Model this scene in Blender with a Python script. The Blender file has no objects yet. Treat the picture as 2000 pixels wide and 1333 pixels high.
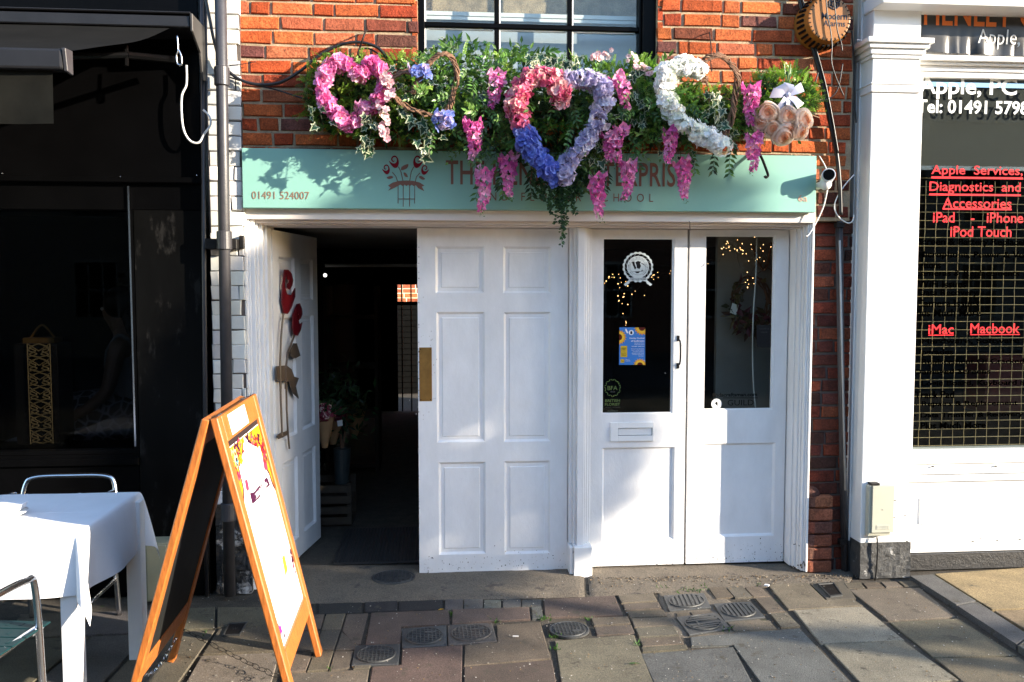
import bpy, math, random
from mathutils import Vector, Matrix, noise
S = bpy.context.scene
COL = S.collection
rnd = random.Random(7)
V = Vector
# ------------------------------------------------------------------ camera
F_PX, CX, CY, HOR = 1650.0, 1000.0, 666.5, 565.0
CAM = V((0.0, -4.70, 1.67))
YAW = math.radians(4.9)
PITCH = math.atan((CY - HOR) / F_PX)
FWD = V((math.sin(YAW) * math.cos(PITCH), math.cos(YAW) * math.cos(PITCH), -math.sin(PITCH)))
RGT = V((math.cos(YAW), -math.sin(YAW), 0.0))
UPV = RGT.cross(FWD)
cd = bpy.data.cameras.new("camera"); co = bpy.data.objects.new("camera", cd); COL.objects.link(co)
cd.sensor_width = 36.0; cd.sensor_fit = 'HORIZONTAL'; cd.lens = F_PX / 2000.0 * 36.0
cd.clip_start = 0.05; cd.clip_end = 500
co.matrix_world = Matrix(((RGT.x, UPV.x, -FWD.x, CAM.x), (RGT.y, UPV.y, -FWD.y, CAM.y), (RGT.z, UPV.z, -FWD.z, CAM.z), (0, 0, 0, 1)))
S.camera = co
# ------------------------------------------------------------------ sun, sky, exposure
SUN = V((2.1, -1.0, 0.66)).normalized()          # towards the sun
sl = bpy.data.lights.new("sun", 'SUN'); sl.energy = 3.7; sl.angle = math.radians(0.53); sl.color = (1.0, 0.87, 0.70)
so = bpy.data.objects.new("sun", sl); COL.objects.link(so)
so.rotation_euler = (-SUN).to_track_quat('-Z', 'Y').to_euler(); so.location = (10, -8, 12)
w = bpy.data.worlds.new("World"); S.world = w; w.use_nodes = True
nt = w.node_tree
sky = nt.nodes.new('ShaderNodeTexSky'); sky.sky_type = 'NISHITA'; sky.sun_disc = False; sky.dust_density = 0.5; sky.ozone_density = 1.8
sky.sun_elevation = math.asin(SUN.z); sky.sun_rotation = math.atan2(SUN.x, SUN.y)
nt.links.new(sky.outputs[0], nt.nodes['Background'].inputs[0]); nt.nodes['Background'].inputs[1].default_value = 0.15
S.view_settings.view_transform = 'Standard'; S.view_settings.look = 'None'; S.view_settings.gamma = 1.0
S.view_settings.exposure = 2.08
S.render.engine = 'CYCLES'
S.cycles.max_bounces = 7; S.cycles.transparent_max_bounces = 12; S.cycles.caustics_reflective = False; S.cycles.caustics_refractive = False
S.cycles.use_denoising = True

# ------------------------------------------------------------------ placing helpers
def ray(px, py):
    return FWD * F_PX + RGT * (px - CX) - UPV * (py - CY)
def W(px, py, Y=0.0):
    r = ray(px, py); return CAM + r * ((Y - CAM.y) / r.y)
def G(px, py, z=0.0):
    r = ray(px, py); return CAM + r * ((z - CAM.z) / r.z)
def WX(px, Y, py=565): return W(px, py, Y).x
def WZ(py, Y, px=1000): return W(px, py, Y).z

ORI = {}
class MB:
    """collects faces, each with a colour; build() links ONE mesh object"""
    def __init__(s): s.v = []; s.f = []; s.c = []; s.m = []; s.mi = 0; s.col = (1, 1, 1)
    def face(s, pts, col=None):
        i = len(s.v); s.v += [tuple(p) for p in pts]; s.f.append(tuple(range(i, i + len(pts)))); s.c.append(col or s.col); s.m.append(s.mi)
    def faces(s, pts, fs, col=None):
        i = len(s.v); s.v += [tuple(p) for p in pts]
        for f in fs: s.f.append(tuple(i + k for k in f)); s.c.append(col or s.col); s.m.append(s.mi)
    def box(s, x0, x1, y0, y1, z0, z1, col=None):
        if x0 > x1: x0, x1 = x1, x0
        if y0 > y1: y0, y1 = y1, y0
        if z0 > z1: z0, z1 = z1, z0
        p = [(x0, y0, z0), (x1, y0, z0), (x1, y1, z0), (x0, y1, z0), (x0, y0, z1), (x1, y0, z1), (x1, y1, z1), (x0, y1, z1)]
        s.faces(p, [(0, 3, 2, 1), (4, 5, 6, 7), (0, 1, 5, 4), (1, 2, 6, 5), (2, 3, 7, 6), (3, 0, 4, 7)], col)
    def obox(s, c, a, b, n, col=None):
        """box round centre c with half-axis vectors a, b, n"""
        c, a, b, n = V(c), V(a), V(b), V(n)
        p = [c - a - b - n, c + a - b - n, c + a + b - n, c - a + b - n, c - a - b + n, c + a - b + n, c + a + b + n, c - a + b + n]
        s.faces(p, [(0, 3, 2, 1), (4, 5, 6, 7), (0, 1, 5, 4), (1, 2, 6, 5), (2, 3, 7, 6), (3, 0, 4, 7)], col)
    def prism(s, pts, ext, col=None):
        """polygon pts extruded along ext"""
        n = len(pts); a = [V(p) for p in pts]; e = V(ext); b = [p + e for p in a]
        s.faces(a + b, [tuple(range(n - 1, -1, -1)), tuple(range(n, 2 * n))] + [(i, (i + 1) % n, n + (i + 1) % n, n + i) for i in range(n)], col)
    def tube(s, pts, r, n=8, col=None, caps=True):
        pts = [V(p) for p in pts]; m = len(pts)
        if not isinstance(r, (list, tuple)): r = [r] * m
        vs = []; prev = None
        for i, p in enumerate(pts):
            t = (pts[min(i + 1, m - 1)] - pts[max(i - 1, 0)]).normalized()
            if prev is None:
                u = t.orthogonal().normalized()
            else:
                u = (prev - t * prev.dot(t))
                u = u.normalized() if u.length > 1e-6 else t.orthogonal().normalized()
            prev = u; q = t.cross(u)
            for k in range(n):
                a = 2 * math.pi * k / n; vs.append(p + (u * math.cos(a) + q * math.sin(a)) * r[i])
        fs = []
        for i in range(m - 1):
            for k in range(n):
                k2 = (k + 1) % n; fs.append((i * n + k, i * n + k2, (i + 1) * n + k2, (i + 1) * n + k))
        if caps: fs += [tuple(range(n - 1, -1, -1)), tuple((m - 1) * n + k for k in range(n))]
        s.faces(vs, fs, col)
    def cyl(s, p0, p1, r, n=16, col=None): s.tube([p0, p1], r, n, col)
    def sphere(s, c, r, nu=10, nv=7, col=None, sc=(1, 1, 1)):
        c = V(c); vs = []; fs = []
        for j in range(nv + 1):
            th = math.pi * j / nv
            for i in range(nu):
                ph = 2 * math.pi * i / nu
                vs.append(c + V((math.sin(th) * math.cos(ph) * r * sc[0], math.sin(th) * math.sin(ph) * r * sc[1], math.cos(th) * r * sc[2])))
        for j in range(nv):
            for i in range(nu):
                i2 = (i + 1) % nu; fs.append((j * nu + i, (j + 1) * nu + i, (j + 1) * nu + i2, j * nu + i2))
        s.faces(vs, fs, col)
    def leaf(s, p, d, n, L, Wd, col=None, fold=0.15, droop=0.0):
        p, d, n = V(p), V(d).normalized(), V(n)
        sd = d.cross(n); sd = sd.normalized() if sd.length > 1e-5 else d.orthogonal().normalized(); n = sd.cross(d)
        t = p + d * L - V((0, 0, droop * L)); c = p + d * L * .5
        s.faces([p, p + d * L * .42 + sd * Wd * .5 + n * fold * Wd, t, p + d * L * .42 - sd * Wd * .5 + n * fold * Wd, c], [(0, 1, 2, 4), (0, 4, 2, 3)], col)
    def build(s, name, mat, parent=None, origin=None, smooth=False, bevel=0.0, bseg=1):
        o0 = ORI.get(parent.name, V((0, 0, 0))) if parent is not None else (V(origin) if origin is not None else V((0, 0, 0)))
        me = bpy.data.meshes.new(name)
        me.from_pydata([(x - o0.x, y - o0.y, z - o0.z) for x, y, z in s.v], [], s.f)
        mats = mat if isinstance(mat, (list, tuple)) else [mat]
        for m in mats: me.materials.append(m)
        if len(mats) > 1: me.polygons.foreach_set('material_index', s.m)
        ca = me.color_attributes.new('Col', 'FLOAT_COLOR', 'CORNER'); buf = []
        for f, c in zip(s.f, s.c): buf += [c[0], c[1], c[2], 1.0] * len(f)
        ca.data.foreach_set('color', buf)
        if smooth: me.polygons.foreach_set('use_smooth', [True] * len(me.polygons))
        me.update()
        o = bpy.data.objects.new(name, me); COL.objects.link(o)
        if parent is not None: o.parent = parent
        elif origin is not None: o.location = o0; ORI[o.name] = o0
        if bevel:
            b = o.modifiers.new('Bevel', 'BEVEL'); b.width = bevel; b.segments = bseg; b.limit_method = 'ANGLE'; b.angle_limit = math.radians(40)
        return o

def tag(o, label=None, cat=None, group=None, kind=None):
    if label: o['label'] = label
    if cat: o['category'] = cat
    if group: o['group'] = group
    if kind: o['kind'] = kind
    return o
def thing(name, loc, label, cat, group=None):
    o = bpy.data.objects.new(name, None); COL.objects.link(o); o.location = loc; o.empty_display_size = .1
    ORI[o.name] = V(loc)
    return tag(o, label, cat, group)
def sub(mb, name, mat, parent, root, **k):
    """a sub-part: mesh in the frame of the thing's root, parented to a part"""
    o = mb.build(name, mat, root, **k); o.parent = parent; return o
def copy_tree(o, parent=None):
    c = o.copy(); COL.objects.link(c)
    if parent is not None: c.parent = parent
    for ch in list(o.children): copy_tree(ch, c)
    return c

# ------------------------------------------------------------------ materials
def nodes(name):
    m = bpy.data.materials.new(name); m.use_nodes = True; t = m.node_tree
    return m, t, t.nodes['Principled BSDF']
def N(t, typ, **k):
    n = t.nodes.new(typ)
    for a, b in k.items(): setattr(n, a, b)
    return n
def noise_tex(t, scale, detail=5, rough=.6, coord=None):
    n = N(t, 'ShaderNodeTexNoise'); n.inputs['Scale'].default_value = scale; n.inputs['Detail'].default_value = detail; n.inputs['Roughness'].default_value = rough
    t.links.new(coord, n.inputs['Vector']); return n
def ramp(t, src, stops):
    r = N(t, 'ShaderNodeValToRGB'); e = r.color_ramp.elements
    while len(e) < len(stops): e.new(.5)
    for k, (p, c) in enumerate(stops):
        e[k].position = p; e[k].color = (c, c, c, 1) if not isinstance(c, tuple) else (*c, 1)
    t.links.new(src, r.inputs[0]); return r
def mul(t, a, b, fac=1.0):
    m = N(t, 'ShaderNodeMixRGB', blend_type='MULTIPLY'); m.inputs[0].default_value = fac
    t.links.new(a, m.inputs[1]); t.links.new(b, m.inputs[2]); return m
def mat(name, col=(.5, .5, .5), rough=.5, metal=0.0, var=.15, vscale=6.0, bump=0.0, bscale=60.0, attr=False, spec=.5, grain=None,
        dirt=None, dirtscale=3.0, dirtcov=.62, stretch=None, translucent=0.0, coat=0.0):
    m, t, b = nodes(name)
    tc = N(t, 'ShaderNodeTexCoord'); co_ = tc.outputs['Object']
    geo = N(t, 'ShaderNodeNewGeometry'); pos = geo.outputs['Position']
    if stretch:
        mp = N(t, 'ShaderNodeMapping'); mp.inputs['Scale'].default_value = stretch; t.links.new(pos, mp.inputs[0]); pos = mp.outputs[0]
    if attr:
        a = N(t, 'ShaderNodeAttribute', attribute_name='Col'); base = a.outputs['Color']
    else:
        a = N(t, 'ShaderNodeRGB'); a.outputs[0].default_value = (*col, 1); base = a.outputs[0]
    if var:
        n = noise_tex(t, vscale, 6, .65, pos); r = ramp(t, n.outputs['Fac'], [(.3, 1 - var), (.7, 1 + var * .6)])
        base = mul(t, base, r.outputs[0]).outputs[0]
    if grain:
        n2 = noise_tex(t, grain[0], 3, .7, pos); r2 = ramp(t, n2.outputs['Fac'], [(.35, 1 - grain[1]), (.65, 1 + grain[1])])
        base = mul(t, base, r2.outputs[0]).outputs[0]
    if dirt:
        n3 = noise_tex(t, dirtscale, 9, .72, pos); r3 = ramp(t, n3.outputs['Fac'], [(dirtcov, 0.0), (dirtcov + .07, 1.0)])
        mx = N(t, 'ShaderNodeMixRGB'); t.links.new(r3.outputs[0], mx.inputs[0]); t.links.new(base, mx.inputs[1]); mx.inputs[2].default_value = (*dirt, 1); base = mx.outputs[0]
    t.links.new(base, b.inputs['Base Color'])
    b.inputs['Roughness'].default_value = rough; b.inputs['Metallic'].default_value = metal
    b.inputs['Specular IOR Level'].default_value = spec
    if coat: b.inputs['Coat Weight'].default_value = coat; b.inputs['Coat Roughness'].default_value = .15
    if bump:
        nb = noise_tex(t, bscale, 6, .7, pos); bm = N(t, 'ShaderNodeBump'); bm.inputs['Strength'].default_value = bump; bm.inputs['Distance'].default_value = .01
        t.links.new(nb.outputs['Fac'], bm.inputs['Height']); t.links.new(bm.outputs[0], b.inputs['Normal'])
    if translucent:
        tr = N(t, 'ShaderNodeBsdfTranslucent'); t.links.new(base, tr.inputs[0]); ms = N(t, 'ShaderNodeMixShader'); ms.inputs[0].default_value = translucent
        t.links.new(b.outputs[0], ms.inputs[1]); t.links.new(tr.outputs[0], ms.inputs[2])
        t.links.new(ms.outputs[0], t.nodes['Material Output'].inputs[0])
    return m
def glass_mat(name, tint=(.9, .93, .92), ior=1.5, wav=0.0):
    m, t, b = nodes(name); t.nodes.remove(b)
    tr = N(t, 'ShaderNodeBsdfTransparent'); tr.inputs[0].default_value = (*tint, 1)
    gl = N(t, 'ShaderNodeBsdfGlossy'); gl.inputs['Roughness'].default_value = .012
    fr = N(t, 'ShaderNodeFresnel'); gb_ = N(t, 'ShaderNodeNewGeometry'); mi = N(t, 'ShaderNodeMix'); mi.inputs[2].default_value = ior; mi.inputs[3].default_value = 1 / ior
    t.links.new(gb_.outputs['Backfacing'], mi.inputs[0]); t.links.new(mi.outputs[0], fr.inputs[0])
    if wav:
        g = N(t, 'ShaderNodeNewGeometry'); nb = noise_tex(t, 2.2, 2, .5, g.outputs['Position']); bm = N(t, 'ShaderNodeBump'); bm.inputs['Strength'].default_value = wav; bm.inputs['Distance'].default_value = .01
        t.links.new(nb.outputs['Fac'], bm.inputs['Height']); t.links.new(bm.outputs[0], gl.inputs['Normal'])
    ms = N(t, 'ShaderNodeMixShader'); t.links.new(fr.outputs[0], ms.inputs[0]); t.links.new(tr.outputs[0], ms.inputs[1]); t.links.new(gl.outputs[0], ms.inputs[2])
    t.links.new(ms.outputs[0], t.nodes['Material Output'].inputs[0]); return m
def emit(name, col, strength):
    m, t, b = nodes(name); t.nodes.remove(b)
    e = N(t, 'ShaderNodeEmission'); e.inputs[0].default_value = (*col, 1); e.inputs[1].default_value = strength
    t.links.new(e.outputs[0], t.nodes['Material Output'].inputs[0]); return m

M_WHITE = mat('white_paint', (.78, .775, .77), .38, var=.09, vscale=7, bump=.12, bscale=60, dirt=(.36, .31, .27), dirtscale=30, dirtcov=.74, stretch=(1, 1, .45))
M_WHITE2 = mat('white_gloss_paint', (.80, .80, .79), .3, var=.04, vscale=4, bump=.05, bscale=30, dirt=(.25, .2, .17), dirtscale=30, dirtcov=.80)
M_CREAM = mat('cream_head_paint', (.70, .64, .60), .45, var=.06, vscale=5, bump=.05, dirt=(.12, .1, .08), dirtscale=22, dirtcov=.80)
M_BLACK = mat('black_gloss_paint', (.0016, .0016, .0018), .35, var=.3, vscale=4, bump=.04, spec=.07)
M_BLACKM = mat('black_matt', (.007, .007, .007), .6, spec=.1, var=.2)
M_BRICK = mat('red_brick', attr=True, rough=.9, spec=.25, var=.42, vscale=15, grain=(120, .32), bump=.9, bscale=70, dirt=(.035, .028, .024), dirtscale=9, dirtcov=.63)
M_MORTAR = mat('lime_mortar', (.40, .30, .19), .95, var=.5, vscale=9, grain=(180, .2), bump=.5, bscale=140)
M_MORTARD = mat('dark_mortar', (.10, .08, .07), .95, var=.3, vscale=20, bump=.4, bscale=120)
M_GLAZED = mat('white_glazed_brick', attr=True, rough=.22, var=.10, vscale=12, bump=.12, bscale=35, dirt=(.05, .045, .04), dirtscale=30, dirtcov=.72)
M_PIPE = mat('black_iron_pipe', (.040, .039, .044), .42, var=.25, vscale=14, bump=.12, bscale=40, dirt=(.16, .15, .15), dirtscale=12, dirtcov=.68)
M_PEEL = mat('peeling_paint_stone', (.018, .017, .017), .75, var=.4, vscale=20, bump=.9, bscale=28, dirt=(.42, .40, .38), dirtscale=11, dirtcov=.53)
M_PLINTH = mat('black_painted_plinth', (.022, .022, .023), .5, var=.4, vscale=18, bump=.6, bscale=40, dirt=(.30, .28, .27), dirtscale=22, dirtcov=.64)
M_MINT = mat('mint_sign_board', (.22, .44, .37), .42, var=.03, vscale=3, bump=.02, bscale=20)
M_BROWN = mat('brown_vinyl', (.27, .155, .125), .5, var=0)
M_TAUPE = mat('taupe_vinyl', (.33, .22, .165), .5, var=0)
M_CRIM = mat('crimson_vinyl', (.32, .008, .022), .45, var=0)
M_METALB = mat('brown_metal', (.10, .070, .048), .4, var=.1, vscale=10)
M_CRIMM = mat('crimson_metal', (.13, .005, .010), .4, var=.1, vscale=10)
M_BRASS = mat('aged_brass', (.30, .17, .05), .42, metal=.75, var=.25, vscale=18, bump=.05)
M_IRON = mat('black_iron', (.014, .0125, .012), .5, spec=.2, var=.3, vscale=30, bump=.1)
M_CABLE = mat('black_cable', (.012, .012, .013), .35, var=.1)
M_WCABLE = mat('white_cable', (.75, .74, .72), .45, var=.1)
M_ALU = mat('aluminium_tube', (.72, .73, .76), .22, metal=1.0, var=.08, vscale=20, bump=.02)
M_TEAL = mat('teal_plastic', (.004, .030, .034), .6, spec=.2, var=.15, vscale=12)
M_CLOTH = mat('white_linen', (.78, .78, .80), .85, var=.04, vscale=8, bump=.22, bscale=34)
M_TABLE = mat('white_lacquer', (.74, .74, .74), .35, var=.04)
M_WOOD = mat('orange_oiled_wood', (.39, .12, .022), .45, var=.42, vscale=9, bump=.2, bscale=30, stretch=(8, 8, 1.0), dirt=(.16, .04, .006), dirtscale=9, dirtcov=.6)
M_CHALK = mat('chalkboard', (.014, .015, .015), .6, spec=.12, var=.3, vscale=5)
M_PAPER = mat('white_poster_paper', (.86, .86, .84), .4, var=0)
M_FLAT = mat('printed_colour', attr=True, rough=.5, var=0, spec=.12)
M_STONE = mat('paving_stone', attr=True, rough=.88, var=.30, vscale=5.5, grain=(170, .42), bump=.6, bscale=150, dirt=(.05, .043, .03), dirtscale=8, dirtcov=.58)
M_APRON = mat('concrete_apron', (.135, .112, .084), .92, var=.3, vscale=5, grain=(150, .4), bump=.9, bscale=75, dirt=(.06, .05, .042), dirtscale=5, dirtcov=.57)
M_JOINT = mat('sandy_joint', (.055, .046, .034), .95, var=.4, vscale=12, grain=(160, .5), bump=.8, bscale=120, dirt=(.035, .055, .012), dirtscale=6, dirtcov=.62)
M_COVER = mat('cast_iron_cover', (.050, .052, .052), .5, var=.25, vscale=20, grain=(160, .2), bump=.2, bscale=120, metal=.15)
M_COVER2 = mat('worn_iron_cover', (.085, .075, .066), .6, var=.35, vscale=14, grain=(160, .3), bump=.3, bscale=110, spec=.3, dirt=(.09, .05, .025), dirtscale=18, dirtcov=.6)
M_ASPH = mat('asphalt', (.05, .05, .052), .9, var=.2, vscale=4, grain=(150, .3), bump=.5, bscale=120)
M_LEAF = mat('leaf_green', attr=True, rough=.36, var=.2, vscale=30, translucent=.38)
M_PETAL = mat('silk_petal', attr=True, rough=.65, var=.14, vscale=50, translucent=.4)
M_TWIG = mat('woven_twig', (.17, .085, .045), .8, var=.4, vscale=60, bump=.4, bscale=120)
M_GLASS = glass_mat('window_glass')
M_DGLASS = glass_mat('door_glass', (.80, .83, .82), 1.32)
M_SGLASS = glass_mat('smoked_shop_glass', (.52, .52, .52), 1.2)
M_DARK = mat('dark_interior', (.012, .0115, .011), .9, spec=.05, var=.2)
M_KRAFT = mat('kraft_paper', (.36, .20, .09), .8, var=.15, vscale=15)
M_CRATE = mat('crate_wood', (.05, .035, .022), .8, var=.3, vscale=12, bump=.3)
M_GREYBOX = mat('meter_box_plastic', (.40, .40, .33), .5, var=.05)
M_AWN = mat('awning_canvas', (.010, .0095, .0085), .85, spec=.1, var=.3, vscale=6, translucent=.15)
M_BANNER = mat('black_banner_vinyl', (.030, .029, .029), .32, var=.1)
M_BAGWALL = mat('grey_interior_paint', (.30, .30, .29), .85, var=.12, vscale=3)

# ------------------------------------------------------------------ text in mesh form
_txt = {}
def text_mesh(s, bold=0.0, shear=0.0, spacing=1.0):
    k = (s, bold, shear, spacing)
    if k not in _txt:
        cu = bpy.data.curves.new('t', 'FONT'); cu.body = s; cu.size = 1; cu.offset = bold; cu.shear = shear; cu.space_character = spacing; cu.resolution_u = 3
        ob = bpy.data.objects.new('t', cu); COL.objects.link(ob)
        me = bpy.data.meshes.new_from_object(ob.evaluated_get(bpy.context.evaluated_depsgraph_get()))
        vs = [v.co.copy() for v in me.vertices]; fs = [tuple(p.vertices) for p in me.polygons]
        bpy.data.objects.remove(ob); bpy.data.curves.remove(cu); bpy.data.meshes.remove(me)
        _txt[k] = (vs, fs)
    return _txt[k]
def put_text(mb, s, o, r, u, w_, h_, col=None, bold=0.0, shear=0.0, spacing=1.0, keep=False):
    """text bounding box mapped to the rectangle o + r*[0,w] + u*[0,h]"""
    vs, fs = text_mesh(s, bold, shear, spacing)
    if not vs: return
    x0 = min(v.x for v in vs); x1 = max(v.x for v in vs); y0 = min(v.y for v in vs); y1 = max(v.y for v in vs)
    o, r, u = V(o), V(r), V(u); sx = w_ / max(x1 - x0, 1e-6); sy = h_ / max(y1 - y0, 1e-6)
    if keep: sx = min(sx, sy * 1.0)
    mb.faces([o + r * ((v.x - x0) * sx) + u * ((v.y - y0) * sy) for v in vs], fs, col)
def text_on(mb, s, px0, py0, px1, py1, Y, **k):
    """text on the wall-parallel plane Y, between two picture corners"""
    a = W(px0, py1, Y); b = W(px1, py0, Y)
    put_text(mb, s, a, (1, 0, 0), (0, 0, 1), b.x - a.x, b.z - a.z, **k)
def poly_on(mb, pts, Y, col=None, ext=0.0):
    p = [W(x, y, Y) for x, y in pts]
    if ext: mb.prism(p, (0, ext, 0), col)
    else: mb.face(p, col)
def smooth_path(pts, n=6, closed=False):
    out = []; m = len(pts); P = [V(p) for p in pts]
    rng = range(m if closed else m - 1)
    for i in rng:
        p0 = P[(i - 1) % m] if closed or i > 0 else P[0]; p1 = P[i]; p2 = P[(i + 1) % m]
        p3 = P[(i + 2) % m] if closed or i + 2 < m else P[-1]
        for k in range(n):
            t = k / n
            out.append(.5 * ((2 * p1) + (p2 - p0) * t + (2 * p0 - 5 * p1 + 4 * p2 - p3) * t * t + (3 * p1 - p0 - 3 * p2 + p3) * t ** 3))
    out.append(P[0] if closed else P[-1]); return out
def wpath(pts, Y, n=6, closed=False):
    """smooth path through picture points (x, y) or (x, y, Y) on wall planes"""
    return smooth_path([W(p[0], p[1], p[2] if len(p) > 2 else Y) for p in pts], n, closed)
def jit(c, a):
    k = 1 + rnd.uniform(-a, a); return tuple(max(0, x * k * (1 + rnd.uniform(-a, a) * .3)) for x in c)
def rvec():
    while True:
        v = V((rnd.uniform(-1, 1), rnd.uniform(-1, 1), rnd.uniform(-1, 1)))
        if .05 < v.length < 1: return v.normalized()
# ================================================================== STRUCTURE
YD = 0.20                                        # plane of the doors
RED = [(.40, .072, .020), (.44, .095, .026), (.34, .056, .018), (.47, .115, .032), (.38, .066, .02), (.30, .05, .018), (.42, .085, .024), (.19, .05, .028), (.14, .05, .038), (.36, .10, .045), (.50, .13, .04)]
def brick_wall(mb, mort, x0, x1, z0, z1, Y, depth, cols, course=.0765, stretcher=.228, joint=.0135, holes=(), left_ret=False, seed=3, jitter=.22, flemish=True, edge_free=True):
    """real bricks with a bevelled face standing proud of the mortar"""
    r = random.Random(seed); z = z0; row = 0
    while z < z1 - .01:
        zt = min(z + course - joint, z1); x = x0 - r.uniform(0, .12) - (0.06 if row % 2 else 0); k = r.randint(0, 1)
        while x < x1:
            L = stretcher if (k % 2 == 0 or r.random() < .35) else stretcher * .48
            L *= r.uniform(.94, 1.05); k += 1
            a, b = max(x, x0), min(x + L - joint, x1); x += L
            if b - a < .02: continue
            if any(a > h[0] - .03 and b < h[1] + .03 and z > h[2] - .05 and zt < h[3] + .05 for h in holes): continue
            for h in holes:
                if z < h[3] and zt > h[2]:
                    if a < h[0] < b: b = h[0]
                    if a < h[1] < b: a = h[1]
            if b - a < .02: continue
            if any(a >= h[0] - .002 and b <= h[1] + .002 and z < h[3] and zt > h[2] for h in holes): continue
            c = jit(r.choice(cols), jitter); d = .006 + r.uniform(-.003, .003); e = .004
            j = lambda: r.uniform(-.0034, .0034)
            f0 = [(a + j(), Y, z + j()), (b + j(), Y, z + j()), (b + j(), Y, zt + j()), (a + j(), Y, zt + j())]
            f1 = [(p[0] + (e if i in (0, 3) else -e), Y - d + r.uniform(-.001, .001), p[2] + (e if i < 2 else -e)) for i, p in enumerate(f0)]
            fb = [(p[0], Y + .02, p[2]) for p in f0]
            mb.faces(f1 + f0 + fb, [(0, 1, 2, 3)] + [(i, 4 + i, 4 + (i + 1) % 4, (i + 1) % 4) for i in range(4)] + [(4 + i, 8 + i, 8 + (i + 1) % 4, 4 + (i + 1) % 4) for i in range(4)], c)
        z += course; row += 1

# ---------------------------------------------------------------- ground
base = MB(); base.box(-14, 14, -9.0, 12.0, -.12, -.010)
tag(base.build('pavement', M_JOINT), kind='structure')
road = MB(); road.box(-40, 40, -15.5, -9.0, -.25, -.13); tag(road.build('road', M_ASPH), kind='structure')
far = MB(); far.box(-40, 40, -40, -15.5, -.2, -.02); tag(far.build('far_pavement', M_ASPH), kind='structure')
slabs = MB(); srnd = random.Random(5)
SC = {'g': (.118, .099, .068), 'r': (.090, .064, .050), 'd': (.020, .019, .019), 'p': (.105, .085, .060), 'l': (.205, .178, .132), 's': (.235, .175, .095), 'k': (.082, .079, .073)}  # sunlight put into the lighter l tone, shade into the darkened reddish r
def slab(pts, kind='g', z=0.0, th=.03, b=.0035, world=False):
    P = [V(p) if world else G(p[0], p[1], z) for p in pts]
    c = sum(P, V()) / len(P); col = jit(SC[kind], .20); dz = srnd.uniform(-.0018, .0018); tx, ty = srnd.uniform(-.003, .003), srnd.uniform(-.003, .003)
    top, mid = [], []
    for p in P:
        h = dz + tx * (p.x - c.x) + ty * (p.y - c.y); d = (c - p); d.z = 0; d.normalize()
        top.append(V((p.x, p.y, p.z + h)) + d * b * 1.3); mid.append(V((p.x, p.y, p.z + h - b * .7)))
    bot = [V((p.x, p.y, p.z - th)) for p in P]; n = len(P)
    slabs.faces(top + mid + bot, [tuple(range(n))] + [(i, n + i, n + (i + 1) % n, (i + 1) % n) for i in range(n)] + [(n + i, 2 * n + i, 2 * n + (i + 1) % n, n + (i + 1) % n) for i in range(n)], col)
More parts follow.
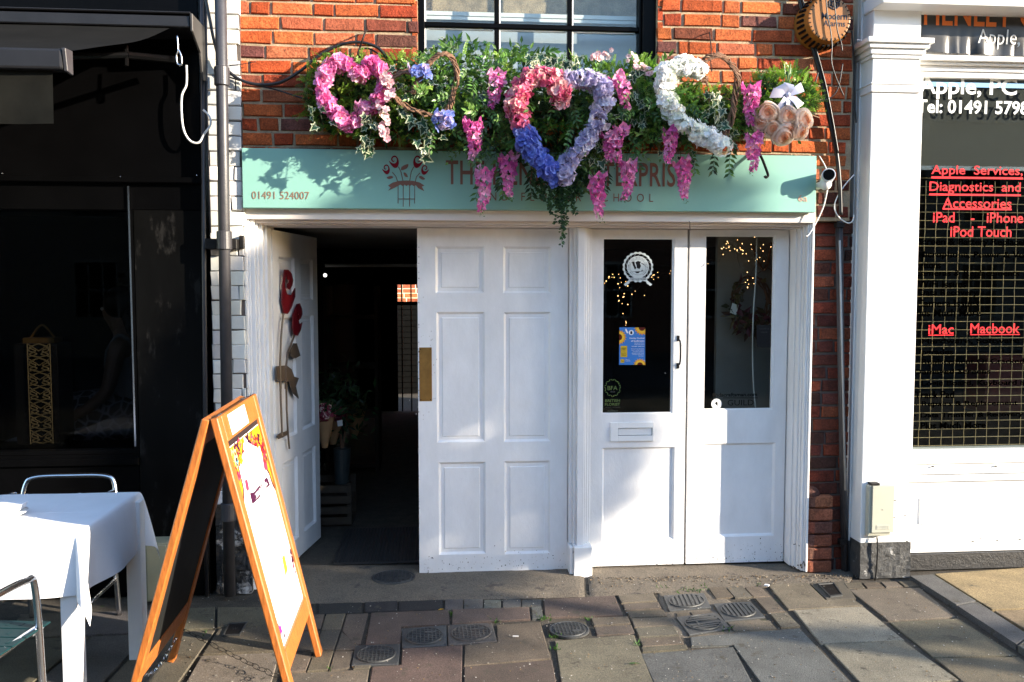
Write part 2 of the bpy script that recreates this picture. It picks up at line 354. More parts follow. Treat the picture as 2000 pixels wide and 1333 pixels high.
# dark setts under the threshold
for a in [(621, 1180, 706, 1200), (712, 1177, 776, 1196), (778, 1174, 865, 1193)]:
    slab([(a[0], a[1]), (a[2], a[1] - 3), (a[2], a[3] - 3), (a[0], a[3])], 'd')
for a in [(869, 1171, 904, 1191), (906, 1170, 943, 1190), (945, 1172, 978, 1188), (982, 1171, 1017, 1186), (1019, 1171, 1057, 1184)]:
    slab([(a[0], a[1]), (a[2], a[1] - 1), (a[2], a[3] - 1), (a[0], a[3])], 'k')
POLY = [
 ('r', [(725, 1197), (877, 1191), (878, 1219), (782, 1224), (782, 1257), (714, 1259)]),
 ('r', [(883, 1191), (1033, 1186), (1036, 1209), (883, 1219)]), ('k', [(1038, 1186), (1057, 1184), (1061, 1208), (1040, 1209)]),
 ('r', [(1062, 1171), (1200, 1164), (1217, 1202), (1064, 1206)]),
 ('r', [(971, 1220), (1055, 1215), (1076, 1285), (906, 1300), (908, 1260), (971, 1255)]),
 ('r', [(786, 1267), (903, 1261), (901, 1360), (716, 1372), (727, 1303), (784, 1299)]),
 ('r', [(907, 1302), (1078, 1288), (1092, 1362), (905, 1370)]),
 ('g', [(1084, 1251), (1238, 1239), (1292, 1372), (1104, 1380)]),
 ('k', [(1252, 1276), (1432, 1263), (1490, 1372), (1298, 1380)]),
 # rough pavers left of the dark slab
 ('p', [(596, 1200), (634, 1199), (626, 1228), (586, 1230)]), ('p', [(637, 1199), (675, 1198), (665, 1229), (628, 1230)]), ('p', [(678, 1198), (719, 1197), (704, 1257), (690, 1258), (668, 1230)]),
 ('p', [(584, 1233), (625, 1232), (612, 1270), (572, 1272)]), ('p', [(628, 1232), (664, 1231), (652, 1269), (615, 1270)]), ('p', [(667, 1233), (700, 1260), (692, 1268), (655, 1269)]),
 ('p', [(570, 1275), (611, 1273), (597, 1311), (556, 1313)]), ('p', [(614, 1273), (651, 1272), (640, 1309), (600, 1311)]), ('p', [(654, 1272), (690, 1271), (682, 1304), (643, 1309)]),
 ('g', [(553, 1316), (721, 1307), (712, 1372), (536, 1378)]),
 ('p', [(692, 1300), (724, 1299), (722, 1306), (690, 1307)]),
 ('p', [(540, 1200), (592, 1200), (584, 1230), (528, 1232)]),
 # pavers between round cover and trio of covers
 ('p', [(1206, 1163), (1276, 1160), (1284, 1174), (1214, 1178)]), ('p', [(1216, 1180), (1286, 1176), (1292, 1188), (1222, 1192)]), ('p', [(1224, 1194), (1295, 1190), (1303, 1203), (1230, 1206)]),
 ('p', [(1154, 1207), (1226, 1204), (1232, 1218), (1160, 1222)]), ('p', [(1160, 1224), (1233, 1220), (1240, 1236), (1166, 1240)]), ('p', [(1232, 1208), (1306, 1205), (1315, 1221), (1239, 1225)]),
 ('p', [(1240, 1227), (1317, 1223), (1326, 1240), (1248, 1244)]), ('p', [(1248, 1246), (1328, 1242), (1336, 1257), (1255, 1262)]), ('p', [(1252, 1264), (1340, 1259), (1344, 1268), (1255, 1273)]),
 ('p', [(1383, 1148), (1415, 1146), (1433, 1166), (1399, 1170)]), ('p', [(1418, 1147), (1449, 1144), (1470, 1166), (1436, 1168)]), ('p', [(1452, 1144), (1483, 1143), (1505, 1164), (1472, 1166)]),
 ('p', [(1474, 1168), (1506, 1165), (1534, 1194), (1501, 1197)]), ('p', [(1504, 1199), (1536, 1196), (1563, 1223), (1526, 1226)]), ('p', [(1420, 1215), (1502, 1212), (1517, 1228), (1433, 1232)]),
 ('p', [(1320, 1197), (1345, 1196), (1350, 1203), (1322, 1204)]), ('p', [(1348, 1196), (1390, 1194), (1396, 1200), (1352, 1202)]),
 ('k', [(1408, 1239), (1562, 1227), (1668, 1340), (1500, 1352), (1432, 1260), (1350, 1262), (1348, 1244)]),
 ('g', [(1500, 1142), (1577, 1138), (1613, 1172), (1668, 1171), (1685, 1182), (1540, 1190)]),
 ('p', [(1580, 1138), (1650, 1135), (1672, 1169), (1615, 1171)]),
 ('l', [(1550, 1192), (1686, 1185), (1766, 1250), (1603, 1257)]), ('l', [(1609, 1258), (1765, 1252), (1873, 1328), (1685, 1338)]),
 ('g', [(1657, 1151), (1796, 1148), (1867, 1205), (1735, 1212)]), ('g', [(1737, 1215), (1871, 1208), (1986, 1280), (1823, 1283)]), ('g', [(1826, 1286), (1990, 1283), (2090, 1352), (1918, 1362)]),
 ('k', [(1690, 1342), (1880, 1331), (1960, 1400), (1760, 1410)]),
 ('p', [(1648, 1139), (1680, 1138), (1690, 1149), (1656, 1150)]), ('p', [(1684, 1138), (1716, 1137), (1728, 1147), (1694, 1148)]), ('p', [(1720, 1137), (1750, 1136), (1764, 1146), (1731, 1147)]), ('p', [(1754, 1136), (1782, 1135), (1798, 1145), (1767, 1146)]),
 # round the sandwich board
 ('g', [(428, 1228), (545, 1222), (546, 1271), (396, 1278)]), ('l', [(393, 1281), (546, 1274), (526, 1345), (352, 1352)]),
 ('g', [(300, 1238), (420, 1231), (342, 1340), (190, 1352)]), ('k', [(180, 1244), (292, 1238), (182, 1350), (40, 1360)]), ('g', [(20, 1250), (172, 1244), (30, 1360), (-150, 1370)]),
 ('g', [(340, 1346), (530, 1342), (505, 1420), (270, 1430)]),
 ('g', [(40, 1200), (170, 1196), (150, 1240), (10, 1248)]), ('k', [(176, 1196), (300, 1190), (288, 1234), (160, 1241)]), ('g', [(306, 1190), (420, 1186), (418, 1227), (298, 1233)]),
 ('g', [(425, 1186), (520, 1186), (520, 1222), (424, 1226)]),
]
for k, p in POLY: slab(p, k)
# raised sandstone forecourt and its granite kerb
for p in [[(1777, 1124), (1822, 1121), (1906, 1173), (1868, 1181)], [(1870, 1183), (1909, 1175), (2010, 1240), (1985, 1258)], [(1988, 1260), (2012, 1242), (2130, 1318), (2110, 1340)]]: slab(p, 'k', z=.024, th=.09)
for p in [[(1826, 1120), (2040, 1106), (2180, 1180), (1938, 1190)], [(1942, 1193), (2180, 1183), (2300, 1290), (2060, 1262)]]: slab(p, 's', z=.022, th=.08)
# the rest of the footway, towards the road
for ix in range(-9, 12):
    for iy in range(8):
        x0 = ix * .62 + (.3 if iy % 2 else 0); y0 = -3.05 - iy * .62 - .62
        if abs(x0) > 6: continue
        slab([(x0, y0, 0), (x0 + .608, y0, 0), (x0 + .608, y0 + .608, 0), (x0, y0 + .608, 0)], 'g', world=True)
tag(slabs.build('paving_slabs', M_STONE), kind='structure')
apron = MB()
def apron_patch(pts, z): apron.prism([G(x, y, z) for x, y in pts], (0, 0, -.05))
def rough_sheet(mb, pts, z, nx, ny, amp, seed=0):
    """quad patch (4 picture corners) subdivided and roughened"""
    a, b, c, d = [G(x, y, z) for x, y in pts]; vs = []; fs = []
    for j in range(ny + 1):
        for i in range(nx + 1):
            u, v = i / nx, j / ny; p = (a * (1 - u) + b * u) * (1 - v) + (d * (1 - u) + c * u) * v
            p.z += amp * (noise.noise(V((p.x * 9, p.y * 9, seed))) + .5 * noise.noise(V((p.x * 31, p.y * 31, seed)))); vs.append(p)
            if v in (0, 1) : vs[-1].z -= amp * 2
            if u in (0, 1): vs[-1].z -= amp * 2
    for j in range(ny):
        for i in range(nx): fs.append((j * (nx + 1) + i, (j + 1) * (nx + 1) + i, (j + 1) * (nx + 1) + i + 1, j * (nx + 1) + i + 1))
    mb.faces(vs, fs)
rough_sheet(apron, [(470, 1102), (1140, 1102), (1142, 1164), (560, 1178)], .004, 60, 12, .004, 1)
rough_sheet(apron, [(1146, 1102), (1680, 1096), (1660, 1136), (1152, 1164)], .003, 60, 10, .004, 4)
rough_sheet(apron, [(1280, 1150), (1384, 1146), (1536, 1240), (1310, 1246)], -.006, 24, 14, .003, 8)
tag(apron.build('threshold_apron', M_APRON, smooth=True), kind='structure')
weeds = MB()
for (px, py, k, sp) in [(1060, 1211, 26, 14), (880, 1203, 12, 5), (970, 1217, 14, 8), (1088, 1246, 22, 16), (1150, 1212, 10, 8), (1345, 1155, 40, 36), (1378, 1148, 12, 8), (1085, 1270, 16, 8), (1480, 1145, 8, 5), (1420, 1232, 10, 12), (1243, 1262, 14, 6), (645, 1308, 9, 5), (400, 1240, 10, 8), (1740, 1104, 26, 60), (1295, 1152, 14, 14), (546, 1300, 12, 4)]:
    for _ in range(k):
        p = G(px + rnd.gauss(0, sp * .5), py + rnd.gauss(0, 2.0), -.008)
        weeds.leaf(p, V((rnd.uniform(-.7, .7), rnd.uniform(-.7, .7), rnd.uniform(.5, 1))), rvec(), rnd.uniform(.012, .032), rnd.uniform(.004, .009), jit((.055, .13, .02), .3))
tag(weeds.build('weeds', M_LEAF), 'tufts of green weeds and moss growing in the pavement joints', 'weeds', kind='stuff')
grit = MB()
for _ in range(1500):
    px, py = rnd.uniform(350, 2000), rnd.uniform(1125, 1333)
    p = G(px, py, .003); s = rnd.choice([.0012, .0016, .002, .003]); c = rnd.choice([(.30, .27, .22), (.10, .08, .06), (.20, .13, .06), (.42, .4, .36)])
    if py < 1125 + (2000 - px) * 0 + 10 and px > 1650: continue
    d = V((rnd.uniform(-1, 1), rnd.uniform(-1, 1), 0)).normalized() * s; e = V((-d.y, d.x, 0)) * rnd.uniform(.4, .9)
    grit.obox(p, d, e, (0, 0, s * .35), c)
for _ in range(420):   # crumbs along the wall foot
    px = rnd.uniform(1152, 1690); p = G(px, 1122 + rnd.expovariate(.16) + (1640 - px) * .012, .006); s = rnd.uniform(.0015, .005)
    d = V((rnd.uniform(-1, 1), rnd.uniform(-1, 1), 0)).normalized() * s
    grit.obox(p, d, V((-d.y, d.x, 0)) * .6, (0, 0, s * .5), rnd.choice([(.12, .09, .06), (.22, .15, .08), (.3, .25, .18), (.07, .05, .035)]))
tag(grit.build('grit', M_STONE), 'fine grit and leaf crumbs scattered over the paving', 'grit', kind='stuff')

# ---------------------------------------------------------------- florist's building
FB = thing('florist_shop', (0.6, .2, 0), 'red brick flower shop with white panelled doors under a mint sign', 'shop building')
xl, xr = WX(470, 0, 200), WX(1662, 0, 200)
wx0, wx1 = WX(816, 0, 60), WX(1284, 0, 60); wz0, wz1 = 2.70, 4.3
ztop = 4.6; zb = WZ(420, 0); zbr = WZ(345, 0)
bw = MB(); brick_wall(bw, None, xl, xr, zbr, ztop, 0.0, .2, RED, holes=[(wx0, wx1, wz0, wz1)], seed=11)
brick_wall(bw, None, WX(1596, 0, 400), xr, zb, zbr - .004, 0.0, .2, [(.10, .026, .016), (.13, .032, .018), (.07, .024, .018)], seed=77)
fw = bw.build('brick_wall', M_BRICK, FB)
mm = MB(); mm.box(xl - .01, wx0, .004, .28, zb - .02, ztop); mm.box(wx1, xr + .01, .004, .28, zb - .02, ztop); mm.box(wx0, wx1, .004, .28, zb - .02, wz0); mm.box(wx0, wx1, .004, .28, wz1, ztop)
mm.box(xl, xr, .28, .40, 2.06, ztop)
mm.build('mortar', M_MORTAR, FB)
# brick reveals at the window
rv = MB()
z = wz0
while z < wz1:
    rv.box(wx1 + .002, wx1 + .03, .0, .12, z, z + .065, jit(rnd.choice(RED), .2)); rv.box(wx0 - .03, wx0 - .002, .0, .12, z, z + .065, jit(rnd.choice(RED), .2)); z += .0765
rv.build('window_reveal', M_BRICK, FB)
# right-hand brick pier beside the glazed doors, dark and weathered
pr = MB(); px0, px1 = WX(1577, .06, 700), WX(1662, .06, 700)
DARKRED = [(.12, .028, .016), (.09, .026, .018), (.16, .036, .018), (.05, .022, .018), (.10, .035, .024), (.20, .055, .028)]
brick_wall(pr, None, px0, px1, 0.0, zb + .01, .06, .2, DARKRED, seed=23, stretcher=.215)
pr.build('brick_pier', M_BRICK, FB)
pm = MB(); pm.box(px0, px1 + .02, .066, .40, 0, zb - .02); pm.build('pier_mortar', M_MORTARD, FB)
rb = MB()   # rounded bull-nose bricks at the foot of the pier
rx = WX(1600, .02, 1000); z = .0
for k in range(6):
    rb.tube([(px0 + .035, .055, z + .004), (px0 + .035, .055, z + .074)], .052, 14, jit(rnd.choice([(.22, .06, .035), (.16, .07, .05), (.25, .085, .045)]), .2))
    rb.box(px0 + .035, px0 + .15, .003, .06, z + .004, z + .072, jit(rnd.choice([(.22, .06, .035), (.16, .07, .05), (.25, .085, .045)]), .2)); z += .0775
rb.sphere((px0 + .035, .055, z), .052, 14, 8, (.10, .045, .035), (1, 1, .9))
rb.build('rounded_brick_base', M_BRICK, FB, bevel=.006)
# ---- upper sash window
YW = .09
wf = MB()
gx = [WX(828, YW, 60), WX(970, YW, 60), WX(1112, YW, 60), WX(1246, YW, 60)]; zmid = WZ(55, YW, 1040)
wf.box(wx0, wx0 + .035, .03, YW + .05, wz0, wz1); wf.box(wx1 - .075, wx1, .035, YW + .05, wz0, wz1)
wf.box(wx0 + .035, gx[0], .055, YW + .05, wz0, wz1); wf.box(gx[3], wx1 - .075, .06, YW + .05, wz0, wz1)
wf.box(gx[0], gx[3], .05, YW + .05, wz0, wz0 + .05); wf.box(wx0, wx1, -.04, .03, wz0 - .05, wz0 - .003)
win = wf.build('window', M_BLACK, FB, bevel=.004)
gb = MB()
for x in gx[1:3]: gb.box(x - .013, x + .013, .07, .105, wz0 + .05, zmid - .014); gb.box(x - .013, x + .013, .07, .105, zmid + .014, wz1)
gb.box(gx[0], gx[3], .068, .107, zmid - .014, zmid + .014)
sub(gb, 'glazing_bar', M_BLACK, win, FB, bevel=.004)
pt = MB()   # white putty lines
for x in gx[:3]: pt.box(x + (.014 if x != gx[0] else .001), x + (.021 if x != gx[0] else .012), .082, .10, wz0 + .05, wz1 - .01)
for i in range(3): pt.box(gx[i] + .02, gx[i + 1] - .02, .082, .10, zmid - .021, zmid - .0145)
sub(pt, 'putty_line', M_WHITE, win, FB)
gp = MB(); gp.box(gx[0] - .005, gx[3] + .005, .096, .0995, wz0 + .03, wz1); sub(gp, 'pane', M_GLASS, win, FB)
# white half screen with its rail inside the window, dark room behind
zs = WZ(34, .2, 1040)
sc = MB(); sc.box(gx[0] - .1, gx[3] + .2, .20, .205, wz0 - .1, zs - .03); sub(sc, 'screen', mat('frosted_screen', (.40, .43, .47), .6, var=.06, vscale=2.5), win, FB)
sc = MB(); sc.box(gx[0] - .1, gx[3] + .2, .185, .215, zs - .03, zs - .012); sc.box(gx[0] - .1, gx[3] + .2, .182, .22, zs - .008, zs + .014); sub(sc, 'screen_rail', M_WHITE2, win, FB)
# room upstairs
up = MB(); up.box(gx[0] - .3, gx[3] + .3, 1.4, 1.45, 2.3, 4.4); up.box(gx[0] - .3, gx[3] + .3, .41, 1.4, 2.30, 2.33); up.box(gx[0] - .35, gx[0] - .3, .41, 1.45, 2.3, 4.4); up.box(gx[3] + .3, gx[3] + .35, .41, 1.45, 2.3, 4.4)
up.build('upstairs_room', M_DARK, FB)
# ---- door frame: architraves and head mouldings
xj0, xj1 = WX(482, .02, 800), WX(1581, .02, 800)
zh = WZ(447, YD, 1000); zf = WZ(410, 0.0, 1000)
hd = MB()
hd.box(xj0, xj1, -.005, .30, WZ(432, .0), zf + .06); hd.box(xj0 + .03, xj1 - .03, .035, .30, WZ(439, .04), WZ(432, .0)); hd.box(xj0 + .05, xj1 - .05, .085, .30, zh + .004, WZ(439, .04))
hd.build('door_head', M_CREAM, FB, bevel=.006, bseg=2)
fr = MB()
def architrave(x0, x1, z0, z1, sgn):
    """stepped moulding from the wall face back to the door; sgn=+1: opening on the right"""
    w_ = x1 - x0; st = [(0, .22, .0), (.22, .34, .012), (.34, .55, .02), (.55, .66, .05), (.66, .84, .075), (.84, 1.0, .12)]
    for a, b, y in st:
        if sgn > 0: fr.box(x0 + w_ * a, x0 + w_ * b, y, .31, z0, z1)
        else: fr.box(x1 - w_ * b, x1 - w_ * a, y, .31, z0, z1)
zj = WZ(444, .0)
zj = WZ(432, .0) - .001
architrave(xj0, WX(533, YD, 800), 0.0, zj, 1); architrave(WX(1537, YD, 800), xj1, .012, zj, -1)
xm0, xm1 = WX(1110, YD, 800), WX(1152, YD, 800); mw = xm1 - xm0
for a, b, y in [(0, .16, .165), (.16, .3, .14), (.3, .62, .105), (.62, .72, .125), (.72, .86, .15), (.86, 1, .175)]: fr.box(xm0 + mw * a, xm0 + mw * b, y, .30, .17, zh + .004)
fr.build('door_frame', M_WHITE, FB, bevel=.004, bseg=2)
pb = MB(); pb.box(xm0 + .018, xm0 + mw * .98, .078, .30, -.012, .172); pb.box(xm0 - .004, xm0 + .017, .10, .30, .004, .168); pb.build('plinth_block', M_WHITE2, FB, bevel=.004)
# ---- doors
def panel_door(name, x0, x1, z0, z1, panels, Y, th=.042, label=None, holes=(), reveal=.010, raised=True):
    """stiles and rails as a slab pierced by panels/holes; panels lie back with a raised field"""
    xs = sorted({x0, x1} | {p[0] for p in panels} | {p[1] for p in panels} | {h[0] for h in holes} | {h[1] for h in holes})
    zs = sorted({z0, z1} | {p[2] for p in panels} | {p[3] for p in panels} | {h[2] for h in holes} | {h[3] for h in holes})
    mb = MB(); inside = lambda x, z, L: any(a < x < b and c < z < d for a, b, c, d in L)
    solid = [[not inside((xs[i] + xs[i + 1]) / 2, (zs[j] + zs[j + 1]) / 2, list(panels) + list(holes)) for j in range(len(zs) - 1)] for i in range(len(xs) - 1)]
    for i in range(len(xs) - 1):
        for j in range(len(zs) - 1):
            if solid[i][j]:
                a, b, c, d = xs[i], xs[i + 1], zs[j], zs[j + 1]
                mb.face([(a, Y, c), (b, Y, c), (b, Y, d), (a, Y, d)]); mb.face([(a, Y + th, c), (a, Y + th, d), (b, Y + th, d), (b, Y + th, c)])
                for di, dj, q in [(-1, 0, [(a, c), (a, d)]), (1, 0, [(b, d), (b, c)]), (0, -1, [(b, c), (a, c)]), (0, 1, [(a, d), (b, d)])]:
                    ii, jj = i + di, j + dj
                    if not (0 <= ii < len(xs) - 1 and 0 <= jj < len(zs) - 1 and solid[ii][jj]):
                        (x_, z_), (x2, z2) = q; mb.face([(x_, Y, z_), (x2, Y, z2), (x2, Y + th, z2), (x_, Y + th, z_)])
    for a, b, c, d in panels:
        w_ = .013; e = reveal
        o = [(a, Y + .002, c), (b, Y + .002, c), (b, Y + .002, d), (a, Y + .002, d)]
        i1 = [(a + w_, Y + e, c + w_), (b - w_, Y + e, c + w_), (b - w_, Y + e, d - w_), (a + w_, Y + e, d - w_)]
        if raised:
            f = .032; i2 = [(a + f, Y + e, c + f), (b - f, Y + e, c + f), (b - f, Y + e, d - f), (a + f, Y + e, d - f)]; g = .036
            i3 = [(a + g, Y + e - .005, c + g), (b - g, Y + e - .005, c + g), (b - g, Y + e - .005, d - g), (a + g, Y + e - .005, d - g)]
            rings = [o, i1, i2, i3]
        else: rings = [o, i1]
        for r0, r1 in zip(rings, rings[1:]):
            for k in range(4): mb.face([r0[k], r0[(k + 1) % 4], r1[(k + 1) % 4], r1[k]])
        mb.face(rings[-1]); mb.face([(a, Y + th - .008, c), (a, Y + th - .008, d), (b, Y + th - .008, d), (b, Y + th - .008, c)])
    o = mb.build(name, M_WHITE, FB)
    if label: o['label'] = label
    return o
def R(x0, x1, y0, y1, Y=YD): return (WX(x0, Y, 800), WX(x1, Y, 800), WZ(y1, Y, (x0 + x1) / 2), WZ(y0, Y, (x0 + x1) / 2))
zb_ = .014
x0, x1 = WX(817, YD, 800), xm0 - .004
P6 = [R(852, 946, 482, 573), R(983, 1075, 482, 573), R(853, 947, 610, 864), R(984, 1075, 610, 863), R(856, 948, 903, 1083), R(985, 1075, 901, 1082)]
leaf2 = panel_door('door', x0, x1, .0, zh, P6, YD, label='closed six panel white door leaf with brass push plate', reveal=.012)
pp = MB(); a = R(819.5, 844, 679, 784); pp.box(a[0], a[1], YD - .004, YD - .0005, a[2], a[3]); push = sub(pp, 'push_plate', M_BRASS, leaf2, FB, bevel=.0015)
pp = MB()
for sx in (a[0] + .008, a[1] - .008):
    for sz in (a[2] + .01, a[3] - .01): pp.cyl((sx, YD - .0055, sz), (sx, YD - .003, sz), .003, 8)
for y in (560, 600, 640, 800, 880, 1010, 1040): z = WZ(y, YD, 818); pp.box(x0 - .006, x0 - .0005, YD + .008, YD + .03, z - .008, z + .008)
sub(pp, 'screw', M_IRON, leaf2, FB)
def glazed(px0, px1, g, p, label, split):
    d = panel_door('door', WX(px0, YD, 800), WX(px1, YD, 800), zb_, zh, [R(*p)], YD, label=label, holes=[R(*g)], reveal=.014, raised=False)
    h = R(*g); mb = MB(); mb.box(h[0] - .004, h[1] + .004, YD + .018, YD + .022, h[2] - .004, h[3] + .004); sub(mb, 'glass_pane', M_DGLASS, d, FB)
    mb = MB()
    for q in [(h[0], h[0] + .008, h[2], h[3]), (h[1] - .012, h[1], h[2], h[3]), (h[0] + .008, h[1] - .012, h[2], h[2] + .008), (h[0] + .008, h[1] - .012, h[3] - .008, h[3])]: mb.box(q[0], q[1], YD + .006, YD + .0175, q[2], q[3])
    sub(mb, 'glazing_bead', M_WHITE2, d, FB)
    return d
gd1 = glazed(1153, 1339, (1175, 1314, 465, 809), (1177, 1319, 874, 1056), 'left glazed door with letterbox and seal sticker', 1)
gd2 = glazed(1343.5, 1535, (1373, 1509, 460, 801), (1374, 1516, 866, 1048), 'right glazed door with fairy lights behind', 0)
lb = MB(); a = R(1192, 1277, 825, 862); b = R(1207, 1274, 836, 851)
for q in [(a[0], b[0], a[2], a[3]), (b[1], a[1], a[2], a[3]), (b[0], b[1], a[2], b[2]), (b[0], b[1], b[3], a[3])]: lb.box(q[0], q[1], YD - .011, YD - .0008, q[2], q[3])
lbx = sub(lb, 'letterbox', M_WHITE2, gd1, FB, bevel=.0015)
lb = MB(); lb.box(b[0] - .002, b[1] + .002, YD - .0006, YD - .0002, b[2] - .002, b[3] + .002); sub(lb, 'letterbox_gap_shade', M_IRON, gd1, FB)  # thin dark sheet standing in for the shade round the flap
lb = MB(); lb.box(b[0] + .003, b[1] - .003, YD - .003, YD - .0008, b[2] + .003, b[3] - .003); sub(lb, 'letterbox_flap', M_WHITE, gd1, FB)
hn = MB(); hx = WX(1324, YD, 690); hz0, hz1 = WZ(716, YD, 1324), WZ(660, YD, 1324)
hn.tube(smooth_path([(hx, YD, hz0 + .01), (hx + .004, YD - .03, hz0 + .022), (hx + .004, YD - .042, (hz0 + hz1) / 2), (hx + .004, YD - .03, hz1 - .022), (hx, YD, hz1 - .01)], 5), .0052, 8)
hn.box(hx - .008, hx + .008, YD - .005, YD - .0005, hz0 - .012, hz0 + .02); hn.box(hx - .008, hx + .008, YD - .005, YD - .0005, hz1 - .02, hz1 + .012)
sub(hn, 'handle', M_IRON, gd1, FB)
hk = MB(); a = W(1346, 436, -.01); hk.tube(smooth_path([a + V((0, .01, .01)), a + V((0, -.012, .004)), a + V((0, -.014, -.02)), a + V((.004, -.006, -.034)), a + V((.006, .002, -.026))], 4), .002, 6)
tag(hk.build('cup_hook', M_IRON, origin=a), 'small rusty hook screwed into the door head above the glazed doors', 'hook')
rot = MB()   # rotted feet of the frame
for (px, py, sx, sz) in [(1316, 1110, .010, .012), (1120, 1078, .004, .008), (1147, 1082, .004, .01), (1552, 1064, .006, .005), (1560, 1066, .004, .004), (1562, 1106, .012, .010), (1570, 1102, .008, .013), (1550, 1108, .01, .006), (1100, 1120, .004, .006), (836, 1119, .004, .006)]:
    p = W(px, py, YD - .004 if 820 < px < 1540 else .0); 
    if 1105 < px < 1150: p = W(px, py, .10)
    for _ in range(4): rot.sphere(p + V((rnd.uniform(-1, 1) * sx, -.001, rnd.uniform(-1, 1) * sz)), 1, 6, 4, (.03, .02, .015), (sx * rnd.uniform(.3, .7), .0025, sz * rnd.uniform(.3, .8)))
for _ in range(60):
    px = rnd.choice([rnd.uniform(820, 1105), rnd.uniform(1156, 1338), rnd.uniform(1345, 1535)]); p = W(px, 1100, YD - .001); p.z = .016 + rnd.expovariate(22); rot.sphere(p, 1, 5, 4, None, (rnd.uniform(.001, .004), .0012, rnd.uniform(.001, .005)))
for _ in range(26):
    p = W(818, rnd.uniform(470, 1120), YD - .001); rot.sphere(p, 1, 5, 4, None, (rnd.uniform(.001, .003), .0012, rnd.uniform(.002, .006)))
spl = MB()
for _ in range(420):
    px = rnd.choice([rnd.uniform(820, 1105), rnd.uniform(1156, 1338), rnd.uniform(1345, 1535)]); p = W(px, 1100, YD - .0006); p.z = .016 + rnd.expovariate(9)
    if p.z < .13: spl.sphere(p, 1, 5, 3, jit(rnd.choice([(.42, .36, .30), (.5, .46, .42), (.28, .23, .18)]), .2), (rnd.uniform(.0008, .0035), .0006, rnd.uniform(.0008, .005)))
for px, n_ in ((836, 60), (1328, 50), (1360, 30)):
    for _ in range(n_):
        p = W(px + rnd.gauss(0, 9), 735 + rnd.gauss(0, 60), YD - .0006); spl.sphere(p, 1, 5, 3, jit((.55, .51, .47), .1), (rnd.uniform(.001, .004), .0005, rnd.uniform(.001, .005)))
spl.build('dirt_splash', M_FLAT, FB)
rot.build('rotted_patch', M_IRON, FB)
# open leaf, swung inwards
OA = math.atan2(.78, .14); xh = WX(534, YD, 800) + .005
pans = [(.10, .36, 1.60, 1.86), (.46, .70, 1.60, 1.86), (.10, .36, .78, 1.50), (.46, .70, .78, 1.50), (.10, .36, .13, .64), (.46, .70, .13, .64)]
od = panel_door('door', 0, .79, 0.0, zh - .012, pans, 0.0, label='open white panelled door leaf swung into the shop', reveal=.016)
M_ = Matrix.Translation((xh, YD + .02, 0)) @ Matrix.Rotation(OA, 4, 'Z')
def to_leaf(ob, off=None):
    for v in ob.data.vertices:
        v.co = M_ @ (v.co + ORI[FB.name]) - ORI[FB.name]
to_leaf(od)
lk = MB(); lk.box(.7905, .796, .008, .036, 1.30, 1.62); lk.box(.7905, .80, .004, .040, 1.28, 1.30); ol = sub(lk, 'lock_case', M_ALU, od, FB); to_leaf(ol)
# ---- interior of the shop
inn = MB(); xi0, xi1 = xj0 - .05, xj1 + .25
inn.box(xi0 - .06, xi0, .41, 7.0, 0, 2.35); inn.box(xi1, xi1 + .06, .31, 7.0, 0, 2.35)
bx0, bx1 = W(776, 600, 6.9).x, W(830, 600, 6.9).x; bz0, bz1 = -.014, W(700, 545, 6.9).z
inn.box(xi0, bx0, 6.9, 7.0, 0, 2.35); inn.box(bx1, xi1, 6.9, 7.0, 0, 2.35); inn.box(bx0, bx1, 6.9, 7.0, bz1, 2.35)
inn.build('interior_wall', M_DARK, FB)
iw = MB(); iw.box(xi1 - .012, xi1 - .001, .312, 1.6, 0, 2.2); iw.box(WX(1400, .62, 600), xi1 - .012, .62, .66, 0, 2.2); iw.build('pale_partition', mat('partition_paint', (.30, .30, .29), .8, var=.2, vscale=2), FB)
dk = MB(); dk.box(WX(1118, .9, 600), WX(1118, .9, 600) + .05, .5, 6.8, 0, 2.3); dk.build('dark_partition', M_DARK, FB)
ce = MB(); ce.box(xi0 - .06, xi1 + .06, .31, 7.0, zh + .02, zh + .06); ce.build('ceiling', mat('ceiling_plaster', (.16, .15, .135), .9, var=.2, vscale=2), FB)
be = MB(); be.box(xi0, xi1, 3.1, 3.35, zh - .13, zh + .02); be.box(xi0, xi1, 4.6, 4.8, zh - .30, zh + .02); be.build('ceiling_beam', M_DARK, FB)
bar = MB()
for k in range(3): x = bx0 + (bx1 - bx0) * (k + .5) / 3; bar.box(x - .009, x + .009, 6.86, 6.90, 0, bz1)
bar.box(bx0, bx1, 6.85, 6.90, 1.45, 1.50); bar.build('back_gate', M_IRON, FB)
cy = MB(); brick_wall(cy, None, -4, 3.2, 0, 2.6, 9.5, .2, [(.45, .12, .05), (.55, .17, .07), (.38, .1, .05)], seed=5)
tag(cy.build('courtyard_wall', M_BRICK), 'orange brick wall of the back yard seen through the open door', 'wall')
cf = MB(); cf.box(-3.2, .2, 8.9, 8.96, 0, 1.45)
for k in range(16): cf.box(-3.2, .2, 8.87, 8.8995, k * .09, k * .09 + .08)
tag(cf.build('yard_fence', mat('fence_grey', (.006, .006, .0058), .8, spec=.03, var=.3)), 'grey slatted fence in the back yard beyond the doorway', 'fence')
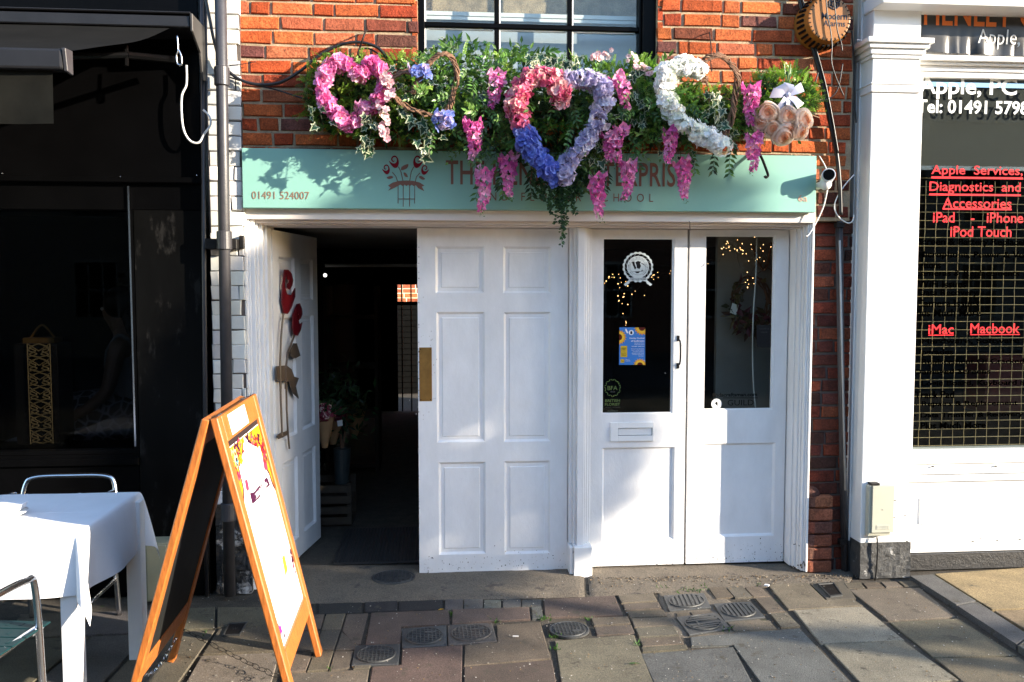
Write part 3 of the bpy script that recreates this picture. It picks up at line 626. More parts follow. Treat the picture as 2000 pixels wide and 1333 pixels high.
# ================================================================== LEFT: glazed pier, pipe, restaurant
tp = thing('glazed_brick_pier', (WX(445, -.03, 700), .1, 0), 'narrow white glazed brick pier behind the black downpipe', 'pier')
tx0, tx1 = WX(413, -.03, 600), WX(478, -.03, 600)
WHT = [(.68, .67, .64), (.74, .73, .70), (.62, .61, .58), (.70, .68, .62), (.55, .54, .52)]
g = MB(); zp = WZ(985, -.03, 440)
brick_wall(g, None, tx0, tx1, zp, 4.6, -.03, .2, WHT, seed=31, jitter=.08, stretcher=.17, joint=.0035, course=.0795)
r_ = random.Random(3); z = zp
while z < WZ(405, 0, 480):      # the return face towards the door
    g.box(tx1 + .001, tx1 + .007, -.026, .02 if int(z * 12) % 2 else .06, z, z + .0745, jit(r_.choice(WHT), .08)); z += .0795
g.build('glazed_bricks', M_GLAZED, tp)
g = MB(); g.box(tx0, tx1, -.024, .4, 0, 4.6); g.build('mortar_bed', M_MORTARD, tp)
g = MB(); vs = []; nx, nz = 12, 40
for j in range(nz + 1):
    for i in range(nx + 1):
        x = tx0 + (tx1 + .012 - tx0) * i / nx; z = zp * j / nz
        vs.append((x, -.036 - .022 * noise.noise(V((x * 14, z * 11, 3))) - .008 * noise.noise(V((x * 50, z * 40, 1))) - .012 * (1 - j / nz), z))
g.faces(vs, [(j * (nx + 1) + i, j * (nx + 1) + i + 1, (j + 1) * (nx + 1) + i + 1, (j + 1) * (nx + 1) + i) for j in range(nz) for i in range(nx)])
g.box(tx1 + .002, tx1 + .012, -.03, .05, 0, zp); g.build('peeling_base', M_PEEL, tp)

dp = thing('downpipe', (WX(437, -.12, 700), -.12, 0), 'black cast iron downpipe in front of the white glazed pier', 'downpipe')
xt, xb = W(431, 0, -.12), W(449, 1180, -.12); pr_ = .5 * (WX(446, -.12, 300) - WX(423, -.12, 300)); 
ax = lambda z: xb.x + (xt.x - xb.x) * (z - 0) / (xt.z - 0)
dk_ = MB(); dk_.tube([(ax(.02), -.12, .02), (ax(4.6), -.12, 4.6)], pr_, 20); dk_.build('pipe', M_PIPE, dp, smooth=True)
for py in (150, 470, 1000):
    z = WZ(py, -.12, 437); c = MB(); c.tube([(ax(z), -.12, z - .05), (ax(z), -.12, z - .045), (ax(z), -.12, z + .045), (ax(z), -.12, z + .05)], [pr_ + .002, pr_ + .009, pr_ + .009, pr_ + .002], 20); c.build('collar', M_PIPE, dp, smooth=False)
z = WZ(478, -.1, 437); c = MB(); c.box(WX(404, -.07, 478), WX(466, -.07, 478), -.11, -.02, z - .025, z + .03); c.box(WX(466, -.07, 478), WX(478, -.04, 478), -.06, -.03, z - .02, z + .05); c.build('wall_bracket', M_IRON, dp, bevel=.004)
vp = thing('vent_pipe', (WX(406, -.02, 300), -.02, 2.4), 'thin grey conduit running up between the restaurant and the glazed pier', 'conduit')
c = MB(); c.tube([W(404, 1180, -.045), W(394, -60, -.045)], .012, 10); c.tube([W(411, 455, -.04), W(407, 340, -.045), W(404, 215, -.04), W(402, -60, -.04)], .006, 8); c.build('conduit', M_PIPE, vp, smooth=True)

YR = -.04
rb_ = thing('restaurant', (WX(150, 0, 700), .3, 0), 'black painted restaurant front with a large dark window', 'shop building')
rx1 = WX(399, YR, 600); rx0 = -5.6
wl, wr = -4.6, WX(257, YR, 700); wt, wb = WZ(410, YR, 150), WZ(888, YR, 150)
b = MB(); zt_ = WZ(350, YR, 200)
b.box(rx0, rx1, YR, .4, zt_, 4.6); b.box(rx0, rx1 + .006, YR - .03, YR, zt_ - .02, zt_ + .01)
b.box(rx0, wl, YR, .4, 0, zt_); b.box(wl, rx1, YR + .004, .4, wt, zt_ - .001)
b.build('fascia', M_BLACK, rb_, bevel=.004)
b = MB(); b.box(WX(268, YR, 700), rx1, YR - .004, .4, 0, wt); b.build('side_panel', mat('scuffed_black_panel', (.003, .003, .003), .35, spec=.08, var=.4, vscale=3, dirt=(.014, .0135, .013), dirtscale=7, dirtcov=.58, stretch=(1.5, 1, .6)), rb_, bevel=.003)
b = MB(); b.box(wl, WX(268, YR, 700) - .001, YR + .002, .4, 0, wb); b.box(wl, WX(268, YR, 700) - .001, YR - .02, YR + .002, wb - .06, wb - .02); b.build('stall_riser', M_BLACK, rb_, bevel=.003)
b = MB(); b.box(wr, WX(267, YR, 700), YR - .004, .1, wb, wt); b.box(wl, wr, YR, .1, wb, wb + .02); wfr = b.build('window', M_BLACK, rb_)
b = MB(); b.box(WX(259, YR, 700), WX(262.2, YR, 700), YR - .008, YR - .0045, WZ(872, YR, 260), WZ(364, YR, 260)); sub(b, 'metal_edge_trim', M_ALU, wfr, rb_)
b = MB(); b.box(wl, wr, .02, .024, wb + .02, wt); sub(b, 'pane', M_SGLASS, wfr, rb_)
b = MB(); b.box(rx0, rx1, 3.4, 3.5, 0, 3); b.box(rx1 - .05, rx1, .4, 3.4, 0, 3); b.box(rx0, rx1, .4, 3.4, 2.7, 2.8); b.box(rx0 - .05, rx0, .4, 3.4, 0, 3); b.build('dining_room', M_DARK, rb_)
b = MB()
for px, py in [(4, 339), (235, 346), (384, 343), (217, 356)]: b.sphere(W(px, py, YR - .003), .004, 8, 6)
b.build('screw', M_ALU, rb_)
# things inside the restaurant window
ln = thing('pierced_lantern', W(75, 860, .45), 'tall black lantern pierced with golden scrollwork behind the restaurant glass', 'lantern')
YL = .16; lb0, lt0 = WZ(868, YL, 75), WZ(672, YL, 75); la, lc = WX(28, YL, 760), WX(112, YL, 760)
b = MB(); b.box(la, lc, YL + .01, YL + .20, lb0, lt0); b.build('body', M_BLACKM, ln)
b = MB()
for xa, xc_ in [(WX(56, YL, 760), WX(100, YL, 760))]:
    hx_ = (xc_ - xa); rows = 7; rh = (lt0 - lb0) / rows
    for j in range(rows):
        z0_ = lb0 + j * rh; cx_ = (xa + xc_) / 2
        for sg in (-1, 1):
            b.tube(smooth_path([(cx_, YL, z0_ + .004), (cx_ + sg * hx_ * .42, YL, z0_ + rh * .25), (cx_ + sg * hx_ * .15, YL, z0_ + rh * .5), (cx_ + sg * hx_ * .42, YL, z0_ + rh * .75), (cx_, YL, z0_ + rh)], 5), .004, 5)
            b.tube(smooth_path([(cx_ + sg * hx_ * .48, YL, z0_ + rh * .1), (cx_ + sg * hx_ * .1, YL, z0_ + rh * .3), (cx_ + sg * hx_ * .45, YL, z0_ + rh * .55), (cx_ + sg * hx_ * .2, YL, z0_ + rh * .9)], 5), .0035, 5)
            b.tube([(cx_, YL, z0_ + rh * .5), (cx_ + sg * hx_ * .5, YL, z0_ + rh)], .003, 5)
            b.tube([(cx_ + sg * hx_ * .5, YL, z0_), (cx_ + sg * hx_ * .5, YL, z0_ + rh)], .003, 5)
b.build('scrollwork', mat('gold_fretwork', (.24, .185, .085), .5, metal=.2, var=.2), ln)
b = MB(); b.box(la + .03, lc - .03, YL + .05, YL + .16, lt0 + .0, lt0 + .03); b.tube(smooth_path([(la + .05, YL + .1, lt0 + .03), ((la + lc) / 2, YL + .1, lt0 + .10), (lc - .05, YL + .1, lt0 + .03)], 6), .006, 6); b.build('lid', M_BRASS, ln)
def cloth_table_top(name, px0, px1, py0, py1, label):
    Y0, Y1 = .35, .95; z = WZ(890, Y0, 100)
    t = MB(); t.box(WX(px0, Y0, 880), WX(px1, Y0, 880), Y0, Y1, z - .02, z + .02); t.prism([(WX(px0, Y0, 880), Y0 - .004, z - .3), (WX(px1, Y0, 880), Y0 - .004, z - .3), (WX(px1, Y0, 880), Y0 - .004, z), (WX(px0, Y0, 880), Y0 - .004, z)], (0, .003, 0))
    tag(t.build(name, M_CLOTH, origin=(WX(px0, Y0, 880), Y0, z)), label, 'table')
cloth_table_top('dining_table', 128, 246, 0, 0, 'table under a white cloth inside the restaurant, right of the lantern')
cloth_table_top('dining_table', -60, 40, 0, 0, 'table under a white cloth inside the restaurant, left of the lantern')

M_AWM = mat('awning_metal', (.016, .016, .018), .4, var=.2, spec=.3, dirt=(.05, .05, .05), dirtscale=16, dirtcov=.66)
# ---- folding-arm awning
aw = thing('awning', (-2.4, -.2, 2.9), 'dark canvas folding arm awning with hanging valance over the restaurant window', 'awning')
xa1 = WX(386, -.22, 90); zc = WZ(62, -.25, 300)
b = MB(); b.box(-5.5, xa1 - .02, -.27, YR - .005, zc + .02, zc + .075); b.box(-5.5, xa1 - .02, -.26, YR - .005, zc + .09, zc + .10); b.build('cassette', M_AWM, aw, bevel=.006)
b = MB(); b.prism([(xa1 - .018, -.28, zc + .085), (xa1 - .018, YR - .005, zc + .085), (xa1 - .018, YR - .005, zc - .19), (xa1 - .018, -.10, zc - .20), (xa1 - .018, -.14, zc - .07), (xa1 - .018, -.275, zc + .0)], (.012, 0, 0)); b.build('end_plate', mat('grey_end_plate', (.035, .032, .03), .5, var=.2), aw, bevel=.002)
yf = -1.30; xf = WX(128, yf, 115); zf1 = WZ(98, yf, 100); zf0 = WZ(139, yf, 100)
b = MB(); n = 14; vs = []
for j in range(n + 1):
    t = j / n
    for i in range(9):
        x = -5.5 + (xa1 - .12 + (xf - xa1 + .12) * t + 5.5) * i / 8; vs.append((x, -.22 + (yf + .22) * t, zc + .03 + (zf1 - zc - .03) * t - .025 * math.sin(math.pi * t) + .004 * math.sin(t * 9 + i)))
b.faces(vs, [(j * 9 + i, j * 9 + i + 1, (j + 1) * 9 + i + 1, (j + 1) * 9 + i) for j in range(n) for i in range(8)]); b.build('canvas', M_AWN, aw, smooth=True)
b = MB(); b.box(-5.5, xf, yf - .03, yf + .03, zf0, zf1); b.build('front_bar', M_AWM, aw, bevel=.01, bseg=2)
b = MB(); b.prism([(xf + .001, yf - .035, zf1), (xf + .001, yf + .03, zf1 + .005), (xf + .001, yf + .03, zf0 - .008), (xf + .001, yf - .02, zf0 - .004)], (.014, 0, 0)); b.build('bar_end_cap', M_PIPE, aw, bevel=.002)
b = MB(); xv = WX(104, yf, 180); zv = WZ(240, yf, 100); vs = []
for j in range(7):
    for i in range(41):
        x = -3.6 + (xv + 3.6) * i / 40; t = j / 6; vs.append((x - .01 * t * (i == 40), yf + .012 * math.sin(i * .9) * t + .03 * t, zf0 + .01 + (zv - zf0 - .01) * t))
b.faces(vs, [(j * 41 + i, j * 41 + i + 1, (j + 1) * 41 + i + 1, (j + 1) * 41 + i) for j in range(6) for i in range(40)]); b.build('valance', mat('valance_canvas', (.012, .012, .010), .9, spec=.1, var=.35, vscale=7, translucent=.1), aw, smooth=True)
b = MB(); e0 = W(352, 118, -.16); e1 = W(246, 108, -.5); b.tube([e0, e1], .018, 8); b.tube([e1, V((xf - .5, yf + .03, zf0 + .04))], .016, 8); b.tube([e1 + V((0, 0, -.05)), e1 + V((0, 0, .045))], .012, 8); b.build('folding_arm', M_BLACK, aw)
b = MB(); k0 = W(346, 70, -.26); b.tube(smooth_path([k0, k0 + V((.004, -.004, -.07)), k0 + V((-.006, -.004, -.1)), k0 + V((.0, -.004, -.14)), k0 + V((.02, -.004, -.14)), k0 + V((.018, -.004, -.10)), k0 + V((.006, -.004, -.07))], 5), .005, 6); b.build('crank_eye', M_ALU, aw, smooth=True)
wc = MB(); wc.tube(wpath([(364, 128), (364, 165), (355, 188), (355, 230), (360, 258), (372, 276), (388, 279), (399, 262), (411, 244), (409, 228), (397, 215)], -.10, 6), .0058, 8)
tag(wc.build('cable', M_WCABLE, origin=W(364, 128, -.1), smooth=True), 'white power cable hanging in a loop below the awning end', 'cable')

# ================================================================== RIGHT: repair shop
YP = -.098
rs = thing('repair_shop', (WX(1850, 0, 900), .2, 0), 'white painted shop front with a pilaster and a barred display window', 'shop building')
pxa, pxb = WX(1692, YP, 600), WX(1783, YP, 600)
b = MB(); zpl = WZ(1060, YP, 1735)
b.box(pxa, pxb, YP, .12, zpl, 4.6); b.box(WX(1661, .05, 700), pxa, .02, .12, .0, 4.6); b.box(WX(1652, .1, 700), WX(1663, .1, 700), .05, .12, .0, 4.6)
zc0, zc1 = WZ(115, YP, 1740), WZ(82, YP, 1740)
steps = [(zc0, zc0 + .02, .012), (zc0 + .02, zc0 + .05, .022), (zc0 + .05, zc0 + .075, .038), (zc0 + .075, zc1 + .012, .055)]
for a, c, o in steps: b.box(pxa - o, pxb + o * .9, YP - o, .1, a, c - .0005)
zn0, zn1 = WZ(181, YP, 1740), WZ(165, YP, 1740); b.box(pxa - .01, pxb + .008, YP - .012, .1, zn0, zn1 - .004); b.box(pxa - .016, pxb + .012, YP - .018, .1, zn1 - .004, zn1 + .004)
b.build('pilaster', M_WHITE2, rs, bevel=.005, bseg=2)
b = MB(); b.box(pxa - .015, 5.2, -.22, .0, 3.215, 3.29); b.box(pxa - .03, 5.2, -.25, .0, 3.2905, 3.36); b.box(pxa, 5.2, -.16, 0, 3.3605, 4.2); b.build('cornice', M_WHITE2, rs, bevel=.006, bseg=2)
b = MB(); x0_, x1_ = pxa - .002, WX(1776, YP, 1100); vs = []; nx, nz = 14, 12
for j in range(nz + 1):
    for i in range(nx + 1):
        x = x0_ + (x1_ - x0_) * i / nx; z = (zpl + .004) * j / nz; rough = max(0, (1 - j / 7)) * (1 if i > 5 else .4)
        vs.append((x, YP - .008 - .006 * noise.noise(V((x * 30, z * 30, 0))) - .02 * rough * abs(noise.noise(V((x * 60, z * 60, 5)))), z))
b.faces(vs, [(j * (nx + 1) + i, j * (nx + 1) + i + 1, (j + 1) * (nx + 1) + i + 1, (j + 1) * (nx + 1) + i) for j in range(nz) for i in range(nx)])
b.box(x0_, x1_, YP - .004, .12, 0, zpl - .002); b.box(WX(1661, .05, 700) - .002, x0_, .016, .12, 0, zpl - .02); b.build('rough_plinth', mat('rough_black_plinth', (.045, .046, .046), .7, var=.4, vscale=22, bump=1.0, bscale=60, dirt=(.34, .34, .33), dirtscale=26, dirtcov=.60), rs)
YG = .045; xw0 = WX(1787, 0, 600); xw1 = 5.2
zt1, zs0 = WZ(150, 0, 1880), WZ(879, 0, 1880)
b = MB()
for a, c, y in [(zt1 - .004, zt1 + .03, .012), (zt1 + .03, zt1 + .06, -.0), (zt1 + .06, zt1 + .075, -.03), (zt1 + .075, zt1 + .105, -.055), (zt1 + .105, zt1 + .13, -.02)]: b.box(pxb - .001, xw1, y, .12, a, c - .0005)
b.box(pxb - .001, xw1, .03, .12, zt1 + .13, 4.6); b.build('window_head', M_WHITE2, rs, bevel=.004, bseg=2)
b = MB(); b.box(pxb + .0005, xw0 + .012, .004, .12, zs0 - .03, zt1 - .004); wfr2 = b.build('window', M_WHITE2, rs)
b = MB(); b.box(xw0 + .01, xw1, YG, YG + .004, zs0 - .02, zt1 + .03); sub(b, 'pane', M_DGLASS, wfr2, rs)
b = MB(); b.box(xw0 + .012, xw1, .05, .0815, WZ(333, .05, 1880), WZ(325, .05, 1880)); sub(b, 'transom_bar', M_ALU, wfr2, rs)
b = MB(); b.box(pxb + .0005, xw1, -.012, .12, WZ(905, 0, 1880), zs0); b.box(pxb + .0005, xw1, .0, .12, WZ(926, 0, 1880), WZ(905, 0, 1880)); b.box(pxb + .0005, xw1, -.008, .12, WZ(940, 0, 1880), WZ(928, 0, 1880)); b.build('window_sill', M_WHITE2, rs, bevel=.004, bseg=2)
b = MB(); z0_, z1_ = WZ(1079, 0, 1880), WZ(941, 0, 1880); b.box(pxb + .0005, xw1, .008, .12, z0_, z1_)
a0, a1, c0, c1 = WX(1797, 0, 1000), xw1, WZ(1023, 0, 1880), WZ(971, 0, 1880)
for q in [(a0, a0 + .012, c0, c1), (a0 + .012, a1, c0, c0 + .012), (a0 + .012, a1, c1 - .012, c1)]: b.box(q[0], q[1], .0, .008, q[2], q[3])
b.build('stall_riser', M_WHITE2, rs, bevel=.003)
b = MB(); b.box(x1_ + .001, xw1, .0, .12, 0.0, z0_ - .003); b.build('plinth', M_PLINTH, rs, bevel=.004)
b = MB()
for px, py in [(1822, 912), (1945, 911)]: b.sphere(W(px, py, -.008), .006, 8, 5, (0, 0, 0), (1.6, 1, .7))
for px, py in [(1900, 1058), (1915, 1053), (1948, 1056), (1992, 1054), (1746, 1011), (1768, 1008), (1748, 978)]: b.sphere(W(px, py, YP - .001 if px < 1783 else .007), .005, 8, 5, None, (2.0, .5, .6))
b.build('rust_spot', M_IRON, rs)
b = MB(); b.box(pxa, xw1, 2.2, 2.3, 0, 3.2); b.box(pxa - .1, pxa - .01, .12, 2.2, 0, 3.2); b.box(pxa, xw1, .12, 2.2, 2.75, 2.85); b.box(xw1, xw1 + .1, -.1, 2.2, 0, 3.2); b.build('shop_interior', mat('dim_shop_interior', (.008, .008, .0075), .9, var=.3, vscale=2), rs)
b = MB(); b.box(xw0 - .02, xw1, .082, .095, WZ(333, .082, 1880), 2.85); b.build('back_board', mat('grey_back_board', (.035, .034, .031), .8, var=.15, vscale=3), rs)
b = MB(); b.box(WX(1890, .9, 740), WX(1960, .9, 740), .7, .95, WZ(800, .9, 1900), WZ(690, .9, 1900)); tag(b.build('cash_box', mat('dark_red_tin', (.10, .012, .01), .4, var=.2), origin=W(1920, 740, .8), bevel=.01), 'dark red box standing inside the barred window', 'box')
# ---- security grille behind the glass
sg = MB(); YS = .11; x = WX(1778, YS, 600); zg0, zg1 = WZ(876, YS, 1880), WZ(338, YS, 1880); pitch = 24.7 / F_PX * (YS + 4.7) ; rr = random.Random(4)
xs = x
while xs < xw1:
    pts = []
    zz = zg0
    off = rr.uniform(-.002, .002)
    while zz < zg1 - rr.uniform(0, .03): pts.append((xs + off + rr.uniform(-.0022, .0022), YS + rr.uniform(-.001, .001), zz)); zz += .05
    sg.tube(pts, .0017, 5); xs += pitch if rr.random() > .1 else pitch * 1.03
zz = zg0 + .02; vstep = 17.1 / F_PX * (YS + 4.7)
while zz < zg1 - .02: sg.tube([(xw0 - .03, YS - .003, zz), (xw1, YS - .003, zz)], .0019, 5); zz += vstep
tag(sg.build('security_grille', mat('brass_wire', (.36, .27, .135), .4, var=.25), origin=(xw0, YS, zg0)), 'brassy link security grille drawn down behind the shop window', 'grille')
# ---- vinyl lettering on the window
YV = YG - .0035
wt_ = MB(); WHT_ = (.80, .82, .80); REDV = (.62, .022, .03); BLK = (.0006, .0006, .0006)
text_on(wt_, "Apple, PC & Mac", 1794, 157, 2118, 193, YV, col=WHT_, bold=.018)
text_on(wt_, "Tel: 01491 579868", 1790, 199, 2042, 221, YV, col=WHT_, bold=.022)
o1 = tag(wt_.build('window_lettering', M_FLAT, origin=W(1900, 190, YV)), 'large white vinyl lettering with the phone number at the top of the window', 'lettering')
wt_ = MB()
for s, x0_, y0_, x1_, y1_, ul in [("Apple  Services,", 1819, 325, 1998, 346, 1), ("Diagnostics  and", 1815, 357, 1994, 379, 1), ("Accessories", 1841, 388, 1976, 407, 1), ("iPad    -   iPhone", 1822, 416, 1999, 435, 0), ("iPod Touch", 1856, 443, 1976, 463, 0), ("iMac", 1813, 634, 1863, 653, 1), ("Macbook", 1895, 632, 1992, 652, 1)]:
    text_on(wt_, s, x0_, y0_, x1_, y1_, YV, col=REDV, bold=.010)
    if ul: a, c = W(x0_, y1_ + 3, YV), W(x1_, y1_ + 1, YV); wt_.face([(a.x, YV, a.z), (c.x, YV, a.z), (c.x, YV, c.z), (a.x, YV, c.z)], REDV)
tag(wt_.build('window_lettering', M_FLAT, origin=W(1900, 400, YV)), 'red vinyl lettering listing services in the window', 'lettering')
wt_ = MB()
for s, x0_, y0_, x1_ in [("Screen & Battery Replacement", 1792, 467, 2040), ("Microphone, Power & Volume", 1792, 492, 2040), ("Buttons", 1786, 510, 1838), ("Cameras & Replacements", 1786, 528, 1992), ("WiFi Issues", 1792, 548, 1888), ("Data Recovery", 1794, 566, 1910), ("Camera Issues", 1790, 585, 1912), ("Plus Much More", 1786, 604, 1916), ("Hardware, Software Repair", 1800, 660, 2060), ("Upgrades", 1786, 682, 1862), ("Replacement Of Cracked", 1800, 700, 2000), ("Damaged Screens", 1786, 720, 1935), ("Logic Board, Keyboard and", 1800, 742, 2020), ("Track Pad", 1786, 764, 1864), ("Repairs & Replacement", 1800, 782, 1988), ("Data Transfer & Recovery", 1798, 804, 1999), ("Plus Much More", 1798, 824, 1926)]:
    text_on(wt_, s, x0_, y0_, x1_, y0_ + 15, YV, col=BLK, bold=.02)
    if x0_ >= 1798: wt_.sphere(W(x0_ - 10, y0_ + 8, YV), .0045, 8, 5, BLK, (1, .1, 1))
tag(wt_.build('window_lettering', mat('black_vinyl', attr=True, rough=1.0, var=0, spec=0.0), origin=W(1890, 640, YV)), 'small black vinyl list of repairs on the lower window', 'lettering')
# ---- banner above
bn = thing('banner', W(1900, 50, -.05), 'crinkled black vinyl banner with orange and white lettering above the window', 'banner')
YB = -.045; bx0_ = WX(1799, YB, 60); bz0_, bz1_ = WZ(103, YB, 1900), WZ(-120, YB, 1900); b = MB(); vs = []; nx, nz = 90, 40
def bwave(x, z):
    u = (z - bz0_) / (bz1_ - bz0_)
    k = math.exp(-((u) / .13) ** 2)
    return YB + .009 * k * math.sin(x * 60 + 3 * math.sin(x * 17)) - .016 * k * noise.noise(V((x * 16, z * 5, 2))) + .006 * noise.noise(V((x * 5, z * 6, 7)))
for j in range(nz + 1):
    for i in range(nx + 1):
        x = bx0_ + (xw1 - bx0_) * (i / nx) ** 1.25; z = bz0_ + (bz1_ - bz0_) * j / nz - (.012 * math.sin(min(1, i / 30) * 1.5) if j == 0 else 0); vs.append((x, bwave(x, z), z))
b.faces(vs, [(j * (nx + 1) + i, j * (nx + 1) + i + 1, (j + 1) * (nx + 1) + i + 1, (j + 1) * (nx + 1) + i) for j in range(nz) for i in range(nx)]); b.build('sheet', M_BANNER, bn, smooth=True)
b = MB(); text_on(b, "HENLEY CO", 1804, 2, 2062, 50, YB, col=(.75, .20, .055), bold=.015); text_on(b, "Apple, PC & Mac", 1908, 63, 2134, 95, YB, col=(.80, .79, .77), bold=-.004)
b.v = [(x, bwave(x, z) - .003, z) for x, y, z in b.v]; b.build('lettering', M_FLAT, bn)
# ---- meter box
mb_ = thing('meter_box', W(1718, 1000, YP - .07), 'cream plastic meter box fixed low on the white pilaster', 'meter box')
YM = YP - .055; b = MB(); b.box(WX(1699, YM, 1000), WX(1743, YM, 1000), YM + .012, YP - .001, WZ(1046, YM, 1718), WZ(950, YM, 1718)); b.box(WX(1698, YM, 1000), WX(1744, YM, 1000), YM + .012, YP - .001, WZ(1048.5, YM, 1718), WZ(1046, YM, 1718)); b.build('case', M_GREYBOX, mb_, bevel=.004)
b = MB(); b.box(WX(1704, YM, 1000), WX(1746, YM, 1000), YM, YM + .0115, WZ(1041, YM, 1718), WZ(950, YM, 1718)); b.box(WX(1712, YM, 1000), WX(1738, YM, 1000), YM - .002, YM, WZ(1035, YM, 1718), WZ(1026, YM, 1718)); b.build('lid', M_GREYBOX, mb_, bevel=.003)
b = MB(); text_on(b, "CAVITY", 1714, 1027, 1736, 1034, YM - .0027, col=(.42, .43, .38)); b.sphere(W(1724, 996, YM - .001), .003, 8, 5, (.4, .4, .35)); b.build('lettering', M_FLAT, mb_)
b = MB(); b.box(WX(1700, YP - .03, 940), WX(1716, YP - .03, 940), YP - .045, YP - .001, WZ(949.5, YM, 1718), WZ(945, YM, 1718)); b.build('latch', M_IRON, mb_)
b = MB(); b.tube(wpath([(1713, 1050, -.12), (1714, 1075, -.125), (1712, 1110, -.12), (1709, 1134, -.115)], -.12), .0045, 6); tag(b.build('cable', M_CABLE, origin=W(1713, 1050, -.12), smooth=True), 'thin dark cable dropping from the meter box past the plinth', 'cable')
# ================================================================== MINT SIGN
YF = -.055
sgn = thing('shop_sign', W(1030, 350, YF), 'mint green fascia board with brown lettering above the white doors', 'shop sign')
c0, c1, c2, c3 = W(470, 291, YF), W(1596, 303, YF), W(1593, 414, YF), W(474, 408, YF)
b = MB(); zt0 = (c0.z + c1.z) / 2; zb0 = (c2.z + c3.z) / 2
b.box(c3.x, c2.x, YF, -.012, zb0, zt0); b.build('board', M_MINT, sgn, bevel=.003)
YT = YF - .0022; b = MB(); BR = (.20, .10, .075); TP = (.24, .15, .10); CR = (.20, .005, .014)
text_on(b, "01491 524007", 492, 375, 604, 389, YT, col=TP, bold=.0)
text_on(b, "6a", 1559, 381, 1577, 394, YT, col=(.5, .3, .22))
text_on(b, "THE HENLEY ENTERPRISE", 871, 319, 1340, 361, YT, col=BR, bold=.012, spacing=1.05)
text_on(b, "AND FLOWER SCHOOL", 934, 379, 1276, 392, YT, col=BR, spacing=1.9)
b.build('lettering', M_FLAT, sgn)
# emblem: four curled roses over a ribbon and fork
def rose_outline(cx, cy, s, flip=1, ang=0.0):
    pts = []
    # outer cup then inner spiral, in units of s, pointing up
    raw = [(-.95, -.10), (-.62, .52), (-.20, .95), (.18, 1.05), (.50, .80), (.66, .30), (.62, -.25), (.38, -.75), (.02, -.98), (-.36, -.86), (-.60, -.50), (-.52, -.12), (-.26, .06), (-.06, -.06), (-.02, -.16), (-.22, -.12), (-.36, -.26), (-.34, -.56), (-.06, -.72), (.20, -.62), (.34, -.24), (.22, .14), (-.10, .30), (-.46, .22)]
    c_, s_ = math.cos(ang), math.sin(ang); out = []
    for x, y in raw:
        x *= flip; out.append((cx + s * (x * c_ - y * s_), cy + s * (x * s_ + y * c_)))
    return out
import mathutils
def fill(mb, P3, col, ext):
    """fill a concave outline and give it thickness"""
    from mathutils.geometry import tessellate_polygon
    tri = tessellate_polygon([P3]); e = V(ext); n = len(P3)
    mb.faces(P3, [tuple(t) for t in tri], col); mb.faces([p + e for p in P3], [tuple(reversed(t)) for t in tri], col)
    mb.faces(P3 + [p + e for p in P3], [(i, (i + 1) % n, n + (i + 1) % n, n + i) for i in range(n)], col)
def sm2(pts, n=3): return [(p.x, p.y) for p in smooth_path([(x, y, 0) for x, y in pts], n, True)][:-1]
b = MB(); e_ = (0, .0015, 0)
for cx, cy, s, f in [(771, 316, 12, 1), (755, 331, 9.5, 1), (815, 316, 12, -1), (829, 332, 9.5, -1)]:
    fill(b, [W(x, y, YT) for x, y in sm2(rose_outline(cx, cy, s, f), 3)], CR, e_)
for pts in [[(778, 326), (783, 336), (787, 354)], [(766, 337), (773, 345), (777, 356)], [(808, 326), (803, 336), (800, 354)], [(820, 338), (813, 346), (811, 356)]]:
    b.tube([W(x, y, YT) for x, y in pts], .0022, 5, BR)
for x, y, L, a in [(784, 333, 18, -.75), (788, 338, 12, .75), (768, 347, -13, .0), (818, 346, 13, .3)]:
    p = [(x, y), (x + L * .3 * math.cos(a) + L * .25 * math.sin(a), y + L * .3 * math.sin(a) - abs(L) * .25 * math.cos(a)), (x + L * math.cos(a), y + L * math.sin(a)), (x + L * .6 * math.cos(a) - L * .25 * math.sin(a), y + L * .6 * math.sin(a) + abs(L) * .25 * math.cos(a))]
    fill(b, [W(q[0], q[1], YT) for q in sm2(p, 3)], BR, e_)
fill(b, [W(x, y, YT) for x, y in [(758, 363), (767, 357), (779, 354), (794, 353), (808, 354), (820, 357), (829, 363), (824, 365), (829, 374), (817, 368), (812, 362), (808, 364), (804, 361), (800, 364), (797, 361), (794, 364), (790, 361), (787, 364), (782, 361), (778, 363), (771, 367), (758, 373), (763, 367)]], BR, e_)
for x, y in [(777.5, 398), (787.5, 404), (800, 404), (810, 398)]: b.tube([W(x, 362, YT), W(x, y, YT)], .0019, 5, BR)
b.tube([W(777, 389, YT), W(810, 389, YT)], .0019, 5, BR)
b.build('emblem', M_FLAT, sgn)

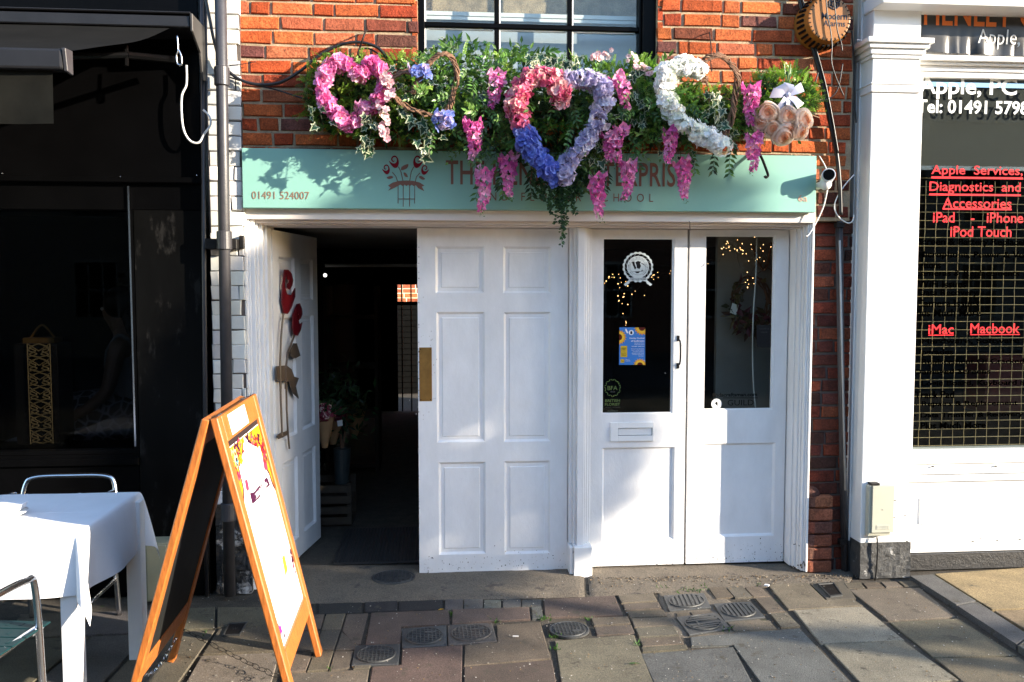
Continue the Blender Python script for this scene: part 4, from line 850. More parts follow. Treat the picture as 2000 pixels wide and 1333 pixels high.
# ================================================================== ORNAMENT ON THE OPEN DOOR
orn = thing('door_ornament', M_ @ V((.2, -.02, 1.2)), 'cut metal rose ornament with two crimson blooms on the open door', 'ornament')
def onleaf(u, z): return M_ @ V((u, -.022, z))
nrm = (M_.to_3x3() @ V((0, 1, 0))) * .006
def leaf_uv(px, py):
    """point of the open door face seen at a picture position"""
    o = M_ @ V((0, -.022, 0)); n_ = M_.to_3x3() @ V((0, 1, 0)); d = ray(px, py); t = (o - CAM).dot(n_) / d.dot(n_); return CAM + d * t
for pts in [[(556, 527), (563, 527), (570, 535), (573, 548), (571, 558), (566, 566), (562, 562), (562, 555), (566, 552), (566, 548), (562, 546), (561, 538), (559, 538), (557, 546), (557, 560), (561, 575), (570, 577), (577, 563), (577, 580), (570, 600), (562, 614), (555, 612), (551, 590), (552, 560)],
            [(581, 594), (586, 593), (590, 603), (591, 614), (588, 622), (584, 626), (582, 620), (585, 615), (584, 610), (582, 613), (582, 622), (586, 634), (591, 630), (588, 645), (582, 656), (575, 655), (572, 640), (573, 615)]]:
    b = MB(); fill(b, [leaf_uv(x, y) for x, y in pts], None, nrm); b.build('rose_bloom', M_CRIMM, orn)
b = MB()
for pts in [[(553, 614), (549, 660), (547, 715), (548, 760)], [(575, 655), (562, 690), (558, 720), (558, 760)], [(547, 745), (549, 800), (551, 855)], [(559, 750), (560, 800), (562, 840), (565, 877)]]: b.tube([leaf_uv(x, y) for x, y in pts], .0065, 6)
fill(b, [leaf_uv(x, y) for x, y in [(540, 716), (540, 741), (547, 748), (556, 744), (560, 747), (566, 745), (570, 760), (574, 770), (584, 779), (578, 755), (584, 739), (575, 736), (570, 722), (560, 714)]], None, nrm)
fill(b, [leaf_uv(x, y) for x, y in [(541, 852), (545, 858), (562, 850), (561, 842), (548, 847)]], None, nrm)
b.build('stem', M_METALB, orn)
b = MB(); fill(b, [leaf_uv(x, y) for x, y in [(567, 688), (574, 671), (580, 671), (587, 695), (578, 700), (570, 698)]], None, nrm); b.build('leaf', M_METALB, orn)

# ================================================================== STICKERS AND POSTER ON THE GLASS
YK = YD + .0165
sk = thing('guild_seal', W(1246, 525, YK), 'round silver guild seal sticker with wreath and ribbon on the glass door', 'sticker')
SIL, BK = (.62, .68, .68), (.01, .01, .01); b = MB()
def disc_on(mb, cx, cy, r, Y, col, n=40, ry=None):
    mb.face([W(cx + r * math.cos(2 * math.pi * k / n), cy + (ry or r) * math.sin(2 * math.pi * k / n), Y) for k in range(n)], col)
def ring_on(mb, cx, cy, r0, r1, Y, col, n=40, scal=0.0, lobes=20):
    o = [W(cx + (r1 + scal * abs(math.sin(lobes * .5 * 2 * math.pi * k / n))) * math.cos(2 * math.pi * k / n), cy + (r1 + scal * abs(math.sin(lobes * .5 * 2 * math.pi * k / n))) * math.sin(2 * math.pi * k / n), Y) for k in range(n)]
    i_ = [W(cx + r0 * math.cos(2 * math.pi * k / n), cy + r0 * math.sin(2 * math.pi * k / n), Y) for k in range(n)]
    mb.faces(o + i_, [(k, (k + 1) % n, n + (k + 1) % n, n + k) for k in range(n)], col)
disc_on(b, 1246, 522, 21.5, YK, SIL)
ring_on(b, 1246, 522, 26.0, 28.0, YK, SIL, 160, 2.2, 20)
for k in range(18):
    a = 2 * math.pi * (k + .5) / 18
    if .18 < k / 18 < .30: continue
    r0, r1 = 22.2, 26.4; a2 = a + .22
    b.tube([W(1246 + r0 * math.cos(a), 522 + r0 * math.sin(a), YK), W(1246 + r1 * math.cos(a2), 522 + r1 * math.sin(a2), YK)], .0009, 4, SIL)
for pts in [[(1228, 545), (1232, 543), (1246, 541), (1260, 543), (1264, 545), (1264, 551), (1246, 547), (1228, 551)], [(1218, 556), (1228, 548), (1230, 553), (1222, 559)], [(1274, 556), (1264, 548), (1262, 553), (1270, 559)]]: fill(b, [W(x, y, YK) for x, y in pts], SIL, (0, .0004, 0))
b.build('seal', M_FLAT, sk)
b = MB(); ts = "THE GUILD OF MASTER CRAFTSMEN"; n = len(ts)
for k, ch in enumerate(ts):
    if ch == ' ': continue
    a = math.radians(125 + 290 * k / (n - 1)); r = 17.0; cx, cy = 1246 + r * math.cos(a), 522 + r * math.sin(a)
    up = V((math.cos(a), 0, -math.sin(a))); rt = V((-math.sin(a), 0, -math.cos(a))); o = W(cx, cy, YK - .0008); s = .0068
    put_text(b, ch, o - rt * s * .42 , rt, up, s * .84, s, col=BK, bold=.01)
ring_on(b, 1246, 522, 15.2, 15.6, YK - .0008, BK)
text_on(b, "CORPORATE MEMBER", 1230, 544.0, 1262, 547.6, YK - .001, col=BK)
for pts in [[(1234, 512), (1239, 511), (1240, 517), (1243, 524), (1240, 527), (1236, 518)], [(1241, 513), (1246, 510), (1252, 512), (1250, 515), (1252, 520), (1249, 526), (1244, 524), (1243, 518)], [(1234, 531), (1258, 530), (1254, 528), (1258, 522), (1253, 529), (1250, 531), (1247, 534), (1243, 534), (1240, 531.5), (1234, 531.5)], [(1252, 514), (1258, 516), (1263, 524), (1258, 518), (1252, 515)]]: fill(b, [W(x, y, YK - .0008) for x, y in pts], BK, (0, .0002, 0))
b.build('print', M_FLAT, sk)
po = thing('poster', W(1236, 677, YK), 'blue poster with sunflowers and white text taped inside the glass door', 'poster')
b = MB(); poly_on(b, [(1210, 640), (1260, 640), (1260, 713), (1209, 713)], YK, (.055, .20, .55), .0006); b.build('sheet', M_FLAT, po)
YQ = YK - .0009; b = MB()
def sunflower(cx, cy, r, a0, a1, clip):
    n = 9
    for ring, rr_, c in [(0, r, (.75, .33, .02)), (1, r * .8, (.85, .5, .05))]:
        for k in range(n):
            a = a0 + (a1 - a0) * (k + .5 * ring) / (n - 1); w2 = .17
            pts = [(cx + r * .35 * math.cos(a - w2 * 1.4), cy + r * .35 * math.sin(a - w2 * 1.4)), (cx + rr_ * .75 * math.cos(a - w2), cy + rr_ * .75 * math.sin(a - w2)), (cx + rr_ * math.cos(a), cy + rr_ * math.sin(a)), (cx + rr_ * .75 * math.cos(a + w2), cy + rr_ * .75 * math.sin(a + w2)), (cx + r * .35 * math.cos(a + w2 * 1.4), cy + r * .35 * math.sin(a + w2 * 1.4))]
            pts = [(min(max(x, 1209.5), 1260), min(max(y, 640), 713)) for x, y in pts]; poly_on(b, pts, YQ - .0002 * ring - .00002 * k, c)
    pts = [(min(max(cx + r * .42 * math.cos(a), 1209.5), 1260), min(max(cy + r * .42 * math.sin(a), 640), 713)) for a in [2 * math.pi * k / 20 for k in range(20)]]; poly_on(b, pts, YQ - .0006, (.10, .015, .01))
sunflower(1254, 640, 16, .15, math.pi - .15, 0); sunflower(1209, 659, 15, -math.pi / 2 + .1, math.pi / 2 - .1, 0); sunflower(1250, 714, 14, math.pi + .1, 2 * math.pi - .1, 0)
b.build('sunflower_print', M_FLAT, po)
b = MB(); WT = (.8, .8, .82); disc_on(b, 1233, 650, 5, YQ, WT, 20)
fill(b, [W(x, y, YQ - .0003) for x, y in [(1231, 653), (1231, 648.5), (1233, 646.5), (1235, 648.5), (1235, 653)]], (.02, .02, .03), (0, .0001, 0)); fill(b, [W(x, y, YQ) for x, y in [(1221, 643), (1223, 642), (1227, 650), (1225, 652), (1222, 647)]], WT, (0, .0001, 0))
for s, x0_, y0_, x1_, y1_ in [("Henley Festival", 1229.5, 659.5, 1258.5, 663), ("of Sunflowers", 1232.5, 664.5, 1258.5, 668), ("Saturday 1st August", 1239, 669.5, 1258.5, 671.2), ("Sunday 30th August", 1239, 672.3, 1258.5, 674), ("WHAT WE DO", 1233.5, 676, 1258.5, 678), ("Find out more about this", 1233, 681, 1257.5, 682.6), ("lovely summer festival", 1233, 683.8, 1257.5, 685.4), ("and where to see the", 1236, 686.6, 1257.5, 688.2), ("flowers in the town", 1234, 689.4, 1257.5, 691), ("and how to join in", 1235, 692.2, 1257.5, 693.8), ("this year", 1247, 695, 1257.5, 696.8), ("follow us", 1221, 701.5, 1229, 703), ("for the latest news", 1220, 704.5, 1231, 706)]: text_on(b, s, x0_, y0_, x1_, y1_, YQ - .0002, col=WT, bold=.02)
for q in [(1212, 676, 1225, 698), (1212, 702, 1219.5, 709)]: poly_on(b, [(q[0], q[1]), (q[2], q[1]), (q[2], q[3]), (q[0], q[3])], YQ, (.62, .40, .03))
for s, x0_, y0_, x1_, y1_ in [("OPENING", 1214, 680, 1223, 682), ("TIMES", 1215, 683, 1222, 684.5), ("10-4", 1216, 687, 1221, 688.5), ("EVERY DAY", 1214, 691, 1223, 692.5), ("ALL MONTH", 1214, 693.5, 1223, 695), ("free", 1213.5, 704, 1218, 707)]: text_on(b, s, x0_, y0_, x1_, y1_, YQ - .0003, col=(.05, .04, .02), bold=.01)
b.build('lettering', M_FLAT, po)
GRN = (.10, .15, .05); b = MB()
for k in range(22):
    a = 2 * math.pi * k / 22; r = 14.5; cx, cy = 1196.5 + r * math.cos(a), 758 + 1.1 * r * math.sin(a); a2 = a + (.9 if k % 2 else -.9)
    pts = [(cx - 3 * math.cos(a2), cy - 3 * math.sin(a2)), (cx - .9 * math.sin(a2), cy + .9 * math.cos(a2)), (cx + 3 * math.cos(a2), cy + 3 * math.sin(a2)), (cx + .9 * math.sin(a2), cy - .9 * math.cos(a2))]; poly_on(b, pts, YK, GRN)
text_on(b, "BFA", 1186.5, 754, 1206, 762.5, YK, col=GRN, bold=.012); text_on(b, "2024", 1192, 764.5, 1201, 767, YK, col=(.12, .12, .11)); text_on(b, "BRITISH", 1182, 780, 1211, 786, YK, col=GRN, bold=.015); text_on(b, "FLORIST", 1181.5, 787.5, 1211, 793, YK, col=GRN, bold=.015); text_on(b, "ASSOCIATION", 1182.5, 795, 1211, 797, YK, col=(.09, .09, .08)); text_on(b, "BUSINESS", 1187, 801.5, 1207, 804.5, YK, col=(.13, .15, .11))
tag(b.build('wreath_sticker', M_FLAT, origin=W(1196, 770, YK)), 'green leaf wreath sticker with lettering at the foot of the left glass', 'sticker')
b = MB(); disc_on(b, 1399.5, 789.5, 10.2, YK, (.8, .81, .8), 30); ring_on(b, 1399.5, 789.5, 8.4, 8.8, YK - .0006, (.45, .45, .45))
fill(b, [W(x, y, YK - .0006) for x, y in [(1397, 787), (1400, 784.5), (1402, 787), (1401.5, 791), (1404, 793), (1400, 792.5), (1397.5, 790)]], BK, (0, .0001, 0)); b.tube([W(1394, 785, YK - .0004), W(1398, 790, YK - .0004)], .0008, 4, BK)
tag(b.build('roundel_sticker', M_FLAT, origin=W(1399, 789, YK)), 'small round white sticker in the lower corner of the right glass', 'sticker')
b = MB(); K2 = (.003, .003, .003); text_on(b, "findacraftsman.com", 1391.5, 767, 1479, 775.5, YK, col=K2, bold=.025); poly_on(b, [(1412, 777), (1480, 777), (1480, 778.2), (1412, 778.2)], YK, K2); text_on(b, "GUILD", 1421, 781, 1472, 792.5, YK, col=K2, bold=-.005)
tag(b.build('glass_lettering', M_FLAT, origin=W(1430, 780, YK)), 'black web address and guild lettering along the foot of the right glass', 'lettering')
b = MB(); poly_on(b, [(1478, 635), (1507, 635), (1506, 679), (1478, 679)], YK, (.012, .012, .013), .0006); text_on(b, "FOLLOW US", 1483, 641, 1502, 644, YK - .0008, col=(.07, .07, .07)); text_on(b, "ONLINE", 1486, 648, 1499, 650.5, YK - .0008, col=(.07, .07, .07))
tag(b.build('card', M_FLAT, origin=W(1492, 657, YK)), 'small black card stuck inside the right glass near its edge', 'card')

# ================================================================== SANDWICH BOARD
AB = thing('sandwich_board', G(470, 1330), 'open orange wooden sandwich board with a bright menu poster and a chalkboard', 'sandwich board')
YN, YFAR = -4.7 + 3.17, -4.7 + 3.86
zt_ab = 1.145
def ax_pt(px, py, z): return G(px, py, z).x
fR0 = V((G(586, 1418).x, YN, 0)); fR1 = V((G(630, 1258).x, YFAR, 0)); tR0 = V((W(417, 822, YN).x, YN, W(417, 818, YN).z)); tR1 = V((W(494, 770, YFAR).x, YFAR, W(494, 770, YFAR).z))
fL0 = V((G(262, 1400).x, YN, 0)); fL1 = V((G(348, 1272).x, YFAR, 0)); tL0 = V((W(401, 822, YN).x, YN, W(401, 820, YN).z)); tL1 = V((W(474, 774, YFAR).x, YFAR, W(474, 774, YFAR).z))
def panel(f0, f1, t0, t1, name_, out, board_mat, board_name):
    """one leaf: two posts, rails and an inset board. out = outward side sign in X"""
    n = (t0 - f0).cross(f1 - f0).normalized(); n = n if n.x * out > 0 else -n
    L = lambda u, v: (f0 * (1 - u) + f1 * u) * (1 - v) + (t0 * (1 - u) + t1 * u) * v
    th = .014; Wd = (f1 - f0).length; H = (t0 - f0).length; pw = .058 / Wd
    def slab_(name, u0, u1, v0, v1, th_, off=0.0, m=M_WOOD, bev=.004, label=None):
        mb = MB(); P = [L(u0, v0), L(u1, v0), L(u1, v1), L(u0, v1)]; mb.prism([p - n * th_ + n * off for p in P], n * th_ * 2); o = mb.build(name, m, AB, bevel=bev)
        if label: o['label'] = label
        return o
    slab_('leg', 0, pw, 0, 1, th); slab_('leg', 1 - pw, 1, 0, 1, th)
    slab_('top_rail', pw, 1 - pw, 1 - .085, 1, th * .97); slab_('bottom_rail', pw, 1 - pw, .17, .235, th * .97)
    return slab_, L, n, pw, slab_(board_name, pw, 1 - pw, .235, 1 - .085, .004, -.003 * 1, board_mat, 0)
sR, LR, nR, pwR, brd = panel(fR0, fR1, tR0, tR1, 'poster_panel', 1, M_PAPER, 'poster')
sL, LL, nL, pwL, chb = panel(fL0, fL1, tL0, tL1, 'chalk_panel', -1, M_CHALK, 'chalkboard')
mb = MB(); 
def pR(u, v, d=.003): return LR(pwR + (1 - 2 * pwR) * u, .235 + (1 - .085 - .235) * v) + nR * d
# printed decoration of the poster: u across (near to far), v up
YEL, RD, PK, PUR, ORG, TEALc, BLKc = (.60, .27, .012), (.36, .012, .022), (.55, .05, .09), (.045, .006, .028), (.72, .20, .02), (.10, .30, .33), (.03, .02, .02)
def pat(pts, c, d): 
    from mathutils.geometry import tessellate_polygon
    P = [pR(u, v, d) for u, v in pts]; mb.faces(P, [tuple(t) for t in tessellate_polygon([P])], c)
pat([(0, .97), (1, .97), (1, 1.0), (0, 1.0)], BLKc, .0016)
pat([(0, .965), (.5, .965), (.36, .90), (.17, .86), (.15, .76), (.07, .70), (.05, .60), (0, .50)], PUR, .0017); pat([(1, .965), (.5, .965), (.66, .90), (.84, .86), (.85, .76), (.93, .70), (.95, .64), (1, .60)], PUR, .0017)
pat([(0, .965), (.47, .965), (.33, .905), (.14, .865), (.12, .765), (.04, .71), (.02, .60), (0, .54)], YEL, .0021); pat([(1, .965), (.53, .965), (.69, .905), (.87, .865), (.88, .765), (.96, .71), (.98, .66), (1, .63)], YEL, .0021)
prn = random.Random(12)
for k in range(70):
    for _ in range(30):
        u, v = prn.random(), prn.uniform(.58, .96)
        lim = .47 if v > .9 else (.30 if v > .87 else (.12 if v > .77 else .03)); lim2 = 1 - lim
        if u < lim - .03 or u > lim2 + .03: break
    else: continue
    r = prn.uniform(.015, .05); c = prn.choice([RD, PK, ORG, TEALc, YEL, PUR, RD, (.85, .6, .2)])
    pat([(u + r * math.cos(2 * math.pi * q / 12) * (1.3 if q % 2 else .8), v + .55 * r * math.sin(2 * math.pi * q / 12) * (1.3 if q % 2 else .8)) for q in range(12)], c, .0025 + k * .00003)
    pat([(u + .4 * r * math.cos(2 * math.pi * q / 8), v + .22 * r * math.sin(2 * math.pi * q / 8)) for q in range(8)], prn.choice([YEL, ORG, PUR]), .0048)
def on_poster(px, py, d=.0022):
    o = pR(0, 0, d); dd = ray(px, py); q = CAM + dd * ((o - CAM).dot(nR) / dd.dot(nR)); a_, b_, c_ = pR(0, 0, d), pR(1, 0, d), pR(0, 1, d); return pR((q.y - a_.y) / (b_.y - a_.y), (q.z - a_.z) / (c_.z - a_.z), d)
def pat_px(pts, c, d=.0022):
    from mathutils.geometry import tessellate_polygon
    P = [on_poster(x, y, d) for x, y in pts]; mb.faces(P, [tuple(t) for t in tessellate_polygon([P])], c)
pat_px([(487, 964), (495, 962), (506, 947), (519, 933), (525, 949), (515, 958), (504, 975), (492, 986)], PUR)
pat_px([(497, 966), (508, 952), (518, 942), (520, 948), (510, 960), (500, 973)], (.8, .79, .77), .0026)
lo, ro = on_poster(499, 971, .003), on_poster(519, 944, .003); rt_ = (ro - lo).normalized(); put_text(mb, "LUNCHBOXES", lo, rt_, nR.cross(rt_).normalized() if nR.cross(rt_).z > 0 else -nR.cross(rt_).normalized(), (ro - lo).length, .022, col=(.08, .01, .05), bold=.02)
for q in [[(510, 899), (516, 896), (520, 917), (514, 921)], [(477, 939), (482, 937), (486, 957), (481, 961)]]: pat_px(q, (.62, .03, .07))
for k in range(9):
    v = .84 - k * .022; put_text(mb, prn.choice(["grilled lamb and rice", "spiced chicken wrap", "hummus and flat bread", "roast aubergine salad"]), pR(.36, v, .003), (pR(1, 0) - pR(0, 0)).normalized(), (pR(0, 1) - pR(0, 0)).normalized(), .12, .006, col=(.6, .58, .58))
pat([(.62, .21), (.74, .22), (.76, .30), (.66, .30)], (.80, .52, .02), .0022)
for u, v, r in [(.97, .22, .05), (.95, .19, .04), (.98, .26, .04), (.96, .155, .03), (.06, .10, .04), (.10, .075, .05), (.05, .05, .03), (.16, .03, .025)]:
    pat([(u + r * math.cos(2 * math.pi * q / 10) * (1 if q % 2 else .55), v + .6 * r * math.sin(2 * math.pi * q / 10) * (1 if q % 2 else .55)) for q in range(10)], prn.choice([PK, (.6, .02, .2), PUR]), .0024 + r * .004)
sub(mb, 'poster_print', M_FLAT, brd, AB)
mb = MB(); P = [LR(.20, .925), LR(.62, .925), LR(.62, .99), LR(.20, .99)]; mb.prism([p + nR * .0142 for p in P], nR * .0012, (.80, .78, .74)); 
put_text(mb, "restaurant", LR(.24, .935) + nR * .0162, (LR(1, 0) - LR(0, 0)).normalized(), (LR(0, 1) - LR(0, 0)).normalized(), .2, .012, col=(.62, .30, .10)); put_text(mb, "t", LR(.39, .957) + nR * .0162, (LR(1, 0) - LR(0, 0)).normalized(), (LR(0, 1) - LR(0, 0)).normalized(), .012, .022, col=(.5, .03, .02), bold=.03); mb.build('name_plate', M_FLAT, AB)
mb = MB()
for u in (.12, .88):
    a, c = LR(u, .995), LL(u, .995); mb.tube([a + V((0, -.03, .004)), a + V((0, .03, .004))], .006, 8); mb.obox((a + c) * .5, (a - c) * .5, V((0, .02, 0)), V((0, 0, .002)))
mb.build('hinge', M_ALU, AB)
def chain(pts, nm, m):
    mb = MB(); d = 0; P = smooth_path(pts, 10)
    for i in range(len(P) - 1):
        a, c = P[i], P[i + 1]; t = (c - a).normalized(); s_ = V((0, 0, 1)) if i % 2 else t.cross(V((0, 0, 1))).normalized(); hl = (c - a).length * .62; ctr = (a + c) * .5
        mb.tube([ctr + t * hl * math.cos(q) + s_ * hl * .42 * math.sin(q) for q in [2 * math.pi * k / 10 for k in range(11)]], .0014, 4, caps=False)
    return mb.build(nm, m, AB)
zc_ = .10
ca, cb = LL(.03, .13), LR(.97, .06); chain([LL(.10, .17), LL(.5, .10) + V((.0, 0, -.015)), LL(.97, .10)], 'chain', M_ALU)
chain([LL(.97, .12), (LL(.97, .1) + LR(.6, .06)) * .5 + V((.02, 0, -.065)), LR(.30, .055)], 'chain', M_IRON)

# ================================================================== TABLE, CLOTH, PLATE, CHAIRS
TX1, TY0, TY1, TZ = -1.365, -1.45, -.79, .752; TX0 = -2.35
tb = thing('dining_table', (-1.85, -1.12, 0), 'square white table under the linen cloth beside the sandwich board', 'table')
mb = MB(); mb.box(TX0 + .01, TX1 - .01, TY0 + .01, TY1 - .01, TZ - .03, TZ - .006); mb.box(TX0 + .05, TX1 - .05, TY0 + .05, TY1 - .05, TZ - .09, TZ - .03); mb.build('table_top', M_TABLE, tb)
for x in (TX0 + .04, TX1 - .035):
    for y in (TY0 + .035, TY1 - .035): mb = MB(); x = x + (.03 if y > -1 else 0); mb.box(x - .032, x + .032, y - .032, y + .032, 0, TZ - .03); mb.build('leg', M_TABLE, tb, bevel=.003)
mb = MB(); nx, ny = 170, 150; ovx, ovy = .255, .245; vs = []; crn = .02
for j in range(ny + 1):
    for i in range(nx + 1):
        X = TX0 - ovx + (TX1 - TX0 + 2 * ovx) * i / nx; Y = TY0 - ovy + (TY1 - TY0 + 2 * ovy) * j / ny
        ox = max(TX0 - X, 0, X - TX1); oy = max(TY0 - Y, 0, Y - TY1); cx_, cy_ = min(max(X, TX0), TX1), min(max(Y, TY0), TY1)
        sx, sy = (1 if X > TX1 else -1), (1 if Y > TY1 else -1)
        if ox == 0 and oy == 0: p = V((X, Y, TZ + .0016 * noise.noise(V((X * 7, Y * 7, 0))) + .0022 * math.exp(-((X + 1.62) / .006) ** 2) + .0022 * math.exp(-((Y + 1.12) / .006) ** 2)))
        else:
            d = math.hypot(ox, oy); q = V((ox * sx, oy * sy, 0)) / d
            fold = math.sin(2 * math.atan2(oy, ox)) ** 2; al = X if oy > ox else Y
            rip = math.sin(al * 11 + 1) + .6 * math.sin(al * 23 + 4) + 1.6 * noise.noise(V((al * 4, d * 3, 2)))
            out = .012 * (1 - math.exp(-d / .02)) + fold * .30 * d * (1 - .5 * d) + .045 * d * (1.4 + rip) * (1 - fold) + .02 * d * math.sin(6 * math.atan2(oy, ox)) * fold
            drop = math.sqrt(max(d * d - out * out, 0)) - .010 * (1 - math.exp(-d / .015))
            p = V((cx_, cy_, TZ)) + q * out - V((0, 0, max(drop, 0)))
        vs.append(p)
mb.faces(vs, [(j * (nx + 1) + i, j * (nx + 1) + i + 1, (j + 1) * (nx + 1) + i + 1, (j + 1) * (nx + 1) + i) for j in range(ny) for i in range(nx)])
# pressed creases
cl = mb.build('tablecloth', M_CLOTH, origin=(-1.85, -1.12, TZ), smooth=True); tag(cl, 'white linen cloth draped over the outdoor table, half in shade', 'tablecloth')
pl = MB(); pc = W(10, 1000, 0); pcx = -1.80; pcy = -1.19
prof = [(.0, .004), (.07, .004), (.085, .008), (.13, .018), (.132, .021), (.085, .012), (.07, .008), (.0, .008)]; n = 32; vs = []; fs = []
for r, z in prof:
    for k in range(n): a = 2 * math.pi * k / n; vs.append((pcx + r * math.cos(a), pcy + r * math.sin(a), TZ + z))
for j in range(len(prof) - 1):
    for k in range(n): fs.append((j * n + k, j * n + (k + 1) % n, (j + 1) * n + (k + 1) % n, (j + 1) * n + k))
pl.faces(vs, fs); tag(pl.build('plate', M_WHITE2, origin=(pcx, pcy, TZ), smooth=True), 'white plate set on the linen tablecloth under a napkin', 'plate')
nk = MB()
for k in range(4): nk.obox((pcx + .005 * k, pcy, TZ + .0245 + .006 * k), (.10 - .003 * k, .004 * k, 0), (-.003, .085 - .002 * k, 0), (0, 0, .0028))
tag(nk.build('napkin', M_CLOTH, origin=(pcx, pcy, TZ + .02), bevel=.002), 'folded white napkin lying on the plate', 'napkin')
def make_chair(loc, rz, label):
    t = thing('bistro_chair', (0, 0, 0), label, 'chair', 'aluminium chairs round the outdoor table')
    r = .0125
    mb = MB()   # seat frame + slats, chair faces +X
    for y in (-.21, .21): mb.tube(smooth_path([(-.22, y, .44), (.1, y, .455), (.22, y, .455), (.245, y * .9, .435)], 5), r, 10)
    mb.tube([(-.2, -.21, .44), (-.2, .21, .44)], r * .9, 8); mb.tube([(.2, -.2, .44), (.2, .2, .44)], r * .9, 8); mb.build('seat_frame', M_ALU, t, smooth=True)
    mb = MB()
    for k in range(6):
        x = -.19 + k * .074; mb.box(x, x + .066, -.235, .235, .460, .466)
        for q in range(9): y = -.2 + q * .05; mb.box(x + .02, x + .046, y - .006, y + .006, .466, .4675)
    mb.build('seat', M_TEAL, t, bevel=.004)
    for sy in (-1, 1):
        mb = MB(); mb.tube(smooth_path([(.21, sy * .225, 0), (.20, sy * .225, .3), (.17, sy * .23, .62), (.10, sy * .24, .665), (-.1, sy * .24, .67), (-.21, sy * .235, .66)], 8), r, 10); mb.build('arm', M_ALU, t, smooth=True)
        mb = MB(); mb.tube(smooth_path([(-.30, sy * .215, 0), (-.25, sy * .215, .3), (-.215, sy * .215, .46)], 6), r, 10); mb.build('leg', M_ALU, t, smooth=True)
    mb = MB(); mb.tube(smooth_path([(-.21, -.225, .44), (-.25, -.225, .56), (-.28, -.215, .685), (-.288, -.17, .725), (-.29, 0, .73), (-.288, .17, .725), (-.28, .215, .685), (-.25, .225, .56), (-.21, .225, .44)], 7), r, 10); mb.build('back_frame', M_ALU, t, smooth=True)
    mb = MB()
    for k in range(4): z = .47 + k * .046; x = -.225 - (z - .47) * .2; mb.box(x - .006, x + .0, -.225, .225, z, z + .036)
    mb.build('backrest', M_TEAL, t, bevel=.003)
    mb = MB(); mb.tube([(.205, -.22, .2), (-.26, -.215, .2)], r * .75, 8); mb.tube([(.205, .22, .2), (-.26, .215, .2)], r * .75, 8); mb.build('stretcher', M_ALU, t, smooth=True)
    t.location = loc; t.rotation_euler = (0, 0, rz); ORI[t.name] = V(loc); return t
ch1 = make_chair((-1.68, -1.78, 0), math.radians(82), 'aluminium and teal plastic chair in front of the white table')
ch2 = copy_tree(ch1); ch2.location = (-1.86, -.60, 0); ch2.rotation_euler = (0, 0, math.radians(-90)); ch2['label'] = 'aluminium chair behind the white table with its back against the restaurant'
# utility box on the restaurant wall
ub = MB(); q0, q1 = W(296, 1050, -.06), W(344, 1160, -.06); ub.box(q0.x, q1.x, -.17, YR - .006, q1.z, q0.z); ub.box(q0.x + .01, q1.x - .01, -.176, -.17, q1.z + .01, q0.z - .01)
tag(ub.build('meter_box', mat('beige_meter_box', (.30, .29, .20), .6, var=.1), origin=(q0.x, -.1, q1.z), bevel=.004), 'beige meter box low on the black panel behind the table', 'meter box')

# ================================================================== COVERS
def cover(quad, label, style, rot=0):
    mc_ = M_COVER2 if srnd.random() < .5 else M_COVER
    P = [G(x, y, .003) for x, y in quad]; c = sum(P, V()) / 4; t = thing('water_cover', c, label, 'manhole cover', 'small iron covers in the paving')
    mb = MB(); mb.prism([p - V((0, 0, .012)) for p in P], (0, 0, .012)); mb.build('frame', mc_, t, bevel=.003)
    ex = ((P[1] - P[0]) + (P[2] - P[3])) * .25; ey = ((P[3] - P[0]) + (P[2] - P[1])) * .25; r = .43 * 2
    mb = MB(); n = 36; e1, e2 = ex * r, ey * r
    pt = lambda a, k, z=0: c + e1 * (k * math.cos(a)) + e2 * (k * math.sin(a)) + V((0, 0, z))
    mb.faces([pt(2 * math.pi * k / n, 1.0, .001) for k in range(n)] + [pt(2 * math.pi * k / n, .985, .006) for k in range(n)] + [pt(2 * math.pi * k / n, .93, .006) for k in range(n)] + [pt(2 * math.pi * k / n, .915, .002) for k in range(n)], [(j * n + k, j * n + (k + 1) % n, (j + 1) * n + (k + 1) % n, (j + 1) * n + k) for j in range(3) for k in range(n)] + [tuple(3 * n + k for k in range(n))])
    if style == 'bars':
        for k in range(-3, 4):
            if k == 0 and rot: continue
            o = k * .245; hl = math.sqrt(max(0, .80 - o * o)); d1, d2 = (e2, e1) if not rot else (e1, e2)
            mb.obox(c + d2 * o + V((0, 0, .004)), d1 * hl, d2 * .075, (0, 0, .0035))
        mb.obox(c + e1 * (-.35 if rot else .30) + e2 * .2 + V((0, 0, .005)), e1 * .06, e2 * .28, (0, 0, .0035))
    else:
        for k in range(-4, 5):
            o = k * .2; hl = math.sqrt(max(0, .78 - o * o)); mb.obox(c + e2 * o + V((0, 0, .0035)), e1 * hl, e2 * .022, (0, 0, .0025)); mb.obox(c + e1 * o + V((0, 0, .0035)), e2 * hl, e1 * .022, (0, 0, .0026))
        mb.obox(c + e1 * .32 - e2 * .35 + V((0, 0, .004)), e1 * .26, e2 * .10, (0, 0, .003))
    mb.build('lid', mc_, t)
    if style != 'bars':
        mb = MB()
        for q in P: mb.sphere(q + (c - q) * .1, .005, 8, 5, None, (1, 1, .5))
        mb.build('bolt', mc_, t)
    return t
cover([(1295, 1163), (1375, 1158), (1389, 1186), (1307, 1193)], 'ribbed iron cover furthest back of the three by the glazed doors', 'bars')
cover([(1393, 1179), (1466, 1175), (1495, 1205), (1415, 1213)], 'ribbed iron cover set between the rough pavers, right of its two neighbours', 'bars')
cover([(1320, 1205), (1400, 1196), (1428, 1227), (1346, 1240)], 'ribbed iron cover nearest the camera of the three by the glazed doors', 'bars', 1)
cover([(784, 1228), (872, 1221), (873, 1260), (785, 1265)], 'square cover with a round gridded lid, left one of the touching pair', 'grid')
